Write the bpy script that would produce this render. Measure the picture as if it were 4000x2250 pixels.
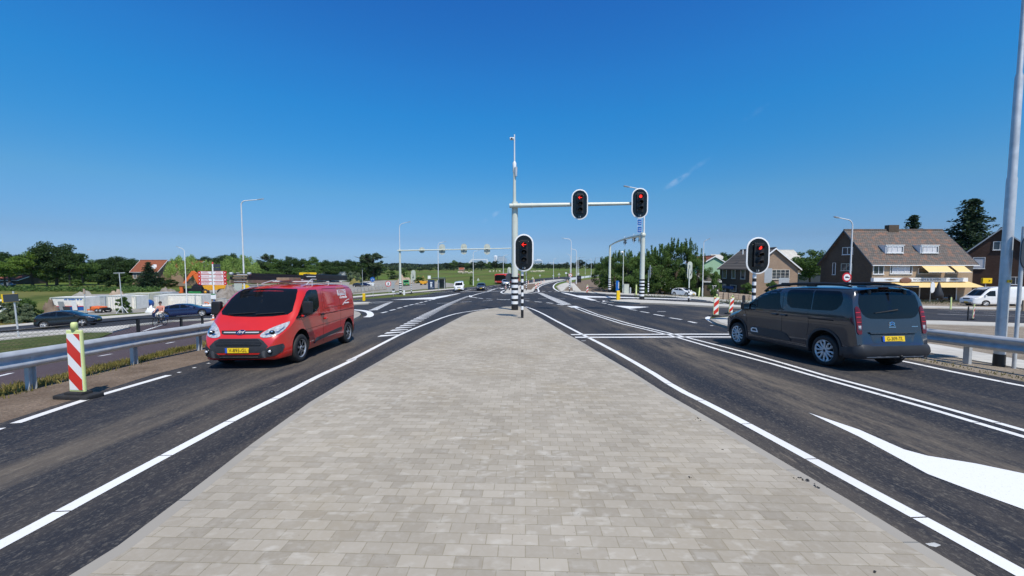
import bpy, bmesh, math, random
import numpy as np
from mathutils import Vector, Matrix
from mathutils.bvhtree import BVHTree
random.seed(7)
R = math.radians
S = bpy.context.scene
for o in list(bpy.data.objects): bpy.data.objects.remove(o)
COL = S.collection

# ------------------------------------------------------------------ camera, sky, sun, exposure
FPX, CX, CY, HOR = 1553.0, 2000.0, 1125.0, 1036.0
PITCH = math.atan((CY - HOR) / FPX)
CAMZ = 1.8
cam = bpy.data.cameras.new('camera'); camo = bpy.data.objects.new('camera', cam); COL.objects.link(camo)
cam.sensor_width = 36; cam.lens = 36 * FPX / 4000; cam.clip_start = .05; cam.clip_end = 30000
camo.location = (0, 0, CAMZ); camo.rotation_euler = (R(90) - PITCH, 0, 0)
S.camera = camo
SUN_EL, SUN_AZ = R(57), R(24)
sdir = Vector((math.sin(SUN_AZ) * math.cos(SUN_EL), -math.cos(SUN_AZ) * math.cos(SUN_EL), math.sin(SUN_EL)))
sl = bpy.data.lights.new('sun', 'SUN'); sl.energy = 4.5; sl.angle = R(.5); sl.color = (1, .935, .83)
so = bpy.data.objects.new('sun', sl); COL.objects.link(so); so.rotation_euler = (-sdir).to_track_quat('-Z', 'Y').to_euler()
so.location = (0, -20, 60)
W = bpy.data.worlds.new('World'); S.world = W; W.use_nodes = True
nt = W.node_tree; nt.nodes.clear()
out = nt.nodes.new('ShaderNodeOutputWorld'); bg = nt.nodes.new('ShaderNodeBackground')
sky = nt.nodes.new('ShaderNodeTexSky'); sky.sky_type = 'NISHITA'; sky.sun_disc = False
sky.sun_elevation = SUN_EL; sky.sun_rotation = R(180) - SUN_AZ
sky.air_density = 1.0; sky.dust_density = .35; sky.ozone_density = 3.2; sky.altitude = 0
hs = nt.nodes.new('ShaderNodeHueSaturation'); hs.inputs['Saturation'].default_value = 1.22
nt.links.new(sky.outputs[0], hs.inputs['Color'])
# colour balance of the clear sky by elevation
tg = nt.nodes.new('ShaderNodeTexCoord'); sz_ = nt.nodes.new('ShaderNodeSeparateXYZ'); nt.links.new(tg.outputs['Generated'], sz_.inputs[0])
cr = nt.nodes.new('ShaderNodeValToRGB'); nt.links.new(sz_.outputs[2], cr.inputs[0]); el = cr.color_ramp.elements
STP = [(.0, (.171, .289, .593)), (.063, (.181, .256, .406)), (.16, (.223, .373, .443)), (.252, (.161, .438, .534)), (.336, (.134, .489, .612)), (.412, (.147, .496, .66)), (.535, (.152, .451, .679)), (.68, (.34, .46, .50))]
while len(el) < len(STP): el.new(.5)
for k, (p_, c_) in enumerate(STP): el[k].position = p_; el[k].color = (*c_, 1)
cm = nt.nodes.new('ShaderNodeVectorMath'); cm.operation = 'MULTIPLY'; nt.links.new(hs.outputs[0], cm.inputs[0]); nt.links.new(cr.outputs[0], cm.inputs[1])
cs = nt.nodes.new('ShaderNodeVectorMath'); cs.operation = 'SCALE'; cs.inputs['Scale'].default_value = 2; nt.links.new(cm.outputs[0], cs.inputs[0])
# thin cirrus wisps, a few degrees wide, right of centre
tc = nt.nodes.new('ShaderNodeTexCoord')
def dirn(u, v):
 a = (u - CX) / FPX; b = (CY - v) / FPX
 return Vector((a, math.cos(PITCH) + b * math.sin(PITCH), -math.sin(PITCH) + b * math.cos(PITCH)))
mask = None
for (u1, v1, sx, amt) in [(2640, 710, 24, .2), (2730, 645, 18, .09), (1920, 845, 20, .15), (2950, 440, 20, .04)]:
 d = dirn(u1, v1).normalized()
 t = (dirn(u1 + 60, v1 - 38).normalized() - d).normalized(); q = d.cross(t).normalized()
 vs = []
 for ax, wd in ((t, .045), (q, .009)):
  dp = nt.nodes.new('ShaderNodeVectorMath'); dp.operation = 'DOT_PRODUCT'; dp.inputs[1].default_value = ax
  sb = nt.nodes.new('ShaderNodeVectorMath'); sb.operation = 'SUBTRACT'; sb.inputs[1].default_value = d
  nt.links.new(tc.outputs['Generated'], sb.inputs[0]); nt.links.new(sb.outputs[0], dp.inputs[0])
  m = nt.nodes.new('ShaderNodeMath'); m.operation = 'MULTIPLY'; m.inputs[1].default_value = 1 / (wd * (sx / 26)); nt.links.new(dp.outputs['Value'], m.inputs[0])
  p = nt.nodes.new('ShaderNodeMath'); p.operation = 'POWER'; p.inputs[1].default_value = 2; nt.links.new(m.outputs[0], p.inputs[0]); vs.append(p)
 ad = nt.nodes.new('ShaderNodeMath'); ad.operation = 'ADD'; nt.links.new(vs[0].outputs[0], ad.inputs[0]); nt.links.new(vs[1].outputs[0], ad.inputs[1])
 mr = nt.nodes.new('ShaderNodeMapRange'); mr.interpolation_type = 'SMOOTHSTEP'; mr.inputs['From Min'].default_value = 1; mr.inputs['From Max'].default_value = 0
 mr.inputs['To Min'].default_value = 0; mr.inputs['To Max'].default_value = amt; nt.links.new(ad.outputs[0], mr.inputs['Value'])
 if mask is None: mask = mr.outputs[0]
 else:
  a2 = nt.nodes.new('ShaderNodeMath'); a2.operation = 'ADD'; nt.links.new(mask, a2.inputs[0]); nt.links.new(mr.outputs[0], a2.inputs[1]); mask = a2.outputs[0]
nz = nt.nodes.new('ShaderNodeTexNoise'); nz.inputs['Scale'].default_value = 55; nz.inputs['Detail'].default_value = 5
nt.links.new(tc.outputs['Generated'], nz.inputs['Vector'])
nm = nt.nodes.new('ShaderNodeMapRange'); nm.inputs['From Min'].default_value = .38; nm.inputs['From Max'].default_value = .68; nt.links.new(nz.outputs[0], nm.inputs['Value'])
mm = nt.nodes.new('ShaderNodeMath'); mm.operation = 'MULTIPLY'; mm.use_clamp = True; nt.links.new(mask, mm.inputs[0]); nt.links.new(nm.outputs[0], mm.inputs[1])
mx = nt.nodes.new('ShaderNodeMix'); mx.data_type = 'RGBA'; mx.inputs['B'].default_value = (6.0, 6.6, 8.0, 1)
nt.links.new(mm.outputs[0], mx.inputs['Factor']); nt.links.new(cs.outputs[0], mx.inputs['A']); nt.links.new(mx.outputs['Result'], bg.inputs['Color'])
bg.inputs['Strength'].default_value = .125
nt.links.new(bg.outputs[0], out.inputs[0])
S.view_settings.view_transform = 'Standard'; S.view_settings.look = 'None'; S.view_settings.gamma = 1
S.view_settings.exposure = 0.0
S.render.engine = 'CYCLES'

# ------------------------------------------------------------------ terrain and pixel-to-ground helpers
def clamp(a, lo, hi): return max(lo, min(hi, a))
def gz(x, y):
 return -.043 * min(y, 75.0) - .065 * clamp(-8.5 - x, 0, 46) - .035 * clamp(x - 12, 0, 32)
XB, YB = (-54.5, -8.5, 12.0, 44.0), (75.0,)
VIEW = dict(P=(0, 0, 1.), A=(0, 1300, 1.525), B=(1200, 1050, 3.22), C=(1900, 1050, 3.22), D=(2600, 1300, 1.525), E=(1400, 1300, 1.525),
   F=(1900, 980, 5.152), H=(0, 1230, 2.862), L1=(0, 880, 2.787), L2=(500, 880, 3.45), L3=(900, 750, 3.22), L4=(1350, 880, 3.916), L5=(1750, 850, 3.622),
   L6=(2150, 850, 3.622), L7=(2600, 850, 3.22), L8=(3100, 750, 2.634), K1=(0, 1000, 4.83), K2=(350, 980, 4.5275),
   K3=(680, 980, 4.5275), K4=(780, 1040, 3.294), K5=(2800, 1050, 2.74), K7=(3150, 820, 3.369), K8=(3600, 700, 1.81))
def pp(view, x, y):
 a = VIEW[view]; return a[0] + x / a[2], a[1] + y / a[2]
def ray(u, v):
 d = dirn(u, v); return d / d.y
def W3(u, v, y):
 d = ray(u, v); return Vector((d.x * y, y, CAMZ + d.z * y))
def zat(v, y): return W3(2000, v, y).z
def G(u, v, dz=0.):
 d = ray(u, v)
 f = lambda y: CAMZ + d.z * y - gz(d.x * y, y) - dz
 y0 = .4; y1 = y0
 while f(y1) > 0 and y1 < 9000: y0 = y1; y1 *= 1.02
 for _ in range(40):
  m = (y0 + y1) / 2
  if f(m) > 0: y0 = m
  else: y1 = m
 return Vector((d.x * y1, y1, gz(d.x * y1, y1)))
def GV(view, x, y, dz=0.): return G(*pp(view, x, y), dz)
def GL(view, pts, dz=0.): return [(lambda g: (g.x, g.y))(GV(view, x, y, dz)) for x, y in pts]
def px(n, y): return n / FPX * y        # n photo pixels at distance y, in metres

# ------------------------------------------------------------------ materials
MATS = {}
def newmat(name):
 m = bpy.data.materials.new(name); m.use_nodes = True; MATS[name] = m
 n = m.node_tree.nodes; b = n['Principled BSDF']; return m, m.node_tree, b
def pm(name, col, rough=.6, var=.12, scale=6., metal=0., bump=0., bscale=60., spec=.5, coat=0., coord='Object', stretch=None, emit=None, alpha=None):
 m, t, b = newmat(name); L = t.links.new
 tcn = t.nodes.new('ShaderNodeTexCoord'); n = t.nodes.new('ShaderNodeTexNoise'); n.inputs['Scale'].default_value = scale; n.inputs['Detail'].default_value = 4
 src = tcn.outputs[coord]
 if stretch:
  mp = t.nodes.new('ShaderNodeMapping'); mp.inputs['Scale'].default_value = stretch; L(src, mp.inputs[0]); src = mp.outputs[0]
 L(src, n.inputs['Vector'])
 r = t.nodes.new('ShaderNodeMapRange'); r.inputs['From Min'].default_value = .25; r.inputs['From Max'].default_value = .75
 r.inputs['To Min'].default_value = 1 - var; r.inputs['To Max'].default_value = 1 + var; L(n.outputs[0], r.inputs['Value'])
 mxx = t.nodes.new('ShaderNodeVectorMath'); mxx.operation = 'SCALE'; mxx.inputs[0].default_value = col[:3]; L(r.outputs[0], mxx.inputs['Scale'])
 L(mxx.outputs[0], b.inputs['Base Color'])
 rr = t.nodes.new('ShaderNodeMapRange'); rr.inputs['To Min'].default_value = max(0, rough - .08); rr.inputs['To Max'].default_value = min(1, rough + .08); L(n.outputs[0], rr.inputs['Value'])
 L(rr.outputs[0], b.inputs['Roughness'])
 b.inputs['Metallic'].default_value = metal; b.inputs['Specular IOR Level'].default_value = spec
 b.inputs['Coat Weight'].default_value = coat; b.inputs['Coat Roughness'].default_value = .03
 if bump:
  n2 = t.nodes.new('ShaderNodeTexNoise'); n2.inputs['Scale'].default_value = bscale; L(src, n2.inputs['Vector'])
  bp = t.nodes.new('ShaderNodeBump'); bp.inputs['Strength'].default_value = bump; bp.inputs['Distance'].default_value = .02; L(n2.outputs[0], bp.inputs['Height']); L(bp.outputs[0], b.inputs['Normal'])
 if emit: b.inputs['Emission Color'].default_value = (*col[:3], 1); b.inputs['Emission Strength'].default_value = emit
 if alpha is not None: b.inputs['Alpha'].default_value = alpha
 return m
def node(t, typ, **kw):
 n = t.nodes.new(typ)
 for k, v in kw.items():
  if k.startswith('i_'): n.inputs[k[2:].replace('_', ' ')].default_value = v
  else: setattr(n, k, v)
 return n
def ramp(t, fac, stops):
 r = t.nodes.new('ShaderNodeValToRGB'); e = r.color_ramp.elements
 while len(e) < len(stops): e.new(.5)
 for k, (p, c) in enumerate(stops): e[k].position = p; e[k].color = (*c, 1)
 t.links.new(fac, r.inputs[0]); return r.outputs[0]
def mixc(t, fac, a, b, mode='MIX'):
 m = t.nodes.new('ShaderNodeMix'); m.data_type = 'RGBA'; m.blend_type = mode
 for s, v in (('Factor', fac), ('A', a), ('B', b)):
  if hasattr(v, 'links') or isinstance(v, bpy.types.NodeSocket): t.links.new(v, m.inputs[s])
  else: m.inputs[s].default_value = v if s == 'Factor' else (*v, 1)
 return m.outputs['Result']
def noise(t, src, scale, detail=4, stretch=None, rough=.5):
 if stretch:
  mp = t.nodes.new('ShaderNodeMapping'); mp.inputs['Scale'].default_value = stretch; t.links.new(src, mp.inputs[0]); src = mp.outputs[0]
 n = t.nodes.new('ShaderNodeTexNoise'); n.inputs['Scale'].default_value = scale; n.inputs['Detail'].default_value = detail; n.inputs['Roughness'].default_value = rough
 t.links.new(src, n.inputs['Vector']); return n.outputs[0]
def bumpn(t, b, h, strength, dist=.01):
 bp = t.nodes.new('ShaderNodeBump'); bp.inputs['Strength'].default_value = strength; bp.inputs['Distance'].default_value = dist
 t.links.new(h, bp.inputs['Height']); t.links.new(bp.outputs[0], b.inputs['Normal'])
def rng(t, v, a, b_, c=0., d=1.):
 r = t.nodes.new('ShaderNodeMapRange'); r.inputs['From Min'].default_value = a; r.inputs['From Max'].default_value = b_; r.inputs['To Min'].default_value = c; r.inputs['To Max'].default_value = d
 t.links.new(v, r.inputs['Value']); return r.outputs[0]

def asphalt(name, base, dust, dustamt, xs=1., bands=()):
 m, t, b = newmat(name); g = t.nodes.new('ShaderNodeNewGeometry').outputs['Position']
 fine = noise(t, g, 90, 3); agg = t.nodes.new('ShaderNodeTexVoronoi'); agg.inputs['Scale'].default_value = 70; t.links.new(g, agg.inputs['Vector'])
 st = noise(t, g, 1.3 * xs, 6, (1.0, .13, 1), .6); st2 = noise(t, g, .55, 4, (1., .05, 1), .5); big = noise(t, g, .12, 4); fs = noise(t, g, 14, 5, (1., .12, 1), .7)
 c = mixc(t, fine, tuple(k * .8 for k in base), tuple(k * 1.35 for k in base))
 c = mixc(t, rng(t, agg.outputs['Color'], .72, 1., 0, .5), c, (.15, .145, .135))
 c = mixc(t, rng(t, big, .35, .7, 0, .25), c, tuple(k * 1.7 for k in base))
 f1 = t.nodes.new('ShaderNodeMath'); f1.operation = 'MULTIPLY'; t.links.new(rng(t, st, .45, .72), f1.inputs[0]); t.links.new(rng(t, st2, .42, .66, 0, dustamt), f1.inputs[1])
 c = mixc(t, f1.outputs[0], c, dust)
 sx = t.nodes.new('ShaderNodeSeparateXYZ'); t.links.new(g, sx.inputs[0])
 for x0, wd, am in bands:      # dusty wheel tracks along the carriageways
  d = node(t, 'ShaderNodeMath', operation='SUBTRACT'); t.links.new(sx.outputs[0], d.inputs[0]); d.inputs[1].default_value = x0
  a_ = node(t, 'ShaderNodeMath', operation='ABSOLUTE'); t.links.new(d.outputs[0], a_.inputs[0])
  k = node(t, 'ShaderNodeMath', operation='MULTIPLY'); t.links.new(rng(t, a_.outputs[0], wd, wd * .2), k.inputs[0]); t.links.new(rng(t, noise(t, g, 4., 8, (1., .16, 1), .78), .38, .66, 0, am), k.inputs[1])
  k2 = node(t, 'ShaderNodeMath', operation='MULTIPLY'); t.links.new(k.outputs[0], k2.inputs[0]); t.links.new(rng(t, sx.outputs[1], 24, 12), k2.inputs[1])
  c = mixc(t, k2.outputs[0], c, dust)
 sp2 = noise(t, g, 34, 4, (1, .45, 1), .7); c = mixc(t, rng(t, sp2, .53, .68, 0, .5), c, (.19, .17, .14))
 f2 = t.nodes.new('ShaderNodeMath'); f2.operation = 'MULTIPLY'; t.links.new(rng(t, fs, .6, .75), f2.inputs[0]); t.links.new(rng(t, st2, .45, .6, 0.05, dustamt * .9), f2.inputs[1])
 c = mixc(t, f2.outputs[0], c, tuple(min(1, k * 1.7) for k in dust))
 t.links.new(c, b.inputs['Base Color']); t.links.new(rng(t, st, .3, .7, .72, .9), b.inputs['Roughness']); b.inputs['Specular IOR Level'].default_value = .22
 bumpn(t, b, fine, .35, .006); return m
asphalt('asphalt', (.019, .021, .028), (.20, .165, .125), .7, 1., ((4.5, .95, .9), (-4.9, .8, .42), (2.75, .4, .3), (-2.9, .35, .25)))
asphalt('cycle_asphalt', (.068, .047, .052), (.14, .11, .1), .3)

def brick(name, c1, c2, mort, w, h, ms=.004, coord=None, white=.0, rough=.85, bump=.5, vert=False, var=True, rot=0):
 m, t, b = newmat(name)
 if coord is None: g = t.nodes.new('ShaderNodeNewGeometry').outputs['Position']
 else: g = t.nodes.new('ShaderNodeTexCoord').outputs[coord]
 if vert:      # walls: (x+y, z)
  sp = t.nodes.new('ShaderNodeSeparateXYZ'); t.links.new(g, sp.inputs[0]); a = t.nodes.new('ShaderNodeMath'); a.operation = 'ADD'; t.links.new(sp.outputs[0], a.inputs[0]); t.links.new(sp.outputs[1], a.inputs[1])
  cb = t.nodes.new('ShaderNodeCombineXYZ'); t.links.new(a.outputs[0], cb.inputs[0]); t.links.new(sp.outputs[2], cb.inputs[1]); gg = cb.outputs[0]
 else: gg = g
 mp = t.nodes.new('ShaderNodeMapping'); mp.inputs['Rotation'].default_value = (0, 0, rot); t.links.new(gg, mp.inputs[0])
 br = t.nodes.new('ShaderNodeTexBrick'); t.links.new(mp.outputs[0], br.inputs['Vector'])
 br.inputs['Color1'].default_value = (*c1, 1); br.inputs['Color2'].default_value = (*c2, 1); br.inputs['Mortar'].default_value = (*mort, 1)
 br.inputs['Scale'].default_value = 1; br.inputs['Brick Width'].default_value = w; br.inputs['Row Height'].default_value = h; br.inputs['Mortar Size'].default_value = ms; br.inputs['Mortar Smooth'].default_value = .3
 c = br.outputs['Color']
 if var: c = mixc(t, 1., c, ramp(t, noise(t, g, .6, 4), [(.3, (.86, .85, .83)), (.7, (1.08, 1.08, 1.08))]), 'MULTIPLY')
 if white:
  c = mixc(t, rng(t, noise(t, g, .9, 6, None, .65), .5, .72, 0, .45), c, (.34, .28, .19)); c = mixc(t, rng(t, noise(t, g, 22, 3), .45, .8, 0, .22), c, (.5, .47, .42))
  cl = noise(t, g, 7., 3, (1, 1.8, 1)); c2_ = noise(t, g, .45, 3)
  f = t.nodes.new('ShaderNodeMath'); f.operation = 'MULTIPLY'; t.links.new(rng(t, cl, .55, .72), f.inputs[0]); t.links.new(rng(t, c2_, .38, .7, 0.15, white), f.inputs[1])
  c = mixc(t, f.outputs[0], c, (.64, .61, .54))
  # one brick in ten stands out pale
  sep = t.nodes.new('ShaderNodeSeparateColor'); br2 = t.nodes.new('ShaderNodeTexBrick'); t.links.new(mp.outputs[0], br2.inputs['Vector'])
  for k, v in (('Color1', (0, 0, 0, 1)), ('Color2', (1, 1, 1, 1)), ('Mortar', (0, 0, 0, 1))): br2.inputs[k].default_value = v
  br2.inputs['Scale'].default_value = 1; br2.inputs['Brick Width'].default_value = w; br2.inputs['Row Height'].default_value = h; br2.inputs['Mortar Size'].default_value = .03; br2.inputs['Mortar Smooth'].default_value = 1.; br2.inputs['Bias'].default_value = -.55
  t.links.new(br2.outputs['Color'], sep.inputs[0])
  f3 = t.nodes.new('ShaderNodeMath'); f3.operation = 'MULTIPLY'; t.links.new(rng(t, sep.outputs[0], .3, .8), f3.inputs[0]); t.links.new(rng(t, c2_, .36, .62, .15, .75), f3.inputs[1])
  c = mixc(t, f3.outputs[0], c, (.60, .575, .515))
  spk = noise(t, g, 45, 2); c = mixc(t, rng(t, spk, .72, .78, 0, .7), c, (.1, .09, .08))
 t.links.new(c, b.inputs['Base Color']); b.inputs['Roughness'].default_value = rough; b.inputs['Specular IOR Level'].default_value = .25
 inv = t.nodes.new('ShaderNodeMath'); inv.operation = 'SUBTRACT'; inv.inputs[0].default_value = 1; t.links.new(br.outputs['Fac'], inv.inputs[1])
 bumpn(t, b, inv.outputs[0], bump, .006); return m
brick('median_brick', (.44, .395, .325), (.33, .292, .235), (.31, .272, .20), .172, .112, .0035, white=.65, rot=R(2))
brick('kerb_stone', (.385, .36, .315), (.35, .325, .285), (.2, .2, .19), 1.0, 50, .006, rot=R(90))
brick('pale_tiles', (.58, .56, .51), (.50, .48, .44), (.36, .35, .31), .3, .3, .008)
brick('red_pavers', (.2, .12, .09), (.15, .1, .08), (.12, .1, .08), .21, .07, .006)
brick('house_brick_brown_and_shaded', (.115, .085, .062), (.085, .064, .048), (.1, .09, .08), .22, .07, .006, coord='Object', vert=True)  # real brown brick, and the painted-in shade on side walls of two houses
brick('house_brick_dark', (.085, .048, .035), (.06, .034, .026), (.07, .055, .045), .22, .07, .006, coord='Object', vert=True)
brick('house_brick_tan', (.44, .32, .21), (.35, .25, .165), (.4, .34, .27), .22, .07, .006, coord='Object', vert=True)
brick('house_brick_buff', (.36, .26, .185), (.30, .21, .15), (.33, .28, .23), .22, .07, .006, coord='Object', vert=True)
brick('house_brick_red', (.26, .12, .085), (.2, .1, .07), (.25, .2, .17), .22, .07, .006, coord='Object', vert=True)
def rooftile(name, base, alt, f):
 m, t, b = newmat(name); g = t.nodes.new('ShaderNodeTexCoord').outputs['Object']
 sp = t.nodes.new('ShaderNodeSeparateXYZ'); t.links.new(g, sp.inputs[0]); cb = t.nodes.new('ShaderNodeCombineXYZ'); t.links.new(sp.outputs[0], cb.inputs[0]); t.links.new(sp.outputs[2], cb.inputs[1])
 br = t.nodes.new('ShaderNodeTexBrick'); t.links.new(cb.outputs[0], br.inputs['Vector'])
 br.inputs['Color1'].default_value = (*base, 1); br.inputs['Color2'].default_value = (*[k * .72 for k in base], 1); br.inputs['Mortar'].default_value = (*[k * .3 for k in base], 1)
 br.inputs['Scale'].default_value = 1; br.inputs['Brick Width'].default_value = .32; br.inputs['Row Height'].default_value = .27; br.inputs['Mortar Size'].default_value = .035; br.inputs['Mortar Smooth'].default_value = .5
 c = mixc(t, rng(t, noise(t, cb.outputs[0], 1.1, 6, (1, 1.6, 1), .65), .5, .66, 0, f), br.outputs['Color'], alt)
 t.links.new(c, b.inputs['Base Color']); b.inputs['Roughness'].default_value = .8
 inv = t.nodes.new('ShaderNodeMath'); inv.operation = 'SUBTRACT'; inv.inputs[0].default_value = 1; t.links.new(br.outputs['Fac'], inv.inputs[1]); bumpn(t, b, inv.outputs[0], .7, .04); return m
rooftile('roof_tile_grey', (.155, .135, .12), (.30, .135, .075), .75)
rooftile('roof_tile_dark', (.13, .115, .1), (.17, .13, .1), .4)
rooftile('roof_tile_red', (.36, .105, .045), (.25, .09, .05), .5)

def groundmat():
 m, t, b = newmat('grass_ground'); g = t.nodes.new('ShaderNodeNewGeometry').outputs['Position']
 big = noise(t, g, .035, 5, (1, .4, 1)); mid = noise(t, g, .4, 5); fine = noise(t, g, 9, 4); far = noise(t, g, .012, 4, (.35, 1.2, 1))
 c = ramp(t, mid, [(.3, (.055, .075, .018)), (.5, (.085, .115, .028)), (.7, (.15, .145, .05))])
 c = mixc(t, rng(t, big, .42, .62, 0, .7), c, (.165, .165, .055))
 c = mixc(t, rng(t, far, .44, .58, 0, .7), c, (.10, .18, .03))
 c = mixc(t, 1., c, ramp(t, fine, [(.25, (.6, .6, .6)), (.75, (1.35, 1.3, 1.2))]), 'MULTIPLY')
 t.links.new(c, b.inputs['Base Color']); b.inputs['Roughness'].default_value = .95; b.inputs['Specular IOR Level'].default_value = .1
 bumpn(t, b, fine, .6, .05); return m
groundmat()
def soil(name, c1, c2, c3, sc=1.2, spk=.4):
 m, t, b = newmat(name); g = t.nodes.new('ShaderNodeNewGeometry').outputs['Position']
 a = noise(t, g, sc, 6, None, .65); f = noise(t, g, 28, 5, None, .7)
 c = ramp(t, a, [(.3, c1), (.5, c2), (.72, c3)])
 c = mixc(t, 1., c, ramp(t, f, [(.3, (1 - spk,) * 3), (.7, (1 + spk,) * 3)]), 'MULTIPLY')
 t.links.new(c, b.inputs['Base Color']); b.inputs['Roughness'].default_value = .95; b.inputs['Specular IOR Level'].default_value = .1
 bumpn(t, b, f, .9, .03); return m
soil('soil', (.13, .095, .07), (.19, .145, .11), (.25, .195, .15))
soil('sand', (.21, .175, .135), (.28, .235, .185), (.35, .3, .24))
soil('gravel_lot', (.23, .215, .19), (.30, .285, .255), (.36, .34, .30), .3)
soil('dry_grass', (.13, .125, .035), (.21, .18, .06), (.27, .21, .09), 2.2)
soil('patchy_grass', (.05, .085, .025), (.085, .11, .035), (.17, .13, .085), 1.6, .5)
soil('pale_concrete', (.46, .44, .40), (.52, .50, .455), (.57, .55, .50), .8, .1)
soil('sand_heap', (.32, .25, .19), (.38, .30, .23), (.42, .34, .27), .6, .25)
soil('rubble', (.17, .145, .12), (.25, .22, .19), (.34, .31, .28), 1.0, .5)

pm('white_paint', (.80, .80, .79), .55, .05, 12, bump=.1, bscale=150, coord='Generated')
def paintmat():
 m, t, b = newmat('road_paint'); g = t.nodes.new('ShaderNodeNewGeometry').outputs['Position']
 a = noise(t, g, 30, 4); d = noise(t, g, 2.2, 5, (1, .3, 1))
 c = mixc(t, rng(t, a, .3, .8, 0, .12), (.82, .82, .81), (.6, .59, .56)); c = mixc(t, rng(t, d, .5, .8, 0, .4), c, (.55, .52, .47)); c = mixc(t, rng(t, noise(t, g, 75, 2), .66, .72, 0, .5), c, (.35, .34, .32))
 t.links.new(c, b.inputs['Base Color']); b.inputs['Roughness'].default_value = .6; bumpn(t, b, a, .15, .004); return m
paintmat()
pm('faded_paint', (.5, .5, .48), .6, .25, 6)
pm('mast_grey', (.60, .63, .55), .35, .05, 3)
pm('galv_steel', (.56, .58, .59), .42, .14, 7, metal=.3, bump=.05)
pm('lamp_white', (.72, .73, .73), .35, .05, 3)
pm('black_paint', (.012, .012, .014), .45, .1, 5)
pm('black_plastic', (.012, .012, .013), .5, .15, 8, bump=.05)
pm('rubber', (.022, .022, .023), .75, .2, 12, bump=.15)
pm('lens_dark', (.006, .006, .006), .25, .1, 5)
pm('white_gloss', (.82, .83, .83), .35, .03, 4)
pm('back_grey', (.50, .53, .46), .5, .06, 4)
pm('sign_grey', (.42, .45, .47), .45, .08, 5, metal=.2)
pm('sign_dark', (.045, .055, .07), .4, .1, 5)
pm('red_film', (.62, .035, .025), .4, .06, 6)
pm('beacon_frame', (.68, .75, .32), .45, .05, 6)
pm('yellow', (.85, .55, .01), .4, .05, 6)
pm('orange', (.78, .17, .025), .45, .1, 6)
pm('digger_orange', (.72, .15, .03), .5, .2, 4)
pm('dumper_yellow', (.75, .36, .02), .5, .2, 4)
pm('green_paint', (.03, .22, .06), .5, .15, 4)
pm('sign_blue', (.01, .12, .42), .4, .05, 5)
pm('sign_red', (.6, .02, .03), .4, .05, 5)
pm('bark', (.08, .06, .045), .9, .3, 12, bump=.5, bscale=25)
pm('timber', (.25, .19, .13), .85, .25, 8, bump=.3)
pm('glass_dark', (.006, .008, .011), .05, .1, 3, spec=.32)
pm('house_glass', (.05, .06, .07), .08, .3, 2, spec=.8)
pm('curtain', (.62, .62, .64), .7, .12, 9)
pm('chrome', (.75, .76, .78), .12, .04, 5, metal=1)
pm('alloy', (.62, .63, .64), .3, .08, 8, metal=.35)
pm('hubcap', (.45, .46, .47), .35, .15, 8, metal=.6)
pm('red_car', (.58, .018, .012), .32, .07, 2.2, coat=1, spec=.5)
pm('grey_car', (.034, .039, .051), .2, .06, 2, metal=.35, coat=1)
pm('black_car', (.010, .011, .016), .25, .06, 2, coat=1)
pm('blue_car', (.012, .022, .085), .25, .06, 2, coat=1, metal=.3)
pm('anthracite_car', (.05, .052, .058), .3, .06, 2, coat=1, metal=.3)
pm('silver_car', (.42, .45, .5), .28, .06, 2, coat=.8, metal=.5)
pm('white_car', (.80, .80, .79), .28, .04, 2, coat=1)
pm('arch_black', (.008, .008, .008), .8, .1, 5)
pm('bumper_grey', (.028, .030, .035), .55, .12, 9, bump=.05)
pm('lamp_red', (.11, .002, .003), .15, .4, 14, coat=.3)
pm('lamp_clear', (.50, .51, .53), .12, .45, 22, metal=.2, coat=1)
pm('plate_yellow', (.88, .60, .02), .4, .03, 6)
pm('plate_blue', (.02, .1, .5), .4, .03, 6)
pm('bus_red', (.62, .05, .03), .35, .07, 2, coat=.6)
pm('container_white', (.76, .74, .68), .55, .12, 2)
pm('container_cream', (.66, .62, .46), .55, .15, 2)
pm('container_grey', (.42, .44, .44), .55, .15, 2)
pm('tank_blue', (.015, .09, .33), .4, .12, 3)
pm('awning', (.74, .54, .24), .7, .04, 8)
pm('render_green', (.33, .50, .34), .85, .06, 2)
pm('render_white', (.78, .77, .73), .8, .06, 3)
pm('wood_trim', (.7, .68, .62), .6, .06, 4)
pm('skin', (.60, .36, .27), .55, .06, 10)
pm('shirt', (.62, .26, .2), .85, .1, 14)
pm('trousers', (.72, .69, .62), .85, .08, 12)
pm('hair', (.05, .035, .028), .6, .25, 40)
pm('stone', (.40, .39, .36), .85, .2, 6, bump=.3)
pm('tarp', (.75, .76, .78), .6, .12, 6)
pm('skyline_pale', (.62, .66, .70), .7, .05, .05)
pm('skyline_blue', (.28, .38, .50), .6, .1, .05)
pm('cow_white', (.80, .70, .55), .85, .25, 3)
pm('lit_red', (1.0, .03, .02), .4, .02, 5, emit=1.6)
pm('mesh_wire', (.02, .022, .02), .6, .1, 4)
pm('poster', (.02, .04, .09), .3, .5, 3)
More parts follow.
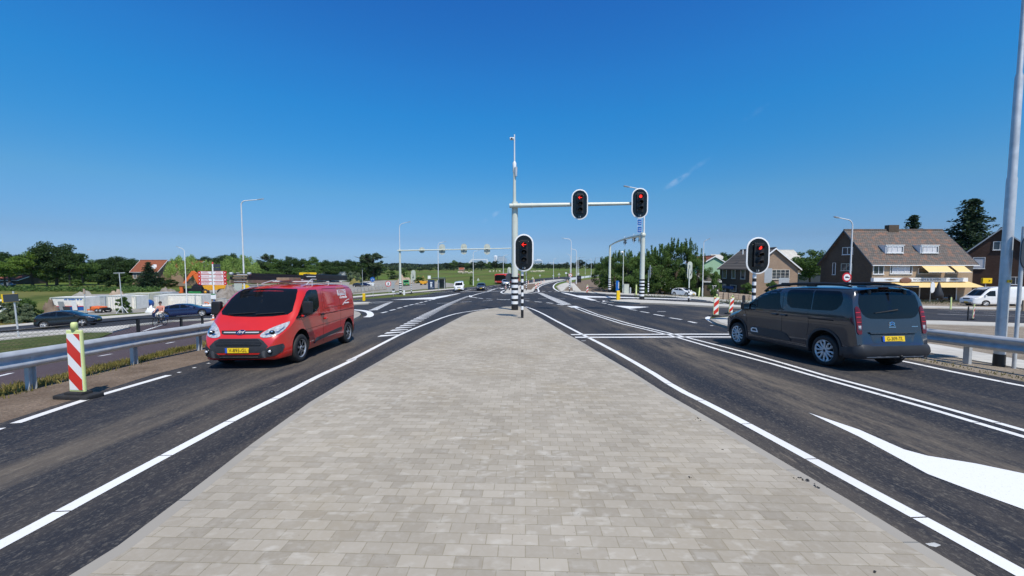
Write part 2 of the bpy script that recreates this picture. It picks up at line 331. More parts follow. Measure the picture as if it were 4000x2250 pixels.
def leafmat(name, dark, light, trans=.35):
 m, t, b = newmat(name); g = t.nodes.new('ShaderNodeTexCoord').outputs['Object']; oi = t.nodes.new('ShaderNodeObjectInfo')
 c = ramp(t, noise(t, g, .9, 3), [(.3, dark), (.7, light)])
 c = mixc(t, 1., c, ramp(t, noise(t, g, 14, 2), [(.3, (.75, .75, .75)), (.7, (1.25, 1.25, 1.2))]), 'MULTIPLY')
 c = mixc(t, 1., c, ramp(t, oi.outputs['Random'], [(0, (.8, .82, .8)), (1, (1.2, 1.15, 1.1))]), 'MULTIPLY')
 t.links.new(c, b.inputs['Base Color']); b.inputs['Roughness'].default_value = .7; b.inputs['Specular IOR Level'].default_value = .25
 tr = t.nodes.new('ShaderNodeBsdfTranslucent'); t.links.new(c, tr.inputs['Color']); ms = t.nodes.new('ShaderNodeMixShader'); ms.inputs[0].default_value = trans
 o = t.nodes['Material Output']; t.links.new(b.outputs[0], ms.inputs[1]); t.links.new(tr.outputs[0], ms.inputs[2]); t.links.new(ms.outputs[0], o.inputs[0]); return m
leafmat('leaf_dark', (0.035, 0.070, 0.024), (0.070, 0.123, 0.035))
leafmat('leaf_mid', (0.071, 0.131, 0.036), (0.144, 0.239, 0.060))
leafmat('leaf_bright', (0.096, 0.174, 0.031), (0.192, 0.295, 0.052))
leafmat('leaf_willow', (0.178, 0.281, 0.063), (0.358, 0.485, 0.140))
leafmat('leaf_conifer', (0.018, 0.042, 0.021), (0.042, 0.075, 0.033), .15)
leafmat('leaf_grey', (0.115, 0.163, 0.096), (0.230, 0.288, 0.173))
leafmat('leaf_poplar', (0.078, 0.121, 0.061), (0.138, 0.199, 0.103))
leafmat('leaf_far', (0.030, 0.054, 0.030), (0.054, 0.084, 0.041), .2)
leafmat('leaf_blossom', (.45, .47, .36), (.65, .65, .55))
leafmat('grass_blade', (0.154, 0.143, 0.033), (0.363, 0.297, 0.110), .3)
leafmat('grass_green', (.06, .09, .02), (.15, .16, .05), .3)

# ------------------------------------------------------------------ object helpers
def tag(o, label=None, cat=None, group=None, kind=None):
 if label: o['label'] = label
 if cat: o['category'] = cat
 if group: o['group'] = group
 if kind: o['kind'] = kind
 return o
def empty(name, loc, rz=0., label=None, cat=None, group=None):
 o = bpy.data.objects.new(name, None); COL.objects.link(o); o.location = loc; o.rotation_euler = (0, 0, rz); o.empty_display_size = .2
 return tag(o, label, cat, group)
def kids(o): return [c for c in bpy.data.objects if c.parent == o]
KID = {}
def link(name, mesh, parent=None, loc=(0, 0, 0), rz=0.):
 o = bpy.data.objects.new(name, mesh); COL.objects.link(o); o.location = loc; o.rotation_euler = (0, 0, rz)
 if parent is not None: o.parent = parent; KID.setdefault(parent.name, []).append(o)
 return o
def copy_tree(o, loc=None, rz=None, label=None, group=None, scale=None, parent=None):
 c = o.copy(); COL.objects.link(c)
 if parent is not None: c.parent = parent
 for ch in KID.get(o.name, []): copy_child(ch, c)
 if loc is not None: c.location = loc
 if rz is not None: c.rotation_euler = (0, 0, rz)
 if scale is not None: c.scale = scale if hasattr(scale, '__len__') else (scale,) * 3
 if label: c['label'] = label
 if group: c['group'] = group
 return c
def copy_child(ch, parent):
 c = ch.copy(); COL.objects.link(c); c.parent = parent; KID.setdefault(parent.name, []).append(c)
 for g in KID.get(ch.name, []): copy_child(g, c)
class MB:
 def __init__(s): s.v = []; s.f = []; s.m = []; s.k = 0; s.names = []; s.sm = []
 def mat(s, name):
  if name not in s.names: s.names.append(name)
  s.k = s.names.index(name); return s
 def add(s, vs, fs, smooth=False):
  b = len(s.v); s.v += [tuple(p) for p in vs]
  for f in fs: s.f.append([b + i for i in f]); s.m.append(s.k); s.sm.append(smooth)
  return s
 def box(s, c, d, rot=None, taper=1.):
  x, y, z = [k / 2 for k in d]; vs = []
  for sz in (-1, 1):
   q = taper if sz > 0 else 1.
   for sx, sy in ((-1, -1), (1, -1), (1, 1), (-1, 1)): vs.append(Vector((sx * x * q, sy * y * q, sz * z)))
  if rot is not None: vs = [rot @ p for p in vs]
  c = Vector(c); vs = [p + c for p in vs]
  return s.add(vs, [(3, 2, 1, 0), (4, 5, 6, 7), (0, 1, 5, 4), (1, 2, 6, 5), (2, 3, 7, 6), (3, 0, 4, 7)])
 def bbox(s, c, d, bv=.02, seg=2, rot=None):
  bm = bmesh.new(); bmesh.ops.create_cube(bm, size=1); bmesh.ops.scale(bm, vec=d, verts=bm.verts)
  bmesh.ops.bevel(bm, geom=bm.edges[:] + bm.verts[:], offset=bv, segments=seg, affect='EDGES', profile=.6)
  vs = [v.co.copy() for v in bm.verts]; fs = [[v.index for v in f.verts] for f in bm.faces]; bm.verts.index_update()
  fs = [[v.index for v in f.verts] for f in bm.faces]; bm.free()
  if rot is not None: vs = [rot @ p for p in vs]
  c = Vector(c); return s.add([p + c for p in vs], fs)
 def tube(s, a, b, r0, r1=None, n=12, cap=True):
  return s.path([a, b], [r0, r0 if r1 is None else r1], n, cap)
 def path(s, pts, r, n=10, cap=True, closed=False):
  pts = [Vector(p) for p in pts]; m = len(pts)
  if not hasattr(r, '__len__'): r = [r] * m
  t0 = (pts[1] - pts[0]).normalized(); up = Vector((0, 0, 1)) if abs(t0.z) < .9 else Vector((1, 0, 0))
  nrm = t0.cross(up).normalized(); vs = []; prev = t0
  for i, p in enumerate(pts):
   if closed: t = (pts[(i + 1) % m] - pts[i - 1]).normalized()
   else: t = (pts[min(i + 1, m - 1)] - pts[max(i - 1, 0)]).normalized()
   q = prev.rotation_difference(t); nrm = (q @ nrm).normalized(); prev = t; bn = t.cross(nrm)
   for k in range(n):
    a = 2 * math.pi * k / n; vs.append(p + (nrm * math.cos(a) + bn * math.sin(a)) * r[i])
  fs = []
  for i in range(m if closed else m - 1):
   j = (i + 1) % m
   for k in range(n): k2 = (k + 1) % n; fs.append((i * n + k, i * n + k2, j * n + k2, j * n + k))
  s.add(vs, fs, True)
  if cap and not closed:
   s.add(vs[:n], [tuple(range(n))[::-1]]); s.add(vs[-n:], [tuple(range(n))])
  return s
 def lathe(s, prof, c=(0, 0, 0), n=24, axis='z', smooth=True):
  vs = []; c = Vector(c)
  for r, h in prof:
   for k in range(n):
    a = 2 * math.pi * k / n; x, y = r * math.cos(a), r * math.sin(a)
    p = (x, y, h) if axis == 'z' else ((x, h, y) if axis == 'y' else (h, x, y)); vs.append(Vector(p) + c)
  fs = [(i * n + k, i * n + (k + 1) % n, (i + 1) * n + (k + 1) % n, (i + 1) * n + k) for i in range(len(prof) - 1) for k in range(n)]
  if axis == 'y': fs = [f[::-1] for f in fs]
  return s.add(vs, fs, smooth)
 def prism(s, poly, t, M=None, smooth=False):
  """poly in local xz, thickness t along y (centred); M transforms"""
  n = len(poly); vs = [Vector((x, -t / 2, z)) for x, z in poly] + [Vector((x, t / 2, z)) for x, z in poly]
  if M is not None: vs = [M @ p for p in vs]
  ar = sum(poly[i][0] * poly[(i + 1) % n][1] - poly[(i + 1) % n][0] * poly[i][1] for i in range(n))
  f = [tuple(range(n)), tuple(range(2 * n - 1, n - 1, -1))] + [((i + 1) % n, i, i + n, (i + 1) % n + n) for i in range(n)]
  if ar < 0: f = [q[::-1] for q in f]
  b = len(s.v); s.add(vs, f, False); return s
 def sphere(s, c, r, n=12, m=8):
  r = r if hasattr(r, '__len__') else (r, r, r); c = Vector(c); vs = []
  for i in range(m + 1):
   th = math.pi * i / m
   for k in range(n): a = 2 * math.pi * k / n; vs.append(c + Vector((r[0] * math.sin(th) * math.cos(a), r[1] * math.sin(th) * math.sin(a), r[2] * math.cos(th))))
  return s.add(vs, [(i * n + k, (i + 1) * n + k, (i + 1) * n + (k + 1) % n, i * n + (k + 1) % n) for i in range(m) for k in range(n)], True)
 def mesh(s, name):
  me = bpy.data.meshes.new(name); me.from_pydata(s.v, [], s.f); me.update()
  for nme in s.names: me.materials.append(MATS[nme])
  me.polygons.foreach_set('material_index', s.m); me.polygons.foreach_set('use_smooth', s.sm); me.update(); return me
 def build(s, name, parent=None, loc=(0, 0, 0), rz=0.): return link(name, s.mesh(name), parent, loc, rz)
def text_mesh(body, size, matname, M, extrude=.003, align='CENTER', name='lettering', parent=None, xs=1.):
 c = bpy.data.curves.new('t', 'FONT'); c.body = body; c.size = size; c.extrude = extrude; c.align_x = align; c.align_y = 'CENTER'; c.resolution_u = 2
 o = bpy.data.objects.new('t', c); COL.objects.link(o); dg = bpy.context.evaluated_depsgraph_get()
 me = bpy.data.meshes.new_from_object(o.evaluated_get(dg)); bpy.data.objects.remove(o); bpy.data.curves.remove(c)
 me.transform(Matrix.Diagonal((xs, 1, 1, 1))); me.transform(M); me.materials.clear(); me.materials.append(MATS[matname]); me.name = name
 return link(name, me, parent)
FACE_Y = Matrix(((1, 0, 0, 0), (0, 0, -1, 0), (0, 1, 0, 0), (0, 0, 0, 1)))     # text in the xz plane, read from -y
def TM(loc, rz=0.): return Matrix.Translation(loc) @ Matrix.Rotation(rz, 4, 'Z') @ FACE_Y
def chaikin(p, it=2, closed=True):
 for _ in range(it):
  q = []; n = len(p)
  for i in range(n if closed else n - 1):
   a, b = p[i], p[(i + 1) % n]; q += [(a[0] * .75 + b[0] * .25, a[1] * .75 + b[1] * .25), (a[0] * .25 + b[0] * .75, a[1] * .25 + b[1] * .75)]
  if not closed: q = [p[0]] + q + [p[-1]]
  p = q
 return p
def stadium(w, h, n=10, c=(0, 0)):
 r = w / 2; p = []
 for k in range(n + 1): a = math.pi * k / n; p.append((c[0] + r * math.cos(a), c[1] + h / 2 - r + r * math.sin(a)))
 for k in range(n + 1): a = math.pi + math.pi * k / n; p.append((c[0] + r * math.cos(a), c[1] - h / 2 + r + r * math.sin(a)))
 return p
def disc(r, n=24, c=(0, 0)): return [(c[0] + r * math.cos(2 * math.pi * k / n), c[1] + r * math.sin(2 * math.pi * k / n)) for k in range(n)]
def rrect(w, h, r, n=4, c=(0, 0)):
 p = []
 for sx, sy, a0 in ((1, 1, 0), (-1, 1, 90), (-1, -1, 180), (1, -1, 270)):
  for k in range(n + 1): a = R(a0 + 90 * k / n); p.append((c[0] + sx * (w / 2 - r) + r * math.cos(a), c[1] + sy * (h / 2 - r) + r * math.sin(a)))
 return p

# ------------------------------------------------------------------ draped sheets
from mathutils.geometry import delaunay_2d_cdt
def tess(bm, poly):
 n = len(poly); r = delaunay_2d_cdt([Vector((a, b)) for a, b in poly], [(k, (k + 1) % n) for k in range(n)], [], 1, 1e-6)
 # keep only triangles whose centre is inside the outline
 vs = [bm.verts.new((p.x, p.y, 0)) for p in r[0]]
 for f in r[2]:
  cx = sum(r[0][i].x for i in f) / len(f); cy = sum(r[0][i].y for i in f) / len(f); ins = False
  for i in range(n):
   (x1, y1), (x2, y2) = poly[i][:2], poly[(i + 1) % n][:2]
   if (y1 > cy) != (y2 > cy) and cx < (x2 - x1) * (cy - y1) / (y2 - y1) + x1: ins = not ins
  if ins and len(set(f)) == len(f):
   try: bm.faces.new([vs[i] for i in f])
   except ValueError: pass
 for v in vs:
  if not v.link_faces: bm.verts.remove(v)
def drape_bm(polys, lift, skirt=0., extra=None):
 bm = bmesh.new()
 for p in polys: tess(bm, p)
 for f in bm.faces:
  f.normal_update()
 for f in bm.faces[:]:
  if f.normal.z < 0: f.normal_flip()
 for x in XB: bmesh.ops.bisect_plane(bm, geom=bm.verts[:] + bm.edges[:] + bm.faces[:], plane_co=(x, 0, 0), plane_no=(1, 0, 0))
 for y in YB: bmesh.ops.bisect_plane(bm, geom=bm.verts[:] + bm.edges[:] + bm.faces[:], plane_co=(0, y, 0), plane_no=(0, 1, 0))
 for v in bm.verts: v.co.z = gz(v.co.x, v.co.y) + lift
 if skirt:
  ed = [e for e in bm.edges if e.is_boundary]; r = bmesh.ops.extrude_edge_only(bm, edges=ed)
  for v in [g for g in r['geom'] if isinstance(g, bmesh.types.BMVert)]: v.co.z -= skirt
 return bm
def sheet(name, polys, lift, matname, skirt=0., kind='structure', skirtmat=None, label=None, cat=None):
 bm = drape_bm(polys, lift, skirt)
 me = bpy.data.meshes.new(name);
 if skirtmat:
  for f in bm.faces:
   f.normal_update()
   if abs(f.normal.z) < .5: f.material_index = 1
 bm.to_mesh(me); bm.free(); me.materials.append(MATS[matname])
 if skirtmat: me.materials.append(MATS[skirtmat])
 o = link(name, me); tag(o, label, cat, None, kind); return o
def strip(pts, w, w2=None, joints=None):
 """polyline (world xy) -> list of quads of the given width; joints = (spacing, gap)"""
 P_ = [Vector(p) for p in pts]; n = len(P_); res = []
 if joints:
  # resample
  L = [0]
  for i in range(1, n): L.append(L[-1] + (P_[i] - P_[i - 1]).length)
  def at(s):
   for i in range(1, n):
    if s <= L[i] or i == n - 1:
     return P_[i - 1].lerp(P_[i], (s - L[i - 1]) / max(1e-6, L[i] - L[i - 1]))
  s = 0
  while s < L[-1] - .05:
   e = min(L[-1], s + joints[0]); k = [at(s)] + [P_[i] for i in range(1, n - 1) if s + .05 < L[i] < e - joints[1] - .05] + [at(e - joints[1])]
   res += strip(k, w); s = e
  return res
 off = []
 for i in range(n):
  t = (P_[min(i + 1, n - 1)] - P_[max(i - 1, 0)]).normalized(); nn = Vector((-t.y, t.x)); ww = w if w2 is None else w + (w2 - w) * i / (n - 1); off.append(nn * ww / 2)
 a = [tuple(P_[i] + off[i]) for i in range(n)]; b = [tuple(P_[i] - off[i]) for i in range(n)]
 return [[a[i], a[i + 1], b[i + 1], b[i]] for i in range(n - 1)]
def smooth_line(pts, it=2): return chaikin(pts, it, closed=False)
def offset_poly(poly, d):
 n = len(poly); P_ = [Vector(p) for p in poly]; ar = sum(P_[i].x * P_[(i + 1) % n].y - P_[(i + 1) % n].x * P_[i].y for i in range(n)); s = 1 if ar > 0 else -1
 r = []
 for i in range(n):
  t1 = (P_[i] - P_[i - 1]).normalized(); t2 = (P_[(i + 1) % n] - P_[i]).normalized(); n1 = Vector((-t1.y, t1.x)) * s; n2 = Vector((-t2.y, t2.x)) * s
  b = (n1 + n2); b = b / max(.35, b.dot(n1)) if b.length > 1e-6 else n1
  r.append(tuple(P_[i] + b * d))
 return r

# ================================================================== SETTING: ground, roads, islands, markings
# ground sheet, cut on the terrain's break lines
def ground_sheet():
 bm = bmesh.new(); X = [-9000, -600, -130, -54.5, -30, -8.5, 0, 12, 28, 44, 90, 400, 9000]; Y = [-60, 0, 20, 45, 75, 120, 200, 500, 12000]
 vs = [[bm.verts.new((x, y, gz(x, y) - .015)) for x in X] for y in Y]
 for j in range(len(Y) - 1):
  for i in range(len(X) - 1): bm.faces.new((vs[j][i], vs[j][i + 1], vs[j + 1][i + 1], vs[j + 1][i]))
 me = bpy.data.meshes.new('ground'); bm.to_mesh(me); bm.free(); me.materials.append(MATS['grass_ground'])
 tag(link('ground', me), kind='structure')
ground_sheet()
def PL(pts, dz=0.): return GL('P', pts, dz)
LM = []      # marking polygons
# --- construction lot and verges (layer 1: 4 mm)
sheet('gravel_lot', [PL([(-500, 1278), (0, 1262), (190, 1250), (380, 1231), (590, 1218), (865, 1197), (1100, 1177), (1371, 1151), (1774, 1121), (1790, 1110), (1640, 1092), (1500, 1095), (1350, 1101), (1100, 1108), (900, 1112), (690, 1150), (560, 1145), (330, 1150), (195, 1170), (170, 1232), (0, 1250), (-500, 1270)])], .004, 'gravel_lot')
sheet('sandy_verge', [[(9.0, -30), (9.0, 14)] + PL([(2850, 1275), (2790, 1243), (3672, 1249), (5200, 1275)]) + [(60, 0), (60, -30)]], .004, 'sand')
sheet('sandy_verge', [PL([(2930, 1180), (3661, 1210), (5200, 1245), (5200, 1180), (3900, 1160), (3600, 1158), (3200, 1150), (2800, 1148)])], .004, 'sand')
sheet('soil_verge', [[(-11.2, -30), (-8.9, 3.0), (-8.75, 5)] + PL([(0, 1490), (341, 1432), (525, 1390), (807, 1325), (1100, 1283), (1380, 1240)]) + [(-5.5, 17), (-6.5, 9), (-6.2, 4), (-6.0, -30)]], .008, 'soil')
sheet('soil_verge', [PL([(2230, 1103), (2262, 1098), (2340, 1086), (2395, 1098), (2420, 1122), (2560, 1134), (2720, 1150), (2700, 1160), (2366, 1150), (2195, 1145), (2180, 1120)])], .008, 'soil')
# --- asphalt (layer 12 mm)
west = PL([(1385, 1214), (1200, 1222), (1000, 1234), (835, 1245), (680, 1255), (584, 1264.5), (384, 1284), (0, 1306), (-700, 1362), (-900, 1335), (0, 1280), (384, 1247), (584, 1231), (865, 1213), (1100, 1194), (1371, 1174), (1439, 1168), (1540, 1161), (1618, 1156), (1700, 1142), (1769, 1131)])
north = PL([(1830, 1122), (1900, 1117), (1927, 1113), (2028, 1101), (2094, 1090), (2172, 1083), (2335, 1074), (2700, 1064), (2700, 1067), (2335, 1079), (2262, 1089), (2225, 1096), (2192, 1102), (2170, 1110), (2164, 1122), (2190, 1141)])
east = PL([(2366, 1149), (2600, 1159), (2930, 1176), (3661, 1207), (5200, 1245), (5200, 1285), (3672, 1252), (3100, 1240), (2850, 1234), (2785, 1238), (2762, 1247), (2790, 1268), (2839, 1285)])
near = [(8.75, 15.5), (9.2, 12), (9.25, -30), (-6.0, -30), (-6.25, 1)] + PL([(0, 1657), (197, 1592), (420, 1522), (590, 1468), (807, 1413)]) + [(-6.9, 12.5)] + PL([(1380, 1251), (1408, 1238), (1414, 1230), (1400, 1219)])
sheet('road', [west + north + east + near], .012, 'asphalt')
# --- cycle paths (dark reddish asphalt)
sheet('cycle_path', [PL([(-700, 1385), (0, 1318), (384, 1290), (584, 1269), (680, 1258), (835, 1250), (1000, 1240), (1200, 1229), (1372, 1219), (1360, 1236), (1100, 1290), (807, 1338), (525, 1397), (341, 1440), (0, 1514), (-700, 1700)])], .012, 'cycle_asphalt')
sheet('cycle_path', [PL([(-700, 1340), (-700, 1332)][:0] + [(1000, 1203), (1371, 1170), (1500, 1154.5), (1774, 1131.5), (1768, 1129.5), (1500, 1150), (1371, 1164), (1000, 1196)])], .012, 'cycle_asphalt')
# --- pavements
sheet('pavement', [PL([(-700, 1331), (0, 1279.4), (384, 1246.4), (584, 1230.4), (865, 1212.4), (865, 1203), (584, 1223), (384, 1237), (0, 1272), (-700, 1320)])], .02, 'pale_concrete', .02)
sheet('pavement', [PL([(865, 1212.4), (1000, 1202), (1371, 1163.5), (1774, 1129), (1774, 1125), (1371, 1158), (1000, 1191), (865, 1203)])], .02, 'pale_concrete', .02)
sheet('pavement', [PL([(-700, 1385), (0, 1317), (384, 1289), (584, 1268.5), (680, 1257), (835, 1249), (835, 1246), (680, 1255.5), (584, 1265), (384, 1284.6), (0, 1306.5), (-700, 1363)])], .08, 'pale_concrete', .1)
sheet('pavement', [PL([(560, 1335), (640, 1309), (690, 1287), (755, 1268), (850, 1250), (1000, 1241), (1040, 1250), (900, 1275), (840, 1288), (700, 1312), (600, 1334)])], .02, 'pale_concrete', .02)
sheet('pavement', [PL([(2760, 1176.5), (3661, 1205), (5200, 1242), (5200, 1236), (3661, 1199), (2930, 1171), (2600, 1154), (2366, 1144), (2195, 1137.5), (2189, 1141), (2366, 1149.5), (2600, 1159.5)])], .1, 'pale_concrete', .12)
sheet('pavement', [PL([(2950, 1244), (3672, 1256), (5200, 1292), (5200, 1306), (3672, 1269), (2950, 1252)])], .05, 'pale_concrete', .06)
sheet('footpath', [[(10.2, 40)] + PL([(3400, 1312), (3672, 1352), (4000, 1412)]) + [(12.1, -30), (10.6, -30)] + PL([(4000, 1447), (3672, 1391), (3400, 1350)])][:1], .03, 'pale_tiles', .04) if False else sheet('footpath', [PL([(3200, 1288), (3500, 1327), (3672, 1352), (4000, 1412), (5000, 1610), (5000, 1700), (4000, 1445), (3672, 1389), (3500, 1358), (3200, 1312)])], .03, 'pale_tiles', .04)
# --- grass / wedge islands left
sheet('grass_verge', [PL([(-500, 1405), (0, 1334), (180, 1316), (330, 1303), (420, 1302), (438, 1304), (340, 1342), (230, 1362), (0, 1405), (-500, 1520)])], .05, 'patchy_grass', .06)
sheet('grass_verge', [PL([(-700, 1315), (0, 1271.5), (150, 1257), (140, 1232), (0, 1245), (-700, 1285)])], .02, 'dry_grass')
sheet('traffic_island', [PL([(-200, 1340), (0, 1326), (180, 1311), (300, 1296), (400, 1284), (470, 1277.5), (508, 1278), (505, 1284), (440, 1301), (420, 1301), (330, 1301), (180, 1314), (0, 1331.5), (-200, 1352)])], .09, 'pale_tiles', .1)
# --- kerbed islands
def island(name, outline, h, inner, kerbw=.13, closed=True):
 sheet(name, [outline], h, 'kerb_stone', h + .02)
 if inner: sheet(name, [offset_poly(outline, kerbw)], h + .004, inner)
med_l = [(-2.15, -30)] + PL([(269, 2250), (459, 2133), (721, 1936), (984, 1733), (1213, 1569), (1400, 1457), (1542, 1376), (1666, 1308), (1759, 1258), (1809, 1233), (1845, 1220), (1883, 1211), (1925, 1204), (1952, 1201)], .1)
med_r = PL([(1975, 1196.5), (2024, 1195), (2052, 1199), (2086, 1227), (2124, 1249), (2211, 1302), (2273, 1336), (2366, 1392), (2465, 1450), (2600, 1536), (2797, 1648), (3085, 1818), (3321, 1956), (3570, 2107), (3813, 2250)], .1) + [(2.9, -30)]
island('median_island', med_l + med_r, .1, 'median_brick', .11)
sheet('median_island', [PL([(1968, 1141), (1975, 1145), (2030, 1149), (2060, 1144), (2083, 1138), (2092, 1124), (2113, 1111), (2172, 1097), (2206, 1091.5), (2190, 1090.5), (2120, 1097), (2066, 1106), (2025, 1116), (1978, 1134)], .1)], .1, 'pale_tiles', .12)
sheet('soil_verge', [PL([(2030, 1128), (2075, 1132), (2084, 1122), (2105, 1110), (2120, 1104), (2066, 1109), (2030, 1119)], .11)], .11, 'soil')
island('traffic_island', PL([(2381, 1173), (2400, 1176), (2500, 1183), (2700, 1191), (2904, 1201), (3050, 1208), (3060, 1200), (2904, 1192), (2700, 1180), (2520, 1171), (2430, 1169), (2395, 1170)], .12), .12, 'pale_concrete', .2)
island('traffic_island', PL([(1300, 1194), (1371, 1189), (1440, 1184), (1450, 1181.5), (1444, 1179), (1371, 1180), (1300, 1187)], .12), .12, 'pale_concrete', .2)
island('traffic_island', PL([(1300, 1262), (1380, 1246), (1405, 1233), (1410, 1226), (1400, 1218), (1380, 1213), (1300, 1220)], .1), .1, 'red_pavers', .35)
island('traffic_island', PL([(2772, 1246), (2795, 1240), (2850, 1236), (2950, 1240), (2950, 1262), (2900, 1275), (2845, 1275), (2800, 1262)], .1), .1, 'pale_concrete', .2)
island('traffic_island', PL([(2172, 1119), (2185, 1111), (2207, 1104), (2222, 1104), (2232, 1112), (2215, 1124), (2196, 1139), (2186, 1137)], .1), .1, 'pale_concrete', .3)
sheet('pavement', [PL([(2231, 1108), (2243, 1108), (2272, 1140.5), (2240, 1141)])], .1, 'pale_concrete', .1)
# concrete barrier along the bend, far right of the new road
# --- markings
def V(view, pts): return GL(view, pts)
def mark(view, pts, w, sm=1, joints=None, w2=None):
 q = V(view, pts)
 if sm: q = smooth_line(q, sm)
 LM.extend(strip(q, w, w2, joints))
def poly(view, pts): LM.append(V(view, pts))
J = (1.0, .014)
LM += strip(smooth_line([(-3.42, -30), (-3.4, 0)] + V('A', [(17, 1270), (690, 900), (1160, 647), (1465, 484), (1705, 365), (1875, 273), (2015, 207), (2135, 150)]) + V('B', [(480, 1180), (620, 1120), (900, 970), (1200, 815), (1500, 695), (1750, 600), (1900, 560), (2100, 530), (2280, 505)]), 1), .12, None, J)
LM += strip(smooth_line(V('C', [(492, 481), (560, 500), (700, 562), (850, 645), (1200, 828), (1500, 980), (2040, 1285)]) + V('D', [(62, 335), (300, 453), (612, 620), (1090, 882), (1935, 1343)]) + [(3.18, 1.0), (3.25, -30)], 1), .125, None, J)
LM += strip(V('A', [(92, 545), (550, 390), (1006, 257)]), .12)
LM += strip(V('A', [(-400, 720), (0, 575)]), .12)
for p in [[(1060, 242), (1075, 238)], [(1150, 214), (1166, 210)], [(1235, 187), (1250, 184)]]: LM += strip(V('A', p), .06)
# double line
up = V('C', [(1120, 470), (1400, 578), (1800, 695), (2350, 825)]) + V('D', [(450, 113), (720, 191), (950, 259), (1275, 346), (1700, 464), (2135, 588)])
LM += strip(up + [(up[-1][0] + .06, 2), (up[-1][0] + .1, -30)], .1, None, (1.25, .014))
lo = V('C', [(1050, 470), (1300, 567), (1700, 695), (2300, 838)]) + V('D', [(350, 113), (640, 190), (875, 259), (1185, 347), (1595, 465), (2135, 627)])
LM += strip(lo + [(lo[-1][0] + .06, 2), (lo[-1][0] + .1, -30)], .1, None, (1.25, .014))
poly('C', [(1012, 470), (1112, 470), (1180, 497), (1075, 492)])
# stop lines
LM += strip(V('C', [(1065, 833), (1600, 831), (2576, 827)]) + [(8.6, V('C', [(2576, 827)])[0][1] - .05)], .23)
LM += strip(V('C', [(1115, 867), (1700, 866), (2576, 862)]) + [(8.6, V('C', [(2576, 862)])[0][1] - .05)], .23)
LM += strip(V('C', [(1195, 912), (1250, 911)]), .05)
# right edge line of the right carriageway
LM += strip([(8.8, 14)] + V('D', [(1490, 188), (1700, 234)]) + V('D', [(2080, 312), (2135, 322)]) + [(8.85, -30)], .12, None, (1.4, .02))
# big chevron nose on the right
poly('D', [(850, 482), (1150, 583), (1420, 703), (1560, 741), (1850, 788), (2135, 848), (2600, 935), (2600, 1235), (2135, 1063), (1850, 960), (1560, 850), (1150, 625)])
# block marking (left)
Lp = [Vector(p) for p in smooth_line(V('B', [(880, 862), (965, 825), (1120, 748), (1300, 655), (1435, 588), (1545, 537), (1640, 493), (1760, 440), (1870, 395), (2010, 345)]), 2)]
Rp = [Vector(p) for p in smooth_line(V('B', [(1145, 840), (1220, 797), (1343, 722), (1485, 638), (1597, 575), (1685, 522), (1780, 472), (1880, 420), (1960, 382), (2070, 340)]), 2)]
def aty(P_, y):
 for a, b in zip(P_, P_[1:]):
  if (a.y - y) * (b.y - y) <= 0 and a.y != b.y: return a.lerp(b, (y - a.y) / (b.y - a.y))
 return P_[-1] if abs(P_[-1].y - y) < abs(P_[0].y - y) else P_[0]
y = Lp[0].y
while y < Lp[-1].y:
 a = aty(Lp, y); a2 = aty(Lp, y + .42); b = aty(Rp, y + .45); b2 = aty(Rp, y + .60)
 if a2.y - a.y > .05: LM.append([tuple(a), (b.x, b.y), (b2.x, b2.y), tuple(a2)])
 y += .765
mark('L5', [(300, 1118), (460, 1070), (590, 1035), (700, 1000)], .22)
poly('L5', [(300, 1100), (335, 1108), (350, 1130), (290, 1122)])
poly('L4', [(695, 1140), (1000, 1122), (1350, 1100), (1560, 1070), (1745, 1040), (1560, 1090), (1360, 1130), (1340, 1138)])
for (a, b) in [((935, 558), (1005, 542)), ((1040, 528), (1107, 513)), ((1135, 500), (1190, 488)), ((1217, 478), (1267, 467)), ((1285, 460), (1333, 450)), ((1360, 443), (1400, 435)), ((1417, 430), (1455, 421)), ((1475, 415), (1510, 406)), ((1528, 401), (1560, 394)), ((1580, 389), (1612, 382))]: LM += strip(V('B', [a, b]), .17)
for (a, b) in [((1340, 455), (1490, 447)), ((1635, 438), (1780, 432)), ((1925, 422), (2070, 413)), ((2205, 407), (2335, 398)), ((2390, 386), (2550, 390))]: LM += strip(V('B', [a, b]), .12)
for (a, b) in [((2080, 358), (2140, 368)), ((2155, 370), (2210, 377)), ((2255, 378), (2320, 383))]: LM += strip(V('B', [a, b]), .2)
hl, hr = V('B', [(770, 527), (1000, 430)]), V('B', [(885, 520), (1080, 416)])
for k in range(11):
 t = k / 11; t2 = t + .055; f = lambda p, t: (p[0][0] + (p[1][0] - p[0][0]) * t, p[0][1] + (p[1][1] - p[0][1]) * t)
 LM.append([f(hl, t), f(hr, t), f(hr, t2), f(hl, t2)])
for (a, b, w) in [((555, 447), (980, 433), .12), ((800, 421), (1080, 416), .3), ((555, 398), (720, 384), .15), ((555, 408), (700, 401), .15), ((1290, 351), (1670, 318), .14), ((1330, 306), (1840, 291), .16), ((1450, 300), (1850, 280), .12), ((2010, 268), (2120, 258), .14), ((2010, 250), (2110, 243), .14)]: LM += strip(V('B', [a, b]), w)
LM += strip(smooth_line(V('B', [(575, 517), (700, 527), (770, 545), (800, 572), (790, 598), (745, 612)]), 2), .35)
LM += strip(V('L5', [(240, 1050), (500, 1046), (790, 1040)]), .35)
for p in [[(0, 1112), (170, 1072)], [(180, 1052), (330, 1018)], [(270, 1000), (390, 985)], [(530, 990), (575, 986)], [(590, 976), (640, 971)], [(545, 1010), (620, 1003)], [(650, 965), (690, 962)], [(700, 955), (750, 951)], [(690, 1000), (750, 992)], [(560, 1030), (690, 1003)]]: LM += strip(V('L5', p), .2)
poly('L5', [(728, 1008), (770, 996), (800, 1000), (770, 1010)])
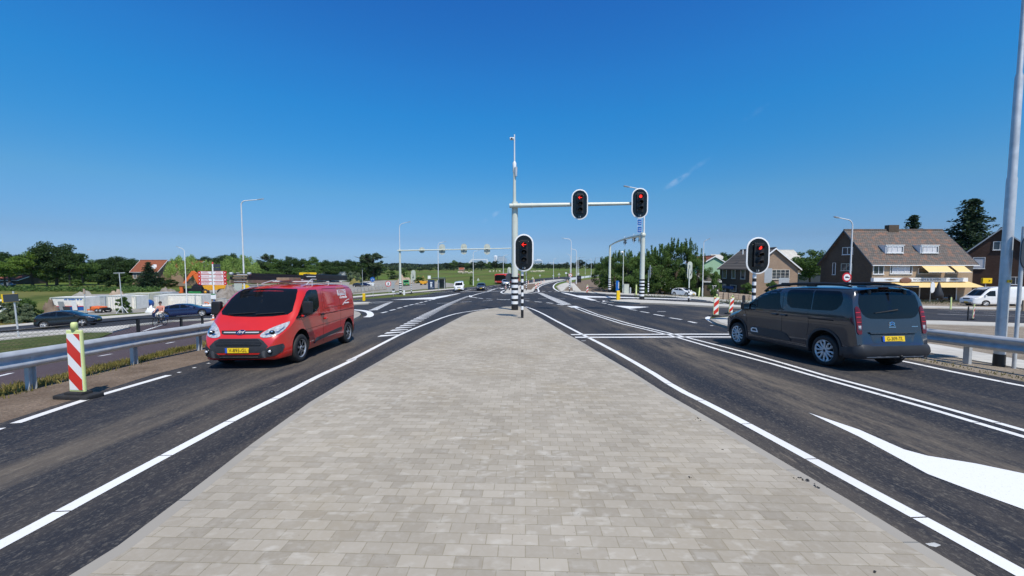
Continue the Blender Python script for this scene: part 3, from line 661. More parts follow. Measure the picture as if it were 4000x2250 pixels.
# far median outline and the bend
LM += strip(smooth_line(V('F', [(480, 757), (330, 800), (285, 832), (330, 858), (430, 873), (650, 872), (880, 857), (1020, 835), (1062, 820), (1045, 790), (1030, 755), (1060, 725), (1150, 682), (1290, 645), (1450, 605), (1600, 575)]), 2), .3)
LM += strip(smooth_line(V('F', [(1476, 822), (1400, 790), (1352, 750), (1345, 715), (1370, 675), (1450, 632), (1600, 598)]), 2), .3)
# hatch strip from the far median to the double line
hl, hr = V('C', [(640, 303), (780, 375), (900, 432), (965, 455)]), V('C', [(690, 300), (850, 362), (980, 412), (1075, 452)])
y = hl[-1][1]; Lp = [Vector(p) for p in hl]; Rp = [Vector(p) for p in hr]
while y < hl[0][1]:
 a = aty(Lp, y); a2 = aty(Lp, y + .5); b = aty(Rp, y); b2 = aty(Rp, y + .4)
 if a2.y - a.y > .05: LM.append([tuple(a), tuple(b), tuple(b2), tuple(a2)])
 y += .8
for p in [((970, 1022), (1110, 1035)), ((1210, 1045), (1340, 1060)), ((1420, 1076), (1540, 1094)), ((790, 1005), (860, 1011))]: LM += strip(V('F', p), .22)
for p in [((1035, 965), (1220, 965)), ((1400, 962), (1585, 963)), ((1740, 963), (1920, 967)), ((680, 966), (870, 965)), ((210, 975), (350, 988)), ((350, 988), (480, 978))]: LM += strip(V('F', p), .16)
for p in [((1120, 819), (1185, 819)), ((1250, 820), (1310, 821)), ((1380, 823), (1440, 826)), ((980, 817), (1030, 815))]: LM += strip(V('F', p), .35)
# east arm
poly('C', [(935, 297), (1010, 306), (1110, 330), (1250, 360), (1395, 400), (1330, 400), (1190, 368), (1080, 338), (960, 306)])
poly('C', [(1110, 335), (1300, 344), (1500, 350), (2576, 381), (2576, 390), (1600, 365), (1250, 362)])
LM += strip(V('C', [(1340, 380), (1560, 381)]), .15)
LM += strip(V('L7', [(310, 1012), (450, 1035), (590, 1055), (760, 1085)]), .3)
LM += strip(V('L7', [(0, 1030), (310, 1047), (590, 1062), (770, 1082)]), .14)
LM += strip(V('K8', [(115, 955), (400, 962), (724, 972)]), .13)
for p in [((190, 939), (300, 943)), ((440, 946), (560, 950)), ((620, 955), (724, 958)), ((110, 925), (520, 935))]: LM += strip(V('K8', p), .12)
poly('C', [(1600, 465), (1800, 472), (2050, 482), (1920, 495), (1800, 506)])
for p in [((1380, 412), (1430, 419)), ((1450, 429), (1510, 440)), ((1530, 449), (1600, 462)), ((1800, 513), (1890, 525)), ((1940, 540), (2045, 557)), ((2105, 575), (2230, 598)), ((2305, 619), (2455, 642)), ((2545, 666), (2640, 686))]: LM += strip(V('C', p), .16)
LM += strip(V('L7', [(560, 1360), (600, 1364)]), .1); LM += strip(V('C', [(2150, 540), (2255, 541)]), .14)
LM += strip(smooth_line(V('L7', [(560, 1248), (528, 1258), (525, 1275), (560, 1303), (640, 1343), (770, 1388)]), 2), .2)
LM += strip(smooth_line(V('C', [(1530, 402), (1480, 402), (1465, 410), (1500, 418), (1600, 424)]), 1), .2)
# west arm
LM += strip(V('P', [(-400, 1325), (0, 1292), (384, 1259.5), (584, 1244), (680, 1236), (865, 1223)]), .16)
LM += strip(V('P', [(0, 1300.5), (384, 1279), (584, 1260.5), (680, 1251.5)]), .12)
poly('K3', [(700, 1075), (870, 1062), (880, 1085), (735, 1135), (640, 1140)])
LM += strip(V('H', [(1350, 265), (1590, 192)]), .13); LM += strip(V('H', [(1605, 183), (1810, 115)]), .13)
for p in [((1108, 468), (1245, 443)), ((1860, 325), (1945, 308)), ((-60, 705), (130, 658)), ((2130, 62), (2190, 56)), ((590, 205), (700, 192)), ((90, 246), (160, 240)), ((1120, 148), (1220, 138))]: LM += strip(V('H', p), .1)
sheet('lane_marking', LM, .016, 'road_paint')
# skid of loose dirt crumbs and a torn paint patch by the kerb
sheet('lane_marking', [V('D', [(1545, 1268), (1600, 1262), (1640, 1278), (1610, 1290), (1570, 1282)])], .016, 'faded_paint')

# ================================================================== STREET FURNITURE
def striped_tube(mb, x, y, z0, levels, r, n=20, first='black_paint', r1=None):
 """levels: rising heights; bands alternate starting with `first` at the foot"""
 c = ['black_paint', 'white_gloss'] if first == 'black_paint' else ['white_gloss', 'black_paint']; z = z0
 for k, l in enumerate(levels):
  mb.mat(c[k % 2]); mb.tube((x, y, z), (x, y, z0 + l), r * (1.015 if c[k % 2] == 'black_paint' else 1.0), n=n); z = z0 + l
 return z
def signal_parts(root, at_, w, h, number=None, lit='round', face=0., backonly=False, roundone=False):
 """parts of a signal head; front towards -y at face=0"""
 x, y, z = at_; M = Matrix.Translation((x, y, z)) @ Matrix.Rotation(face, 4, 'Z'); s = h / 1.8
 if roundone: h = w
 b = MB(); b.mat('white_gloss'); o = stadium(w, h, 14); i_ = stadium(w - .13 * s, h - .13 * s, 14); n = len(o)
 vs = [M @ Vector((p[0], -.02, p[1])) for p in o] + [M @ Vector((p[0], -.03, p[1])) for p in i_] + [M @ Vector((p[0], .0, p[1])) for p in o]
 b.add(vs, [(k, (k + 1) % n, n + (k + 1) % n, n + k)[::-1] for k in range(n)] + [((k + 1) % n, k, 2 * n + k, 2 * n + (k + 1) % n)[::-1] for k in range(n)])
 b.mat('lens_dark'); b.add([M @ Vector((p[0], -.03, p[1])) for p in i_], [tuple(range(n))])
 b.mat('back_grey'); b.add([M @ Vector((p[0], 0, p[1])) for p in o], [tuple(range(n))[::-1]])
 b.build('backboard', root)
 hs_ = MB().mat('black_plastic'); lz = [] if roundone else [.215 * h, .02 * h, -.175 * h]
 if roundone: hs_.bbox(M @ Vector((0, .06, 0)), (w * .4, .14, h * .5), .03, 2, Matrix.Rotation(face, 3, 'Z'))
 else: hs_.bbox(M @ Vector((0, -.06, .02 * h)), (w * .42, .10, h * .64), .02, 2, Matrix.Rotation(face, 3, 'Z'))
 hs_.mat('back_grey'); hs_.bbox(M @ Vector((0, .07, .06 * h)), (w * .36, .13, h * .5), .02, 2, Matrix.Rotation(face, 3, 'Z'))
 hs_.mat('black_paint'); hs_.path([M @ Vector((0, .12, .05 * h)), M @ Vector((-.06 * s, .16, -.12 * h)), M @ Vector((.09 * s, .14, -.3 * h))], .025 * s, 8); hs_.build('housing', root)
 for k, dz in enumerate(lz):
  r = .105 * s * 1.05
  l = MB().mat('lens_dark'); l.lathe([(0, -.145), (r * .6, -.14), (r, -.12), (r, -.1)], M @ Vector((0, 0, dz)), 20, 'y') if abs(face) < .01 else l.sphere(M @ Vector((0, -.12, dz)), r * .8)
  lo = l.build('lens', root)
  v = MB().mat('black_plastic'); vs = []; m = 14; L_ = .30 * s
  for j in range(m + 1):
   a = R(-18) + (math.pi + R(36)) * j / m; front = L_ * (.55 + .45 * max(0, math.sin(a)))
   for rr in (r * 1.22, r * 1.14):
    vs.append(M @ Vector((rr * math.cos(a), -.11, dz + rr * math.sin(a)))); vs.append(M @ Vector((rr * math.cos(a), -.11 - front, dz + rr * math.sin(a) - .03 * s)))
  v.add(vs, [q for j in range(m) for q in ((4 * j, 4 * j + 1, 4 * j + 5, 4 * j + 4), (4 * j + 2, 4 * j + 6, 4 * j + 7, 4 * j + 3), (4 * j + 1, 4 * j + 3, 4 * j + 7, 4 * j + 5))], True)
  v.build('visor', root)
  if k == 0 and lit and not backonly:
   g = MB().mat('lit_red')
   if lit == 'round': g.add([M @ Vector((p[0], -.155, p[1] + dz)) for p in disc(r * .86, 20)], [tuple(range(20))])
   else:
    q = r * .98; t = r * .2
    for pl in ([(-q, 0), (-q + t * 1.4, 0), (0.05 * q, q * .8 - 0), (-.17 * q, q * .92)], [(-q, 0), (-.17 * q, -q * .92), (.05 * q, -q * .8), (-q + t * 1.4, 0)], [(-q + t, t * .55), (-q + t, -t * .55), (q, -t * .75), (q, t * .75)]):
     g.add([M @ Vector((p[0], -.155, p[1] + dz)) for p in pl], [tuple(range(len(pl)))])
   g.build('lit_symbol', root)
 if number and not backonly: text_mesh(number, .13 * s, 'white_gloss', TM((x, y - .034, z - .405 * h)), .001, parent=root)
 br = MB().mat('mast_grey'); br.box(M @ Vector((0, -.032, .3 * h)), (w * .5, .006, .012 * s)) if not (backonly or roundone) else br.box(M @ Vector((0, .02, 0)), (.05, .02, .05)); br.build('bracket', root)

# --- median mast with arm and two signals
p0 = GV('L5', 945, 1308, .1); Y0 = p0.y; zb = p0.z + .1
mx_ = p0.x
mast = empty('signal_mast', (0, 0, 0), 0, 'tall grey mast with black and white banded foot and long arm on the brick median', 'signal mast', 'masts carrying signals over the road')
mb = MB(); sc = Y0 / FPX; zt = zat(789, Y0)
lev = [(1310 - q) / 3.622 * sc for q in (1222, 1180, 1147, 1100, 1067, 1025, 992, 949, 915, 872, 837)]
top = striped_tube(mb, mx_, Y0, zb, lev, 13.2 * sc, 28); mb.mat('mast_grey'); mb.path([(mx_, Y0, top), (mx_, Y0, zt - .1), (mx_, Y0, zt)], [12.9 * sc, 12.0 * sc, 11.6 * sc], 28); mb.build('pole', mast)
ux = mx_ - 1.5 * sc
mb = MB().mat('mast_grey'); z1, z2 = zat(675, Y0), zat(630, Y0); mb.path([(ux, Y0, zt), (ux, Y0, z1)], [6.3 * sc, 5.2 * sc], 18); mb.mat('lamp_white'); mb.path([(ux, Y0, z1), (ux, Y0, z1 + .05), (ux, Y0, z2 - .1), (ux, Y0, z2)], [5.4 * sc, 7. * sc, 7 * sc, 3.2 * sc], 16); mb.path([(ux, Y0, z2), (ux, Y0, zat(525, Y0))], [3. * sc, 2.2 * sc], 12); mb.build('upper_pole', mast)
mb = MB().mat('galv_steel'); mb.bbox((ux - .16, Y0 - .05, zat(543, Y0)), (.26, .16, .14), .03); mb.tube((ux - .1, Y0, zat(543, Y0)), (ux, Y0, zat(543, Y0)), .03); mb.mat('lens_dark').tube((ux - .16, Y0 - .13, zat(543, Y0)), (ux - .16, Y0 - .15, zat(543, Y0)), .045); mb.build('camera', mast)
mb = MB().mat('galv_steel'); mb.path([(ux + .09, Y0 - .12, zat(655, Y0)), (ux + .09, Y0 - .12, zat(690, Y0))], [.09, .07], 12); mb.build('antenna', mast)
za = zat(801, Y0 - .35); ya = Y0 - .3
mb = MB().mat('mast_grey'); e1, e2 = W3(2022, 803, ya), W3(2476, 795, ya); mb.path([W3(1990, 804, ya), e1], [.13, .13], 18); mb.path([e1, W3(2240, 799, ya), e2], [.135, .115, .09], 18)
for u_ in (2008, 2033, 2078): q = W3(u_, 803, ya); mb.tube(q - Vector((.03, 0, 0)), q + Vector((.03, 0, 0)), .165, n=18)
mb.box((mx_, Y0 - .15, e1.z), (.3, .34, .24)); mb.build('arm', mast)
for (u_, v_, num, lit) in ((2264.5, 799, '3.1', 'arrow'), (2499, 794, '2.2', 'round')):
 q = W3(u_, v_, ya - .24); h_ = px(117, q.y); w_ = px(64, q.y)
 sg = empty('traffic_signal', q, 0, 'red lit signal head hung mid arm showing a red left arrow' if lit == 'arrow' else 'red lit signal head at the tip of the long arm showing a red round light', 'traffic signal', 'signal heads facing the median')
 signal_parts(sg, (0, 0, 0), w_, h_, num, lit)
def small_signal(base, shield, w, h, bands, r, label, number=None, lit=None, face=0., back=False, group='signal posts at the kerb', dz=.1):
 g = G(*base, dz); s = g.y / FPX; t = empty('signal_post', (g.x, g.y, g.z + dz), 0, label, 'signal post', group)
 zs = zat(shield[1], g.y) - g.z - dz; zlow = zs - h * s / 2
 mb = MB(); lv = [k * zlow for k in bands]; tp = striped_tube(mb, 0, 0, 0, lv, r * s, 16); mb.mat('mast_grey'); mb.tube((0, 0, tp), (0, 0, zs + h * s * .1), r * s * .8, n=14); mb.build('pole', t)
 sx = xoff = W3(shield[0], shield[1], g.y).x - g.x
 signal_parts(t, (sx, -.12 if not back else .12, zs), w * s, h * s, number, lit, face, back); return t
bnd = [(1418 - q) / (1418 - 758) for q in (1300, 1247, 1203, 1150, 1107, 1053, 1010, 955, 912, 862, 815, 765)]
small_signal((2040, 1242), (2046, 988), 75, 145, bnd, 5.2, 'banded post with red left arrow signal on the tip of the brick median', '3.2', 'arrow')
small_signal((2941, 1257), (2953, 999), 90, 143, bnd, 7, 'banded post with red round signal behind the front of the grey minivan', '2.3', 'round')
small_signal((1607, 1147), (1614, 1075), 17, 40, bnd[:9], 2, 'banded post with grey signal back by the left mast', None, None, math.pi, True)
small_signal((2690, 1180), (2697, 1056.5), 24, 70, bnd[:7], 3, 'banded post with grey signal back on the long pale island', None, None, math.pi + .35, True)
small_signal((2532, 1151), (2538, 1061), 30, 52, bnd[:9], 2.4, 'banded post with side-on signal in front of the dark trees', None, None, R(80))
small_signal((2056, 1134), (2056, 1071), 10, 18, bnd[:11], 1.8, 'thin banded post with side-on signal on the far median soil', None, None, R(80))
small_signal((1990, 1133), (1989, 1057), 13, 27, bnd[:5], 2, 'signal post seen from behind just left of the big median mast', None, None, math.pi, True)
t = small_signal((2224, 1139), (2219, 1075), 9, 15, bnd[:11], 1.8, 'thin banded post with round red and white sign on the right curb island', None, None, R(-70))
q = W3(2228.5, 1075, t.location.y - .3); mb = MB().mat('sign_red').prism(disc(px(7, q.y), 24), .02, Matrix.Translation(q - t.location)); mb.mat('white_gloss').prism(disc(px(5.2, q.y), 24), .03, Matrix.Translation(q - t.location)); mb.mat('black_paint').box(q - t.location + Vector((0, -.02, 0)), (px(4, q.y), .01, px(3, q.y))); mb.build('round_sign', t)

# --- left gantry
g = GV('L4', 840, 1060); yl = g.y; s = yl / FPX
gan = empty('signal_mast', (g.x, g.y, g.z), 0, 'left mast with banded foot, street lamp top and long arm of signals seen from behind', 'signal mast', 'masts carrying signals over the road')
mb = MB(); lv = [(1060 - q) / 3.916 * s for q in (1025, 1005, 985, 968, 950, 932, 915, 898, 882, 865)]; tp = striped_tube(mb, 0, 0, 0, lv, 4.9 * s, 20)
zt = zat(977, yl) - g.z; mb.mat('mast_grey'); mb.path([(0, 0, tp), (0, 0, zt + .25)], [4.6 * s, 3.6 * s], 18); mb.build('pole', gan)
def lamp_arm(mb, x0, z0, ztop, r0, r1, ax, ay, lift=.25, rad=.9):
 """tapered pole, bent over into an arm of (ax, ay), and a flat luminaire"""
 L_ = math.hypot(ax, ay); dx, dy = ax / L_, ay / L_; pts = [(x0, 0, z0), (x0, 0, (z0 + ztop) / 2), (x0, 0, ztop - rad)]; rr = [r0, (r0 + r1) / 2 * 1.0, r1]
 for k in range(1, 7): a = R(15 * k); d = rad * (1 - math.cos(a)); pts.append((x0 + dx * d, dy * d, ztop - rad + rad * math.sin(a))); rr.append(r1 * .95)
 e = L_ * .72; pts.append((x0 + dx * e, dy * e, ztop + lift * .6)); rr.append(r1 * .8)
 mb.mat('lamp_white').path(pts, rr, 12)
 return (x0 + dx * e, dy * e, ztop + lift * .6), (dx, dy), L_ - e
def lamp_head(root, e, d, L_, lift=.1, wide=.16):
 h = MB().mat('sign_grey'); M = Matrix.Translation(e) @ Matrix.Rotation(math.atan2(d[1], d[0]), 4, 'Z')
 o = [(0, -.4 * wide), (L_ * .25, -wide), (L_ * .8, -wide * .9), (L_, -wide * .3), (L_, wide * .3), (L_ * .8, wide * .9), (L_ * .25, wide), (0, .4 * wide)]; n = len(o)
 vs = [M @ Vector((x, y, .035 + lift * x / L_)) for x, y in o] + [M @ Vector((x, y, -.035 + lift * x / L_)) for x, y in o]
 h.add(vs, [tuple(range(n)), tuple(range(2 * n - 1, n - 1, -1))] + [((k + 1) % n, k, n + k, n + (k + 1) % n) for k in range(n)]); h.build('lamp_head', root)
mb = MB(); e = lamp_arm(mb, 0, zt + .25, zat(872, yl) - g.z, 1.5 * s, 1.1 * s, px(45, yl), -.3, .3); mb.build('lamp_pole', gan); lamp_head(gan, *e)
mb = MB().mat('mast_grey'); a1 = W3(1553, 979, yl - .3) - g; a2 = W3(1996, 970, yl - .3) - g; mb.path([a1, (a1 + a2) / 2, a2], [2.7 * s, 2.3 * s, 1.9 * s], 14); mb.box((0, -.15, a1.z), (.25, .34, .22)); mb.build('arm', gan)
for i, (u_, v_, w_, h_) in enumerate([(1648, 977.5, 23, 23), (1727, 974.5, 24, 42), (1812, 973, 24, 42), (1902.7, 973.7, 24, 42)]):
 q = W3(u_, v_, yl - .05); lab = ['small round signal back nearest the left mast on its arm', 'oval signal back second from the left mast on its arm', 'oval signal back third along the left arm, over the white van', 'oval signal back farthest out on the left arm, beside the tall median mast'][i]
 sg = empty('traffic_signal', q, 0, lab, 'traffic signal', 'signal backs on the left arm'); signal_parts(sg, (0, 0, 0), w_ * s, h_ * s, None, None, math.pi, True, i == 0)
# --- right mast, curved arm, second post
g = G(2506.7, 1171, .12); yr = g.y; s = yr / FPX; gr_ = Vector((g.x, g.y, g.z + .12))
ms = empty('signal_mast', gr_, 0, 'right mast with banded foot on the pale island, blue street signs and curved arm', 'signal mast', 'masts carrying signals over the road')
mb = MB(); lv = [(1163 - q) / 3.622 * s for q in (1110, 1083, 1060, 1036, 1012, 988, 962, 940, 917, 893, 870)]; tp = striped_tube(mb, 0, 0, 0, lv, 9.4 * s, 24)
zt = zat(909, yr) - gr_.z; mb.mat('mast_grey'); mb.path([(0, 0, tp), (0, 0, zt)], [9.2 * s, 8.4 * s], 24); mb.build('pole', ms)
mb = MB(); e = lamp_arm(mb, .09, zt, zat(738, yr) - gr_.z, 3.6 * s, 2.0 * s, -px(84, yr), -.2, .25, .6); mb.build('lamp_pole', ms); lamp_head(ms, *e)
for (a, b) in ((20, 112), (122, 215), (-75, 8)):
 q = W3(*pp('L6', 1261, (a + b) / 2), yr - .1) - gr_; w_, h_ = px(17, yr), px((b - a) / 3.622, yr)
 mb = MB().mat('white_gloss').prism(rrect(w_, h_ * .96, .06), .03, Matrix.Translation(q)); mb.mat('sign_blue').prism(rrect(w_ * .92, h_ * .88, .05), .045, Matrix.Translation(q)); mb.mat('white_gloss')
 for k in (-.18, .1): mb.box(q + Vector((.02, -.027, k * h_)), (w_ * .6, .006, h_ * .05))
 mb.build('street_sign', ms)
g2 = GV('L6', 835, 1062); s2 = g2.y / FPX; zt2 = zat(959, g2.y) - g2.z
mb = MB(); d2 = g2 - gr_; lv = [(1062 - q) / 3.622 * s2 for q in (1015, 996, 980, 965, 950, 935, 918, 903, 887, 872, 860)]; tp = striped_tube(mb, d2.x, d2.y, d2.z, lv, 5.2 * s2, 18); mb.mat('mast_grey'); mb.path([(d2.x, d2.y, tp), (d2.x, d2.y, d2.z + zt2)], [4.8 * s2, 4.0 * s2], 18); mb.build('second_pole', ms)
A_ = Vector((0, 0, zat(918, yr) - gr_.z)); B_ = Vector((d2.x, d2.y, d2.z + zt2)); pts = []
for k in range(15): t_ = k / 14; q = A_.lerp(B_, t_); q.z += .28 * math.sin(math.pi * t_) ** .9; pts.append(q)
mb = MB().mat('mast_grey').path(pts, [.17 - .05 * k / 14 for k in range(15)], 14); mb.lathe([(0, -.25), (.2, -.25), (.2, .25), (0, .25)], A_, 16, 'y'); mb.build('arm', ms)
for i, (u_, v_) in enumerate([pp('L6', 1052, 335), pp('L6', 1180, 298), pp('L6', 1268, 310)]):
 yy = [53, 46.5, 42][i]; q = W3(u_, v_, yy); sg = empty('traffic_signal', q, 0, ['side-on signal head farthest out on the curved arm', 'side-on signal head mid way along the curved arm', 'side-on signal head half hidden by the right mast'][i], 'traffic signal', 'side-on signals on the curved arm')
 signal_parts(sg, (0, 0, 0), .9, px(38, yy), None, None, R(68))

# --- street lamps
def street_lamp(base, vt, au, label, ay=0., w=1.6, group='street lamps along the roads', lift=.2, rad=.8, step=True):
 g = G(*base); s = g.y / FPX; t = empty('street_lamp', g, 0, label, 'street lamp', group); zt = zat(vt, g.y) - g.z
 mb = MB().mat('lamp_white'); f = .16 * zt; r = max(.04, w * s); mb.path([(0, 0, 0), (0, 0, f)], [r * 1.5, r * 1.4], 14); e = lamp_arm(mb, 0, f, zt, r, r * .62, px(au, g.y), ay, lift, rad); mb.build('pole', t)
 lamp_head(t, *e, .1, max(.12, .1)); return t
street_lamp((958, 1212), 784, 88, 'tall grey street lamp rising behind the red van', w=3.1, rad=.5)
street_lamp((731, 1203), 968, -16, 'street lamp between the long white container and the willow', -.9, 2.0)
street_lamp((1712.6, 1128), 947, 32, 'street lamp beside the bus shelter', w=1.7)
street_lamp((1849, 1116), 981, 25, 'street lamp behind the oncoming dark hatchback', w=1.4)
street_lamp((1966, 1096), 997, 22, 'street lamp behind the red bus, before the pale towers', w=1.2)
street_lamp((2230, 1124), 933, -39, 'tallest street lamp of the far cluster, by the right kerb island', w=1.7)
street_lamp((2251, 1110), 974, -25, 'second tallest street lamp of the far cluster, before the dark cabinet', w=1.5)
street_lamp((2227, 1101), 993, -16, 'street lamp of the far cluster just left of the tallest one', w=1.1)
street_lamp((2162, 1090), 1010, 13, 'lone thin street lamp left of the far cluster', w=.9)
street_lamp((2260, 1083), 1004, -12, 'far street lamp right of the cluster, nearer of a close pair', w=.8)
street_lamp((2256, 1081), 1008, -10, 'far street lamp right of the cluster, farther of a close pair', w=.8)
street_lamp((2309, 1077), 1012, -10, 'far street lamp by the pale barrier, near the dark trees', w=.8)
street_lamp((2286, 1072), 1036, -6, 'smallest far street lamp before the round tree', w=.6)
street_lamp((2743.5, 1161), 938, 15, 'street lamp in front of the green house', -.8, 1.9, rad=.5)
street_lamp((2864, 1150), 1051, 13, 'low street lamp before the dark brick house', -.5, 1.8, rad=.4)
street_lamp((3314, 1216), 857, -74, 'street lamp with long arm at the left gable of the awning house', w=3.4, rad=.5)
street_lamp((3431, 1165), 957, 47, 'small street lamp in front of the awning house', w=1.8, rad=.3)
street_lamp((3523, 1150), 1026, 12, 'thin low post before the large curtained window of the awning house', w=1., rad=.2)
g = GV('L6', 1025, 1075); s = g.y / FPX; t = empty('floodlight_pole', g, 0, 'pale pole with a white round lamp by the grey control cabinet', 'pole light'); zt = zat(985, g.y) - g.z
mb = MB().mat('mast_grey'); mb.path([(0, 0, 0), (0, 0, zt * .33)], [2.6 * s, 2.3 * s], 12); mb.path([(0, 0, zt * .33), (0, 0, zt)], [1.8 * s, 1.2 * s], 12); mb.build('pole', t); mb = MB().mat('white_gloss').sphere((-.25, 0, zt), (.32, .2, .17)); mb.build('lamp_head', t)
# the big galvanised pole at the right edge
g = G(3901, 1431); t = empty('lamp_mast', g, 0, 'thick galvanised steel pole with black foot at the right edge', 'pole'); s = g.y / FPX
mb = MB(); s *= .66; mb.mat('black_paint').tube((0, 0, -.1), (0, 0, .27), 27 * s, 25.5 * s, 28); mb.mat('galv_steel')
zz = [.27, zat(700, g.y) - g.z, zat(690, g.y) - g.z, zat(300, g.y) - g.z, zat(285, g.y) - g.z, 12.]; rr = [24, 22, 19, 17, 12, 10]
mb.path([(0, 0, z) for z in zz], [k * s for k in rr], 28); mb.build('pole', t); z_ = zat(1098, g.y) - g.z; mb = MB().mat('yellow').box((-.01, -25 * s, z_), (26 * s, .01, 16 * s)); mb.mat('black_paint').box((0, -25 * s - .006, z_), (12 * s, .004, 6 * s)); mb.build('sticker', t)
# the dark sign plate on its thin post, right edge
g = G(3960, 1440); t = empty('sign_post', g, 0, 'back of a dark round-cornered sign on a thin steel post at the right edge', 'road sign'); s = g.y / FPX
mb = MB().mat('galv_steel').tube((0, 0, 0), (0, 0, zat(885, g.y) - g.z), .032); mb.build('pole', t)
mb = MB().mat('sign_dark').prism(rrect(.92, .76, .24, 6), .02, Matrix.Translation((.37, -.05, zat(985, g.y) - g.z))); mb.build('sign_plate', t)

# --- guard rails
def guard_rail(base_pts, label, ht=.72, z=0, post_at=None, side=1):
 P_ = [Vector((p[0], p[1], gz(p[0], p[1]))) for p in base_pts]; o = P_[0]; t = empty('guard_rail', o, 0, label, 'guard rail')
 prof = [(0, 0), (.03, .01), (.075, .05), (.08, .085), (.02, .13), (.0, .155), (.02, .18), (.08, .225), (.075, .26), (.03, .30), (0, .31)]
 vs = []; n = len(prof)
 for i, p in enumerate(P_):
  d = (P_[min(i + 1, len(P_) - 1)] - P_[max(i - 1, 0)]); d.z = 0; d.normalize(); nn = Vector((d.y, -d.x, 0)) * side
  for a, b in prof: vs.append(p - o + nn * (a + .06) + Vector((0, 0, ht - .31 + b)))
  for a, b in prof: vs.append(p - o + nn * (a + .054) + Vector((0, 0, ht - .31 + b)))
 fs = []
 for i in range(len(P_) - 1):
  for k in range(n - 1): fs += [(2 * n * i + k, 2 * n * (i + 1) + k, 2 * n * (i + 1) + k + 1, 2 * n * i + k + 1), (2 * n * i + n + k, 2 * n * i + n + k + 1, 2 * n * (i + 1) + n + k + 1, 2 * n * (i + 1) + n + k)]
 MB().mat('galv_steel').add(vs, fs, True).build('rail', t)
 for q in post_at:
  b = Vector((q[0], q[1], gz(q[0], q[1]))) - o; d = q[2]
  m = MB().mat('galv_steel'); Rm = Matrix.Rotation(d, 3, 'Z')
  m.box(b + Vector((0, 0, ht / 2 - .04)), (.012, .11, ht + .02), Rm); m.box(b + Rm @ Vector((.035, .052, ht / 2 - .04)), (.06, .008, ht + .02), Rm); m.box(b + Rm @ Vector((.035, -.052, ht / 2 - .04)), (.06, .008, ht + .02), Rm); m.box(b + Rm @ Vector((.05 * side, 0, ht - .15)), (.07, .06, .12), Rm); m.build('post', t)
 return t
lp = [G(u_, v_) for u_, v_ in ((116, 1524), (520, 1425), (775, 1370))]; dr = (lp[2] - lp[0]); pit = math.atan2(dr.y, dr.x)
ln = dr.length; dn = dr / ln; rail = [(lp[0] - dn * 8).to_2d(), (lp[0] - dn * 3).to_2d(), lp[0].to_2d(), lp[1].to_2d(), lp[2].to_2d()] + [(lp[2] + dn * k).to_2d() for k in (2, 4)]
guard_rail(rail, 'steel guard rail between the left carriageway and the dark cycle path', .70, post_at=[(p.x, p.y, pit - R(90)) for p in [lp[0] - dn * 4, lp[0], lp[1], lp[2], lp[2] + dn * 2.7]], side=1)
rp = [G(3772, 1422), G(3960, 1444)]; dn = Vector((-.06, 1, 0)).normalized(); b0 = rp[0]
rail = [(b0 - dn * 10).to_2d(), (b0 - dn * 2).to_2d(), b0.to_2d(), (b0 + dn * 2).to_2d(), (b0 + dn * 4).to_2d()]
guard_rail(rail, 'steel guard rail behind the grey minivan at the right roadside', .70, post_at=[(p.x, p.y, math.atan2(dn.y, dn.x) - R(90)) for p in [b0 - dn * 4, b0 - dn * 2, b0, b0 + dn * 2]], side=-1)

# --- black mesh fence
fb = [(0, 1372, 1296), (297, 1345, 1268), (541.6, 1312, 1246), (709, 1281, 1238), (791, 1267, 1234)]
bs = [G(u, v) for u, v, w in fb]; hs2 = [zat(w, b.y) - b.z for b, (u, v, w) in zip(bs, fb)]
t = empty('mesh_fence', bs[0], 0, 'low black wire mesh fence between the cycle path and guard rail', 'fence'); o = bs[0]
bs = [bs[0] + (bs[0] - bs[1])] + bs; hs2 = [hs2[0]] + hs2
mb = MB().mat('black_paint').path([b - o + Vector((0, 0, h)) for b, h in zip(bs, hs2)], .03, 8); mb.build('top_rail', t)
for b, h in list(zip(bs, hs2))[3:] + [(bs[2], hs2[2])][:0]: MB().mat('black_paint').box(b - o + Vector((0, 0, h / 2)), (.085, .085, h)).build('post', t)
mb = MB().mat('mesh_wire')
for a, b, h1, h2 in zip(bs, bs[1:], hs2, hs2[1:]):
 L_ = (b - a).length; n = max(2, int(L_ / .13)); d = (b - a) / L_; h_ = (h1 + h2) / 2
 for k in range(-6, n):
  for sgn in (0, 1):
   s0 = k * L_ / n; s1 = s0 + .7; t0 = max(0, s0); t1 = min(L_, s1)
   if t1 - t0 < .05: continue
   z0, z1 = (0.03, h_) if sgn else (h_, .03); za_ = z0 + (z1 - z0) * (t0 - s0) / .7; zb_ = z0 + (z1 - z0) * (t1 - s0) / .7
   mb.tube(a + d * t0 - o + Vector((0, 0, za_)), a + d * t1 - o + Vector((0, 0, zb_)), .003, n=3, cap=False)
mb.build('wire_mesh', t)

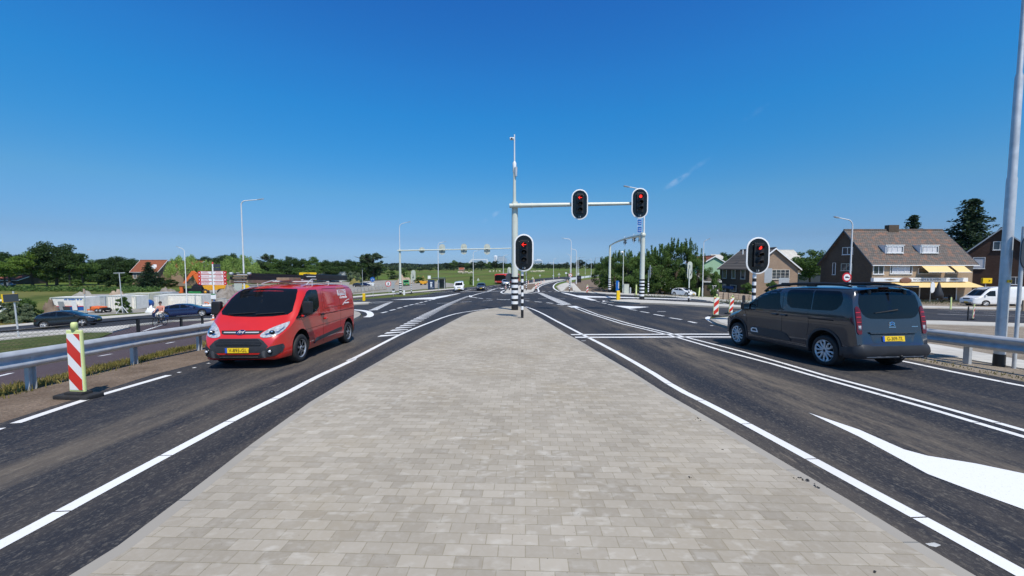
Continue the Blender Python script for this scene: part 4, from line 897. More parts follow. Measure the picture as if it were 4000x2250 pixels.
# --- beacons (red and white vertical panels)
def beacon_proto(w=.25, h=1.0, flip=False, lamp=True, slant=1, foot=True):
 t = empty('traffic_beacon', (0, 0, 0)); z0 = .12
 b = MB().mat('beacon_frame').bbox((0, 0, z0 + h / 2), (w * 1.18, .04, h + .05), .015); b.build('frame', t)
 p = MB().mat('white_gloss').box((0, -.022, z0 + h / 2), (w, .01, h - .06)); p.mat('red_film')
 zlo, zhi = z0 + .03, z0 + h - .03; H = zhi - zlo; st = H * .47
 for k in range(-1, 4):
  a = zlo + k * st - .07 * H; pl = []
  # band between lines z = a + s*x and z = a + st/2*... clipped to the panel
  x0, x1 = -w / 2, w / 2; sl_ = (w * 1.0) * slant
  za, zb_ = a, a + st * .52; q = [(x0, za + (sl_ if slant < 0 else 0) * -1 * (1 if slant < 0 else 0)), (x1, 0)]
  c0, c1 = (za + w, za) if slant > 0 else (za, za + w); d0, d1 = c0 + st * .55, c1 + st * .55
  P0 = [(x0, c0), (x1, c1), (x1, d1), (x0, d0)]
  def clip(P_, zc, keep_above):
   r = []
   for i in range(len(P_)):
    A, B = P_[i], P_[(i + 1) % len(P_)]; ia = (A[1] >= zc) == keep_above or A[1] == zc; ib = (B[1] >= zc) == keep_above or B[1] == zc
    if ia: r.append(A)
    if ia != ib: f_ = (zc - A[1]) / (B[1] - A[1]); r.append((A[0] + (B[0] - A[0]) * f_, zc))
   return r
  P0 = clip(P0, zlo, True); P0 = clip(P0, zhi, False) if len(P0) > 2 else P0
  if len(P0) > 2: p.add([(x, -.0295, z) for x, z in P0], [tuple(range(len(P0)))])
 p.build('striped_panel', t)
 if lamp: b = MB().mat('beacon_frame'); b.lathe([(0, 0), (.046, 0), (.044, .10), (.034, .125), (0, .13)], (0, 0, z0 + h + .03), 14); b.build('lamp_knob', t)
 f = MB().mat('rubber'); f.bbox((0, 0, .04), (.66, .26, .08), .025); f.bbox((0, 0, .09), (.34, .17, .07), .02); f.build('rubber_foot', t) if foot else None
 return t
BG = 'red and white striped traffic beacons'
bp = beacon_proto(slant=1); g = G(308, 1556); bp.location = (g.x, g.y, g.z); bp.scale = (.90, .95, .93); bp.rotation_euler = (0, 0, -.1); tag(bp, 'large striped traffic beacon on black rubber foot beside the left guard rail', 'traffic beacon', BG)
bq = beacon_proto(slant=-1)
def put_beacon(src, u, v, vt, label, rz=0., ry=0., first=False):
 g = G(u, v); hh = (zat(vt, g.y) - g.z) / 1.33; c = src if first else copy_tree(src)
 c.location = g; c.rotation_euler = (0, ry, rz); c.scale = (hh, hh, hh); tag(c, label, 'traffic beacon', BG); return c
b1 = put_beacon(bq, 2795, 1238, 1146, 'striped traffic beacon nearer of two on the kerb tip left of the grey minivan', -.1, .03, True)
b2 = put_beacon(bq, 2852, 1228, 1149, 'leaning striped traffic beacon right next to the bonnet of the grey minivan', .2, .12)
put_beacon(bq, 3800, 1250, 1185, 'leaning striped traffic beacon by the road in front of the parked white van', .5, .13)
put_beacon(bq, 2294, 1146, 1110, 'striped traffic beacon standing alone on the kerb of the soil verge')
put_beacon(bp, 1976, 1133, 1105, 'striped traffic beacon on the far median tip left of the big mast')
for i, (a, b, c_, lb) in enumerate([(998, 775, 628, 'nearest'), (1042, 715, 612, 'second'), (1098, 670, 590, 'third'), (1160, 640, 575, 'farthest')]):
 u, v = pp('F', a, b); put_beacon(bq, u, v, pp('F', a, c_)[1], '%s striped beacon in the row along the outside of the bend' % lb)
for (a, b, c_, lb) in [(845, 668, 588, 'striped beacon beyond the far median, left of the warning triangle'), (958, 640, 562, 'striped beacon right under the warning triangle sign'), (1622, 640, 570, 'leaning striped beacon, left of two at the pale kerb island'), (1645, 650, 590, 'leaning striped beacon, right of two at the pale kerb island'), (1458, 552, 505, 'tiny striped beacon under the far triangle sign'), (683, 622, 580, 'tiny striped beacon between the two banded median posts')]:
 u, v = pp('F', a, b); put_beacon(bq, u, v, pp('F', a, c_)[1], lb, .1, .08 if 'leaning' in lb else 0)
def slim_post(u, v, vt, mat_, label, w=.09, ry=0., name='marker_post', cat='marker post', group=None, top=None):
 g = G(u, v); hh = zat(vt, g.y) - g.z; t = empty(name, g, 0, label, cat, group); t.rotation_euler = (0, ry, 0)
 MB().mat(mat_).bbox((0, 0, hh / 2), (w, w * .6, hh), w * .15).build('post', t); MB().mat(top or mat_).bbox((0, 0, hh + .03), (w * .7, w * .5, .06), .01).build('cap', t); return t
slim_post(2485, 1154, 1113, 'beacon_frame', 'yellow beacon seen edge on beside the right mast', .22)
slim_post(3713, 1209, 1163, 'beacon_frame', 'slim yellow post left of the parked white van', .14)
slim_post(3995, 1215, 1175, 'timber', 'brown wooden post at the right edge by the road', .2)
slim_post(2729, 1163, 1124, 'beacon_frame', 'leaning slim yellow post left of the green house', .18, .08)
slim_post(1579, 1153, 1135, 'white_gloss', 'short white reflector post at the foot of the left mast', .35)
slim_post(2904, 1199, 1156, 'black_paint', 'short black post behind the two beacons', .22)
slim_post(3780, 1252, 1200, 'black_paint', 'thin black post beside the leaning beacon near the white van', .07)
slim_post(2462, 1150, 1124, 'sign_grey', 'short grey post right of the grey control cabinet', .25)
YG = 'yellow plastic bollards'
def bollard(u, v, vt, label, shield=False):
 g = G(u, v, .12); hh = zat(vt, g.y) - g.z - .12; t = empty('yellow_bollard', (g.x, g.y, g.z + .12), 0, label, 'bollard', YG)
 m = MB().mat('yellow'); m.bbox((0, 0, hh / 2), (.30, .24, hh), .05, 3); m.build('body', t); m = MB().mat('yellow')
 for k in range(6): m.box((.17, 0, hh * (.15 + .13 * k)), (.08, .2, .03))
 m.build('rib', t)
 if shield: m = MB().mat('sign_blue').bbox((-.08, 0, hh + .45), (.30, .12, .95), .04); m.mat('white_gloss').box((.03, -.065, hh + .5), (.05, .01, .6)); m.build('blue_panel', t)
bollard(1422, 1176, 1146, 'yellow plastic bollard on the traffic island behind the red van')
bollard(2414, 1172, 1135, 'yellow bollard with blue and white top on the long pale island', True)

# --- signs on posts
def sign_post(u, v, vt, label, r=.03, name='sign_post', cat='road sign', lean=0.):
 g = G(u, v); t = empty(name, g, 0, label, cat); t.rotation_euler = (0, lean, 0); MB().mat('galv_steel').tube((0, 0, 0), (0, 0, zat(vt, g.y) - g.z), max(r, .55 * g.y / FPX), n=8).build('pole', t); return t, g
def rel(u, v, g, dy=-.06): return W3(u, v, g.y + dy) - g
t, g = sign_post(1457.8, 1160, 1085, 'round blue cycle and moped sign with white plate beneath, right of the red van'); q = rel(1455, 1091.5, g); r_ = px(9.3, g.y)
mb = MB().mat('sign_blue').prism(disc(r_), .02, Matrix.Translation(q)); mb.mat('white_gloss')
for sx in (-1, 1): mb.path([q + Vector((sx * r_ * .42 + r_ * .22 * math.cos(a), -.015, -.15 * r_ + r_ * .22 * math.sin(a))) for a in [k * math.pi / 5 for k in range(10)]], .02, 5, closed=True)
mb.path([q + Vector((a * r_, -.015, b * r_)) for a, b in ((-.42, -.15), (-.15, .2), (.3, .2), (.42, -.15), (.2, .4))], .02, 5); mb.build('sign_plate', t)
MB().mat('white_gloss').box(rel(1456, 1110.5, g), (px(9, g.y), .02, px(11, g.y))).build('lower_plate', t)
t, g = sign_post(1520, 1150, 1100, 'round red-rimmed sign forbidding pedestrians beside the left mast'); q = rel(1516.5, 1108.5, g); r_ = px(11.5, g.y)
mb = MB().mat('sign_red').prism(disc(r_), .02, Matrix.Translation(q)); mb.mat('white_gloss').prism(disc(r_ * .78), .028, Matrix.Translation(q)); mb.mat('black_paint').box(q + Vector((0, -.02, 0)), (r_ * .22, .01, r_ * .5)); mb.sphere(q + Vector((0, -.02, r_ * .42)), r_ * .12)
for sx in (-1, 1): mb.path([q + Vector((0, -.02, -.2 * r_)), q + Vector((sx * r_ * .3, -.02, -r_ * .6))], r_ * .07, 5); mb.path([q + Vector((0, -.02, .25 * r_)), q + Vector((sx * r_ * .3, -.02, -r_ * .05))], r_ * .05, 5)
mb.build('sign_plate', t)
t, g = sign_post(1536.5, 1157, 1103, 'grey sign back with small black and white box beneath, by the left mast'); MB().mat('sign_grey').box(rel(1535, 1113, g), (px(11, g.y), .03, px(24, g.y))).build('sign_plate', t); mb = MB().mat('white_gloss').box(rel(1537, 1137, g), (px(10, g.y), .12, px(9, g.y))); mb.mat('black_paint').box(rel(1537, 1132, g, -.12), (px(9, g.y), .1, px(5, g.y))); mb.build('box', t)
# finger post
t, g = sign_post(840, 1250, 1026, 'cycle finger post with red and white boards left of the red van', .03, 'finger_post', 'finger post'); KID[t.name][0].name = 'pole_core'
s = g.y / FPX; mb = MB(); zz = [(1250 - v) * s for v in (1250, 1201)]; mb.mat('black_paint').tube((0, 0, 0), (0, 0, zz[1]), 2.6 * s, n=12)
for k in range(6): mb.mat('tank_blue' if k % 2 else 'white_gloss').tube((0, 0, zz[1] + k * 5 * s), (0, 0, zz[1] + (k + 1) * 5 * s), 2.8 * s, n=12)
mb.mat('white_gloss').tube((0, 0, zz[1] + 30 * s), (0, 0, (1250 - 1030) * s), 2.6 * s, n=12); mb.mat('sign_red').lathe([(2.9 * s, 0), (2.9 * s, 4 * s), (1.6 * s, 7 * s), (0, 7 * s)], (0, 0, (1250 - 1030) * s), 12); mb.build('pole', t)
for k in range(4):
 zc = (1250 - (980 + (382 + 62 * k) / 4.5275)) * s; hh = 13 * s
 for sx, L_ in ((-1, 47 * s), (1, 45 * s)):
  mb = MB().mat('white_gloss'); x0 = 3.5 * s; xc = sx * (x0 + L_ / 2); mb.box((xc, -.05, zc), (L_, .03, hh)); mb.mat('sign_red')
  for zz_ in (hh * .47, -hh * .47): mb.box((xc, -.068, zc + zz_), (L_, .008, hh * .07))
  mb.prism(disc(hh * .52, 14), .04, Matrix.Translation((sx * (x0 + L_), -.05, zc))); mb.mat('white_gloss').prism([(-.1 * hh, -.22 * hh), (.28 * hh, 0), (-.1 * hh, .22 * hh)] if sx > 0 else [(.1 * hh, -.22 * hh), (-.28 * hh, 0), (.1 * hh, .22 * hh)], .05, Matrix.Translation((sx * (x0 + L_), -.05, zc))); mb.mat('sign_red')
  random.seed(k * 7 + sx)
  for row in ((.2, -.16) if (k + sx) % 3 else (.02,)):
   L2 = L_ * random.uniform(.45, .7); n = 9
   for j in range(n): mb.box((xc + sx * -L_ * .02 + (j / n - .5) * L2, -.069, zc + row * hh), (L2 / n * .62, .006, hh * random.uniform(.12, .2)))
  mb.build('finger_board', t)
for k in range(2): MB().mat('sign_dark').box((17 * s, -.02, (1250 - (1036.5 + 14.5 * k)) * s), (27 * s, .03, 12 * s)).build('dark_board', t)
mb = MB().mat('white_gloss').box((1.5 * s, -.09, (1250 - 1156) * s), (20 * s, .02, 21 * s)); mb.mat('green_paint').box((1.5 * s, -.104, (1250 - 1148) * s), (18 * s, .006, 4 * s)); mb.build('route_plate', t)
# yellow detour boards, back of oval sign, far-left board
t, g = sign_post(1203, 1200, 1066, 'yellow detour board with black cycle symbol above the red van roof'); q = rel(1203, 1074, g); w_, h_ = px(70, g.y), px(21, g.y)
mb = MB().mat('black_paint').prism(rrect(w_, h_, .12), .02, Matrix.Translation(q)); mb.mat('yellow').prism(rrect(w_ * .975, h_ * .93, .1), .03, Matrix.Translation(q)); mb.mat('black_paint')
for sx in (-1, 1): mb.path([q + Vector((sx * .16 + .1 * math.cos(a), -.02, .04 + .1 * math.sin(a))) for a in [k * math.pi / 5 for k in range(10)]], .012, 4, closed=True)
mb.path([q + Vector((a, -.02, b)) for a, b in ((-.16, .04), (-.05, .2), (.1, .2), (.16, .04))], .012, 4)
for k in range(14): mb.box(q + Vector(((k / 14 - .46) * w_ * .8, -.018, -h_ * .34)), (w_ * .035, .006, h_ * .1))
mb.build('sign_plate', t)
t, g = sign_post(952, 1205, 1110, 'yellow arrow board under the ladder over the red van cab'); q = rel(952, 1120, g); w_, h_ = px(47, g.y), px(16, g.y)
mb = MB().mat('yellow').prism([(-w_ / 2, -h_ / 2), (w_ * .3, -h_ / 2), (w_ / 2, 0), (w_ * .3, h_ / 2), (-w_ / 2, h_ / 2)], .03, Matrix.Translation(q)); mb.mat('black_paint').box(q + Vector((0, -.02, 0)), (w_ * .2, .008, h_ * .12)); mb.build('sign_plate', t)
t, g = sign_post(933, 1208, 1070, 'pale oval signal back on a post behind the red van roof', .05, 'signal_post', 'signal post'); MB().mat('back_grey').prism(stadium(px(31, g.y), px(71, g.y), 10), .06, Matrix.Translation(rel(930, 1100, g))).build('backboard', t)
t, g = sign_post(73.5, 1322, 1137, 'back of a dark board with yellow rim on a leaning post at the far left', .035, lean=-.05); q = rel(50, 1163.5, g); mb = MB().mat('yellow').box(q + Vector((-.05, .0, 0)), (px(64, g.y), .02, px(33, g.y))); mb.mat('sign_dark').box(q, (px(58, g.y), .03, px(31, g.y))); mb.build('sign_plate', t)
t, g = sign_post(480, 1224, 1066, 'T-shaped galvanised lamp pole on a small tripod in front of the white containers', .06, 'work_light', 'pole', -.035); MB().mat('galv_steel').box((0, 0, zat(1066, g.y) - g.z), (px(42, g.y), .12, .1)).build('crossbar', t)
mb = MB().mat('galv_steel')
for a in (0, 2.1, 4.2): mb.tube((math.cos(a) * .8, math.sin(a) * .8, 0), (0, 0, 1.1), .05, n=6)
mb.build('tripod', t)
t, g = sign_post(338.5, 1225, 1130, 'slim grey pole with pinkish top before the blue and white site cabin', .06, 'work_light', 'pole', -.05); MB().mat('sand_heap').tube((0, 0, zat(1148, g.y) - g.z), (0, 0, zat(1128, g.y) - g.z), .13).build('cap', t)
t, g = sign_post(1417, 1146, 1052, 'thin floodlight pole left of the blue cycle sign', .05, 'work_light', 'pole'); MB().mat('lens_dark').box((0, 0, zat(1051, g.y) - g.z), (.7, .2, .25)).build('lamp_head', t)
# no-lorry sign before the awning house
t, g = sign_post(3310, 1222, 1072, 'round red-rimmed sign with black lorry above the minivan roof'); q = rel(3308, 1083, g, -.3); r_ = px(18, g.y)
mb = MB().mat('sign_red').prism(disc(r_), .02, Matrix.Translation(q)); mb.mat('white_gloss').prism(disc(r_ * .7), .028, Matrix.Translation(q)); mb.mat('black_paint').box(q + Vector((-.02, -.02, .01)), (r_ * .6, .01, r_ * .3)); mb.box(q + Vector((r_ * .4, -.02, -.02)), (r_ * .22, .01, r_ * .2)); mb.build('sign_plate', t)
for (u1, v1, u2, v2, vb, lb) in [(2986, 1048, 3015, 1105, 1170, 'grey back of a tall rectangular sign right of the red signal'), (3042, 1085, 3083, 1120, 1170, 'grey back of a wide rectangular sign behind the minivan bonnet')]:
 t, g = sign_post((u1 + u2) / 2, vb, v1, lb, .04); MB().mat('sign_grey').box(rel((u1 + u2) / 2, (v1 + v2) / 2, g), (px(u2 - u1, g.y), .03, px(v2 - v1, g.y))).build('sign_plate', t)
# far signs along the bend
for (a, b, c_, kind, lb) in [(935, 650, 540, 'tri', 'white warning triangle sign seen from behind by the far median'), (1463, 545, 460, 'tri', 'warning triangle sign far along the bend'), (1603, 530, 442, 'disc', 'round white sign on a post far along the bend'), (1078, 540, 490, 'hex', 'small green-grey sign far in the meadow edge'), (1850, 520, 455, 'disc', 'round white sign above the dark cabinet'), (1345, 560, 492, 'dia', 'small diamond sign at the lone thin lamp')]:
 u, v = pp('F', a, b); vt = pp('F', a, c_)[1]; t, g = sign_post(u, v, vt, lb, .05); q = rel(u, vt + 1, g, -.1); r_ = px(5.5 if kind == 'tri' else 3.8, g.y)
 sh = {'tri': [(-r_, -r_ * .8), (r_, -r_ * .8), (0, r_ * .95)], 'disc': disc(r_, 16), 'hex': disc(r_, 6), 'dia': disc(r_, 4)}[kind]
 mb = MB().mat('back_grey' if kind in ('tri', 'hex', 'dia') else 'white_gloss').prism(sh, .03, Matrix.Translation(q)); mb.mat('sign_grey').box(q + Vector((0, -.02, 0)), (r_ * .3, .01, r_ * .6)); mb.build('sign_plate', t)
u, v = pp('L5', 427, 905); t, g = sign_post(u, v, pp('L5', 427, 855)[1], 'warning triangle sign behind the oncoming dark hatchback', .05); MB().mat('back_grey').prism([(-.45, -.4), (.45, -.4), (0, .45)], .03, Matrix.Translation(rel(u, 1091, g))).build('sign_plate', t)
# cabinet, dark box, cone, ad pillar with shelter
g = GV('L6', 1070, 1080); s = g.y / FPX; t = empty('control_cabinet', g, 0, 'pale grey control cabinet beside the pole light on the soil verge', 'cabinet'); w_, h_ = 19 * s, 37 * s
MB().mat('back_grey').bbox((0, 0, h_ / 2), (w_, .6, h_), .04).build('body', t); MB().mat('back_grey').bbox((0, 0, h_ + .04), (w_ * 1.06, .66, .08), .02).build('lid', t); MB().mat('sign_grey').box((w_ * .3, -.31, h_ * .5), (.05, .03, .15)).build('handle', t)
g = GV('F', 1863, 640); s = g.y / FPX; t = empty('control_cabinet', g, 0, 'dark cabinet standing by the second tallest far street lamp', 'cabinet'); MB().mat('black_paint').bbox((0, 0, 15 * s), (15 * s, 1.2, 26 * s), .1).build('body', t); MB().mat('sign_dark').box((0, -.62, 19 * s), (11 * s, .03, 8 * s)).build('door', t)
mb = MB().mat('black_paint')
for sx in (-6, 6): mb.tube((sx * s, 0, 0), (sx * s, 0, 4 * s), 1. * s)
mb.build('leg', t)
u, v = pp('K3', 695, 1228); g = G(u, v); s = g.y / FPX; t = empty('traffic_cone', g, 0, 'orange and white traffic cone at the foot of the cycle finger post', 'traffic cone'); r_ = 5 * s
mb = MB().mat('orange').lathe([(r_, .04), (r_ * .8, 8 * s)], (0, 0, 0), 16); mb.mat('white_gloss').lathe([(r_ * .8, 8 * s), (r_ * .58, 15 * s)], (0, 0, 0), 16); mb.mat('orange').lathe([(r_ * .58, 15 * s), (r_ * .45, 19 * s)], (0, 0, 0), 16); mb.mat('white_gloss').lathe([(r_ * .45, 19 * s), (r_ * .2, 27 * s), (0, 27 * s)], (0, 0, 0), 16); mb.build('cone', t); MB().mat('orange').bbox((0, 0, .03), (r_ * 2.6, r_ * 2.6, .05), .01).build('base', t)
g = GV('L4', 1312, 985); s = g.y / FPX; t = empty('bus_shelter', g, 0, 'bus shelter with a dark blue poster end and flat roof', 'bus shelter'); w_, h_ = 26 * s, 38 * s
MB().mat('poster').bbox((0, 0, h_ / 2), (w_, .25, h_), .05).build('poster_panel', t)
mb = MB().mat('skyline_pale'); mb.box((0, -.13, h_ * .72), (w_ * .35, .012, h_ * .14)); mb.box((0, -.13, h_ * .45), (w_ * .25, .012, h_ * .3)); mb.box((w_ * .1, -.13, h_ * .2), (w_ * .5, .012, h_ * .03)); mb.build('poster_print', t)
MB().mat('sign_dark').box((w_ * 1.05, .8, h_ * 1.18), (w_ * 1.9, 2.2, .12)).build('roof', t)
for x_ in (1.1, 1.95): MB().mat('galv_steel').box((w_ * x_, .4, h_ * .58), (.1, .1, h_ * 1.16)).build('post', t)
MB().mat('house_glass').box((w_ * 1.5, 1.5, h_ * .6), (w_ * 1.0, .04, h_ * .95)).build('rear_pane', t)
MB().mat('white_gloss').box((-w_ * .28, -.1, h_ * 1.28), (11 * s, .2, 12 * s)).build('stop_sign', t)
# white concrete barrier along the far right of the bend
pts = [GV('F', x, y) for x, y in ((1690, 590), (1900, 556), (2100, 528), (2245, 508))]; o = pts[0]; t = empty('concrete_barrier', o, 0, 'long white concrete barrier along the far right side of the bend', 'barrier')
mb = MB().mat('white_gloss'); hb = px(8.5, 150); n = len(pts)
vs = []
for i, p in enumerate(pts):
 d = (pts[min(i + 1, n - 1)] - pts[max(i - 1, 0)]).normalized(); nn = Vector((-d.y, d.x, 0))
 for a, b in ((-.3, 0), (-.12, hb), (.12, hb), (.3, 0)): vs.append(p - o + nn * a + Vector((0, 0, b)))
mb.add(vs, [(4 * i + k, 4 * (i + 1) + k, 4 * (i + 1) + k + 1, 4 * i + k + 1)[::-1] for i in range(n - 1) for k in range(3)] + [(0, 1, 2, 3)]); mb.build('wall', t)
mb = MB().mat('sign_grey')
for k in range(1, 5): p = pts[0].lerp(pts[-1], k / 5); mb.box(p - o + Vector((0, -.35, hb * .5)), (.5, .1, hb * 1.05))
mb.build('joint', t)

# ================================================================== VEHICLES
class Body:
 def __init__(s, upper, lower, hw, fr=(.75, .62, 2.3), rr=(.14, .9, 2.3), belt=1.05, ztop=1.74, tumble=.1, rt=.12, rows=9, tuck=.05, crown=.03):
  s.up = sorted(upper); s.lo = sorted(lower); s.hw = hw; s.fr = fr; s.rr = rr; s.belt = belt; s.zt = ztop; s.tb = tumble; s.rt = rt; s.rows = rows; s.tuck = tuck; s.crown = crown
  s.xf, s.xr = s.up[-1][0], s.up[0][0]
  s.ux, s.uz = [p[0] for p in s.up], [p[1] for p in s.up]; s.lx, s.lz = [p[0] for p in s.lo], [p[1] for p in s.lo]
  s.mesh_build()
 def ztp(s, x): return float(np.interp(x, s.ux, s.uz))
 def zbt(s, x): return float(np.interp(x, s.lx, s.lz))
 def plan(s, x):
  a, w0, e = s.fr; d = clamp((s.xf - x) / a, 0, 1); f = w0 + (1 - w0) * (1 - (1 - d) ** e) ** (1 / e)
  a, w0, e = s.rr; d = clamp((x - s.xr) / a, 0, 1); r = w0 + (1 - w0) * (1 - (1 - d) ** e) ** (1 / e)
  return s.hw * min(f, r)
 def W(s, x, z):
  t = clamp((z - s.belt) / (s.zt - s.belt), 0, 1); k = 1 - s.tb * (t * t * .4 + t * .6)
  if z < .4: k *= 1 - s.tuck * ((.4 - z) / .4) ** 1.5 * 2
  # gentle shoulder
  k *= 1 - .012 * abs(math.sin((z - .3) * 4.2))
  return s.plan(x) * k
 def mesh_build(s):
  e = [0, .002, .006, .012, .02, .03, .045, .06, .08, .1, .13, .16, .2, .25, .3, .36, .43, .5, .58, .66, .75]
  xs = [s.xf - k for k in e]; n = 34; mid0, mid1 = s.xf - .83, s.xr + .5; xs += [mid0 + (mid1 - mid0) * k / n for k in range(n + 1)]; xs += [s.xr + k for k in [.43, .36, .3, .24, .19, .15, .11, .08, .055, .035, .02, .01, .004, 0]]
  xs = sorted(set(round(x, 4) for x in xs), reverse=True); V_ = []; s.nr = None
  for x in xs:
   zt, zb = s.ztp(x), s.zbt(x); h = max(zt - zb, .004); r = min(s.rt, h * .45); rb = min(.07, h * .3); half = []
   half.append((0, zb)); half.append((s.W(x, zb + rb) * .6, zb)); half.append((s.W(x, zb + rb) - rb, zb)); half.append((s.W(x, zb + rb) - rb * .3, zb + rb * .3))
   for k in range(s.rows + 1): z = zb + rb + (h - r - rb) * k / s.rows; half.append((s.W(x, z), z))
   w = s.W(x, zt - r); cr = min(s.crown, h * .2)
   for k in range(1, 6): a = R(18 * k); half.append((w - r * 1.6 * (1 - math.cos(a)), zt - r - cr + (r) * math.sin(a)))
   for k in (.75, .5, .25, 0): half.append(((w - 1.6 * r) * k, zt - cr + cr * (1 - k * k)))
   V_.append([(x, y, z) for y, z in half])
  m = len(V_[0]); s.verts = []; idx = []
  for st in V_:
   row = []
   for p in st: row.append(len(s.verts)); s.verts.append(p)
   rowm = [row[0]]
   for j in range(1, m - 1): rowm.append(len(s.verts)); s.verts.append((st[j][0], -st[j][1], st[j][2]))
   rowm.append(row[-1]); idx.append(row + rowm[-2:0:-1])
  s.faces = []; L_ = len(idx[0])
  for i in range(len(idx) - 1):
   for j in range(L_): k = (j + 1) % L_; s.faces.append((idx[i][j], idx[i][k], idx[i + 1][k], idx[i + 1][j]))
  s.faces.append(tuple(idx[0][::-1])); s.faces.append(tuple(idx[-1]))
  s.bvh = BVHTree.FromPolygons([Vector(v) for v in s.verts], s.faces)
 def cast(s, axis, a, b):
  o, d = {'L': ((a, 4, b), (0, -1, 0)), 'R': ((a, -4, b), (0, 1, 0)), 'F': ((9, a, b), (-1, 0, 0)), 'B': ((-9, a, b), (1, 0, 0)), 'T': ((a, b, 9), (0, 0, -1))}[axis]
  h = s.bvh.ray_cast(Vector(o), Vector(d))
  if h[0] is None:
   q = {'L': (a, s.hw, b), 'R': (a, -s.hw, b), 'F': (s.xf, a, b), 'B': (s.xr, a, b), 'T': (a, b, s.zt)}[axis]; h = s.bvh.find_nearest(Vector(q))
  elif axis in 'FB' and abs(h[0].x - (s.xf if axis == 'F' else s.xr)) > (1.3 if axis == 'F' and abs(a) < s.hw * .93 else (.5 if axis == 'F' else .3)):
   if not (axis == 'F' and b > .95): h = s.bvh.find_nearest(Vector((s.xf - .25 if axis == 'F' else s.xr + .12, a, b)))
  nrm = h[1]
  if nrm.dot(Vector(d)) > 0: nrm = -nrm
  return h[0], nrm
 def drape(s, name, poly, axis, mat, parent, off=.004, depth=.02, res=.07, smooth=0, mb=None):
  if smooth: poly = chaikin(poly, smooth)
  bm = bmesh.new(); tess(bm, poly)
  mnx, mxx = min(p[0] for p in poly), max(p[0] for p in poly); mny, mxy = min(p[1] for p in poly), max(p[1] for p in poly)
  for lo, hi, no in ((mnx, mxx, (1, 0, 0)), (mny, mxy, (0, 1, 0))):
   c = math.floor(lo / res) * res + res
   while c < hi: bmesh.ops.bisect_plane(bm, geom=bm.verts[:] + bm.edges[:] + bm.faces[:], plane_co=(c * no[0], c * no[1], 0), plane_no=no); c += res
  nr = {}
  for v in bm.verts: p, n_ = s.cast(axis, v.co.x, v.co.y); v.co = p + n_ * off; nr[v] = n_
  bmesh.ops.recalc_face_normals(bm, faces=bm.faces[:])
  f0 = bm.faces[:][0]; f0.normal_update();
  if f0.normal.dot(nr[f0.verts[0]]) < 0: bmesh.ops.reverse_faces(bm, faces=bm.faces[:])
  for f in bm.faces: f.smooth = True
  ed = [e for e in bm.edges if e.is_boundary]; r = bmesh.ops.extrude_edge_only(bm, edges=ed); src = {}
  for e in r['geom']:
   if isinstance(e, bmesh.types.BMVert):
    o_ = [x.other_vert(e) for x in e.link_edges if x.other_vert(e) in nr]; n_ = nr[o_[0]] if o_ else Vector((0, 0, 1)); e.co -= n_ * (off + depth)
  for e in ed: e.smooth = False
  me = bpy.data.meshes.new(name); bm.to_mesh(me); bm.free(); me.materials.append(MATS[mat]); return link(name, me, parent)
 def both(s, name, poly, mat, parent, **k):
  s.drape(name, poly, 'L', mat, parent, **k); return s.drape(name, poly, 'R', mat, parent, **k)
 def text(s, body, size, mat, axis, a, b, parent, flip=False, name='lettering', xs=1., off=.008, shear=0):
  """text draped on the body, centre (a,b) in the axis' own plane"""
  c = bpy.data.curves.new('t', 'FONT'); c.body = body; c.size = size; c.align_x = 'CENTER'; c.align_y = 'CENTER'; c.resolution_u = 2; c.shear = shear
  o = bpy.data.objects.new('t', c); COL.objects.link(o); me = bpy.data.meshes.new_from_object(o.evaluated_get(bpy.context.evaluated_depsgraph_get())); bpy.data.objects.remove(o); bpy.data.curves.remove(c)
  sg = -1 if axis in ('L', 'B') and not flip else 1
  if axis == 'L': sg = -1
  if axis == 'R': sg = 1
  if axis == 'F': sg = 1
  if axis == 'B': sg = -1
  for v in me.vertices: p, n_ = s.cast(axis, a + sg * v.co.x * xs, b + v.co.y); v.co = p + n_ * off
  me.materials.clear(); me.materials.append(MATS[mat]); return link(name, me, parent)
 def build(s, name, mat, parent, wheels, ra, arch='arch_black', extra_cut=None):
  me = bpy.data.meshes.new(name); me.from_pydata(s.verts, [], s.faces); me.update(); me.materials.append(MATS[mat]); me.materials.append(MATS[arch])
  bm = bmesh.new(); bm.from_mesh(me); bmesh.ops.remove_doubles(bm, verts=bm.verts, dist=.0006); bmesh.ops.recalc_face_normals(bm, faces=bm.faces); bm.to_mesh(me); bm.free()
  o = bpy.data.objects.new(name, me); COL.objects.link(o)
  cm = MB().mat(mat); cm.mat(arch)
  for x in wheels:
   for sd in (-1, 1):
    y0 = sd * (s.hw - .24); y1 = sd * (s.hw + .3); cm.add([(x + ra * math.cos(a), yy, ra * .94 + .02 + ra * math.sin(a)) for yy in (min(y0, y1), max(y0, y1)) for a in [2 * math.pi * k / 40 for k in range(40)]],
     [tuple(range(40)), tuple(range(79, 39, -1))] + [((k + 1) % 40, k, 40 + k, 40 + (k + 1) % 40) for k in range(40)])
  cme = cm.mesh('cut'); bm = bmesh.new(); bm.from_mesh(cme); bmesh.ops.recalc_face_normals(bm, faces=bm.faces); bm.to_mesh(cme); bm.free()
  co = bpy.data.objects.new('cut', cme); COL.objects.link(co)
  md = o.modifiers.new('b', 'BOOLEAN'); md.operation = 'DIFFERENCE'; md.object = co; md.solver = 'FAST'
  me2 = bpy.data.meshes.new_from_object(o.evaluated_get(bpy.context.evaluated_depsgraph_get())); bpy.data.objects.remove(o); bpy.data.objects.remove(co)
  me2.name = name
  me2.polygons.foreach_set('use_smooth', [True] * len(me2.polygons)); me2.set_sharp_from_angle(angle=R(38))
  return link(name, me2, parent)
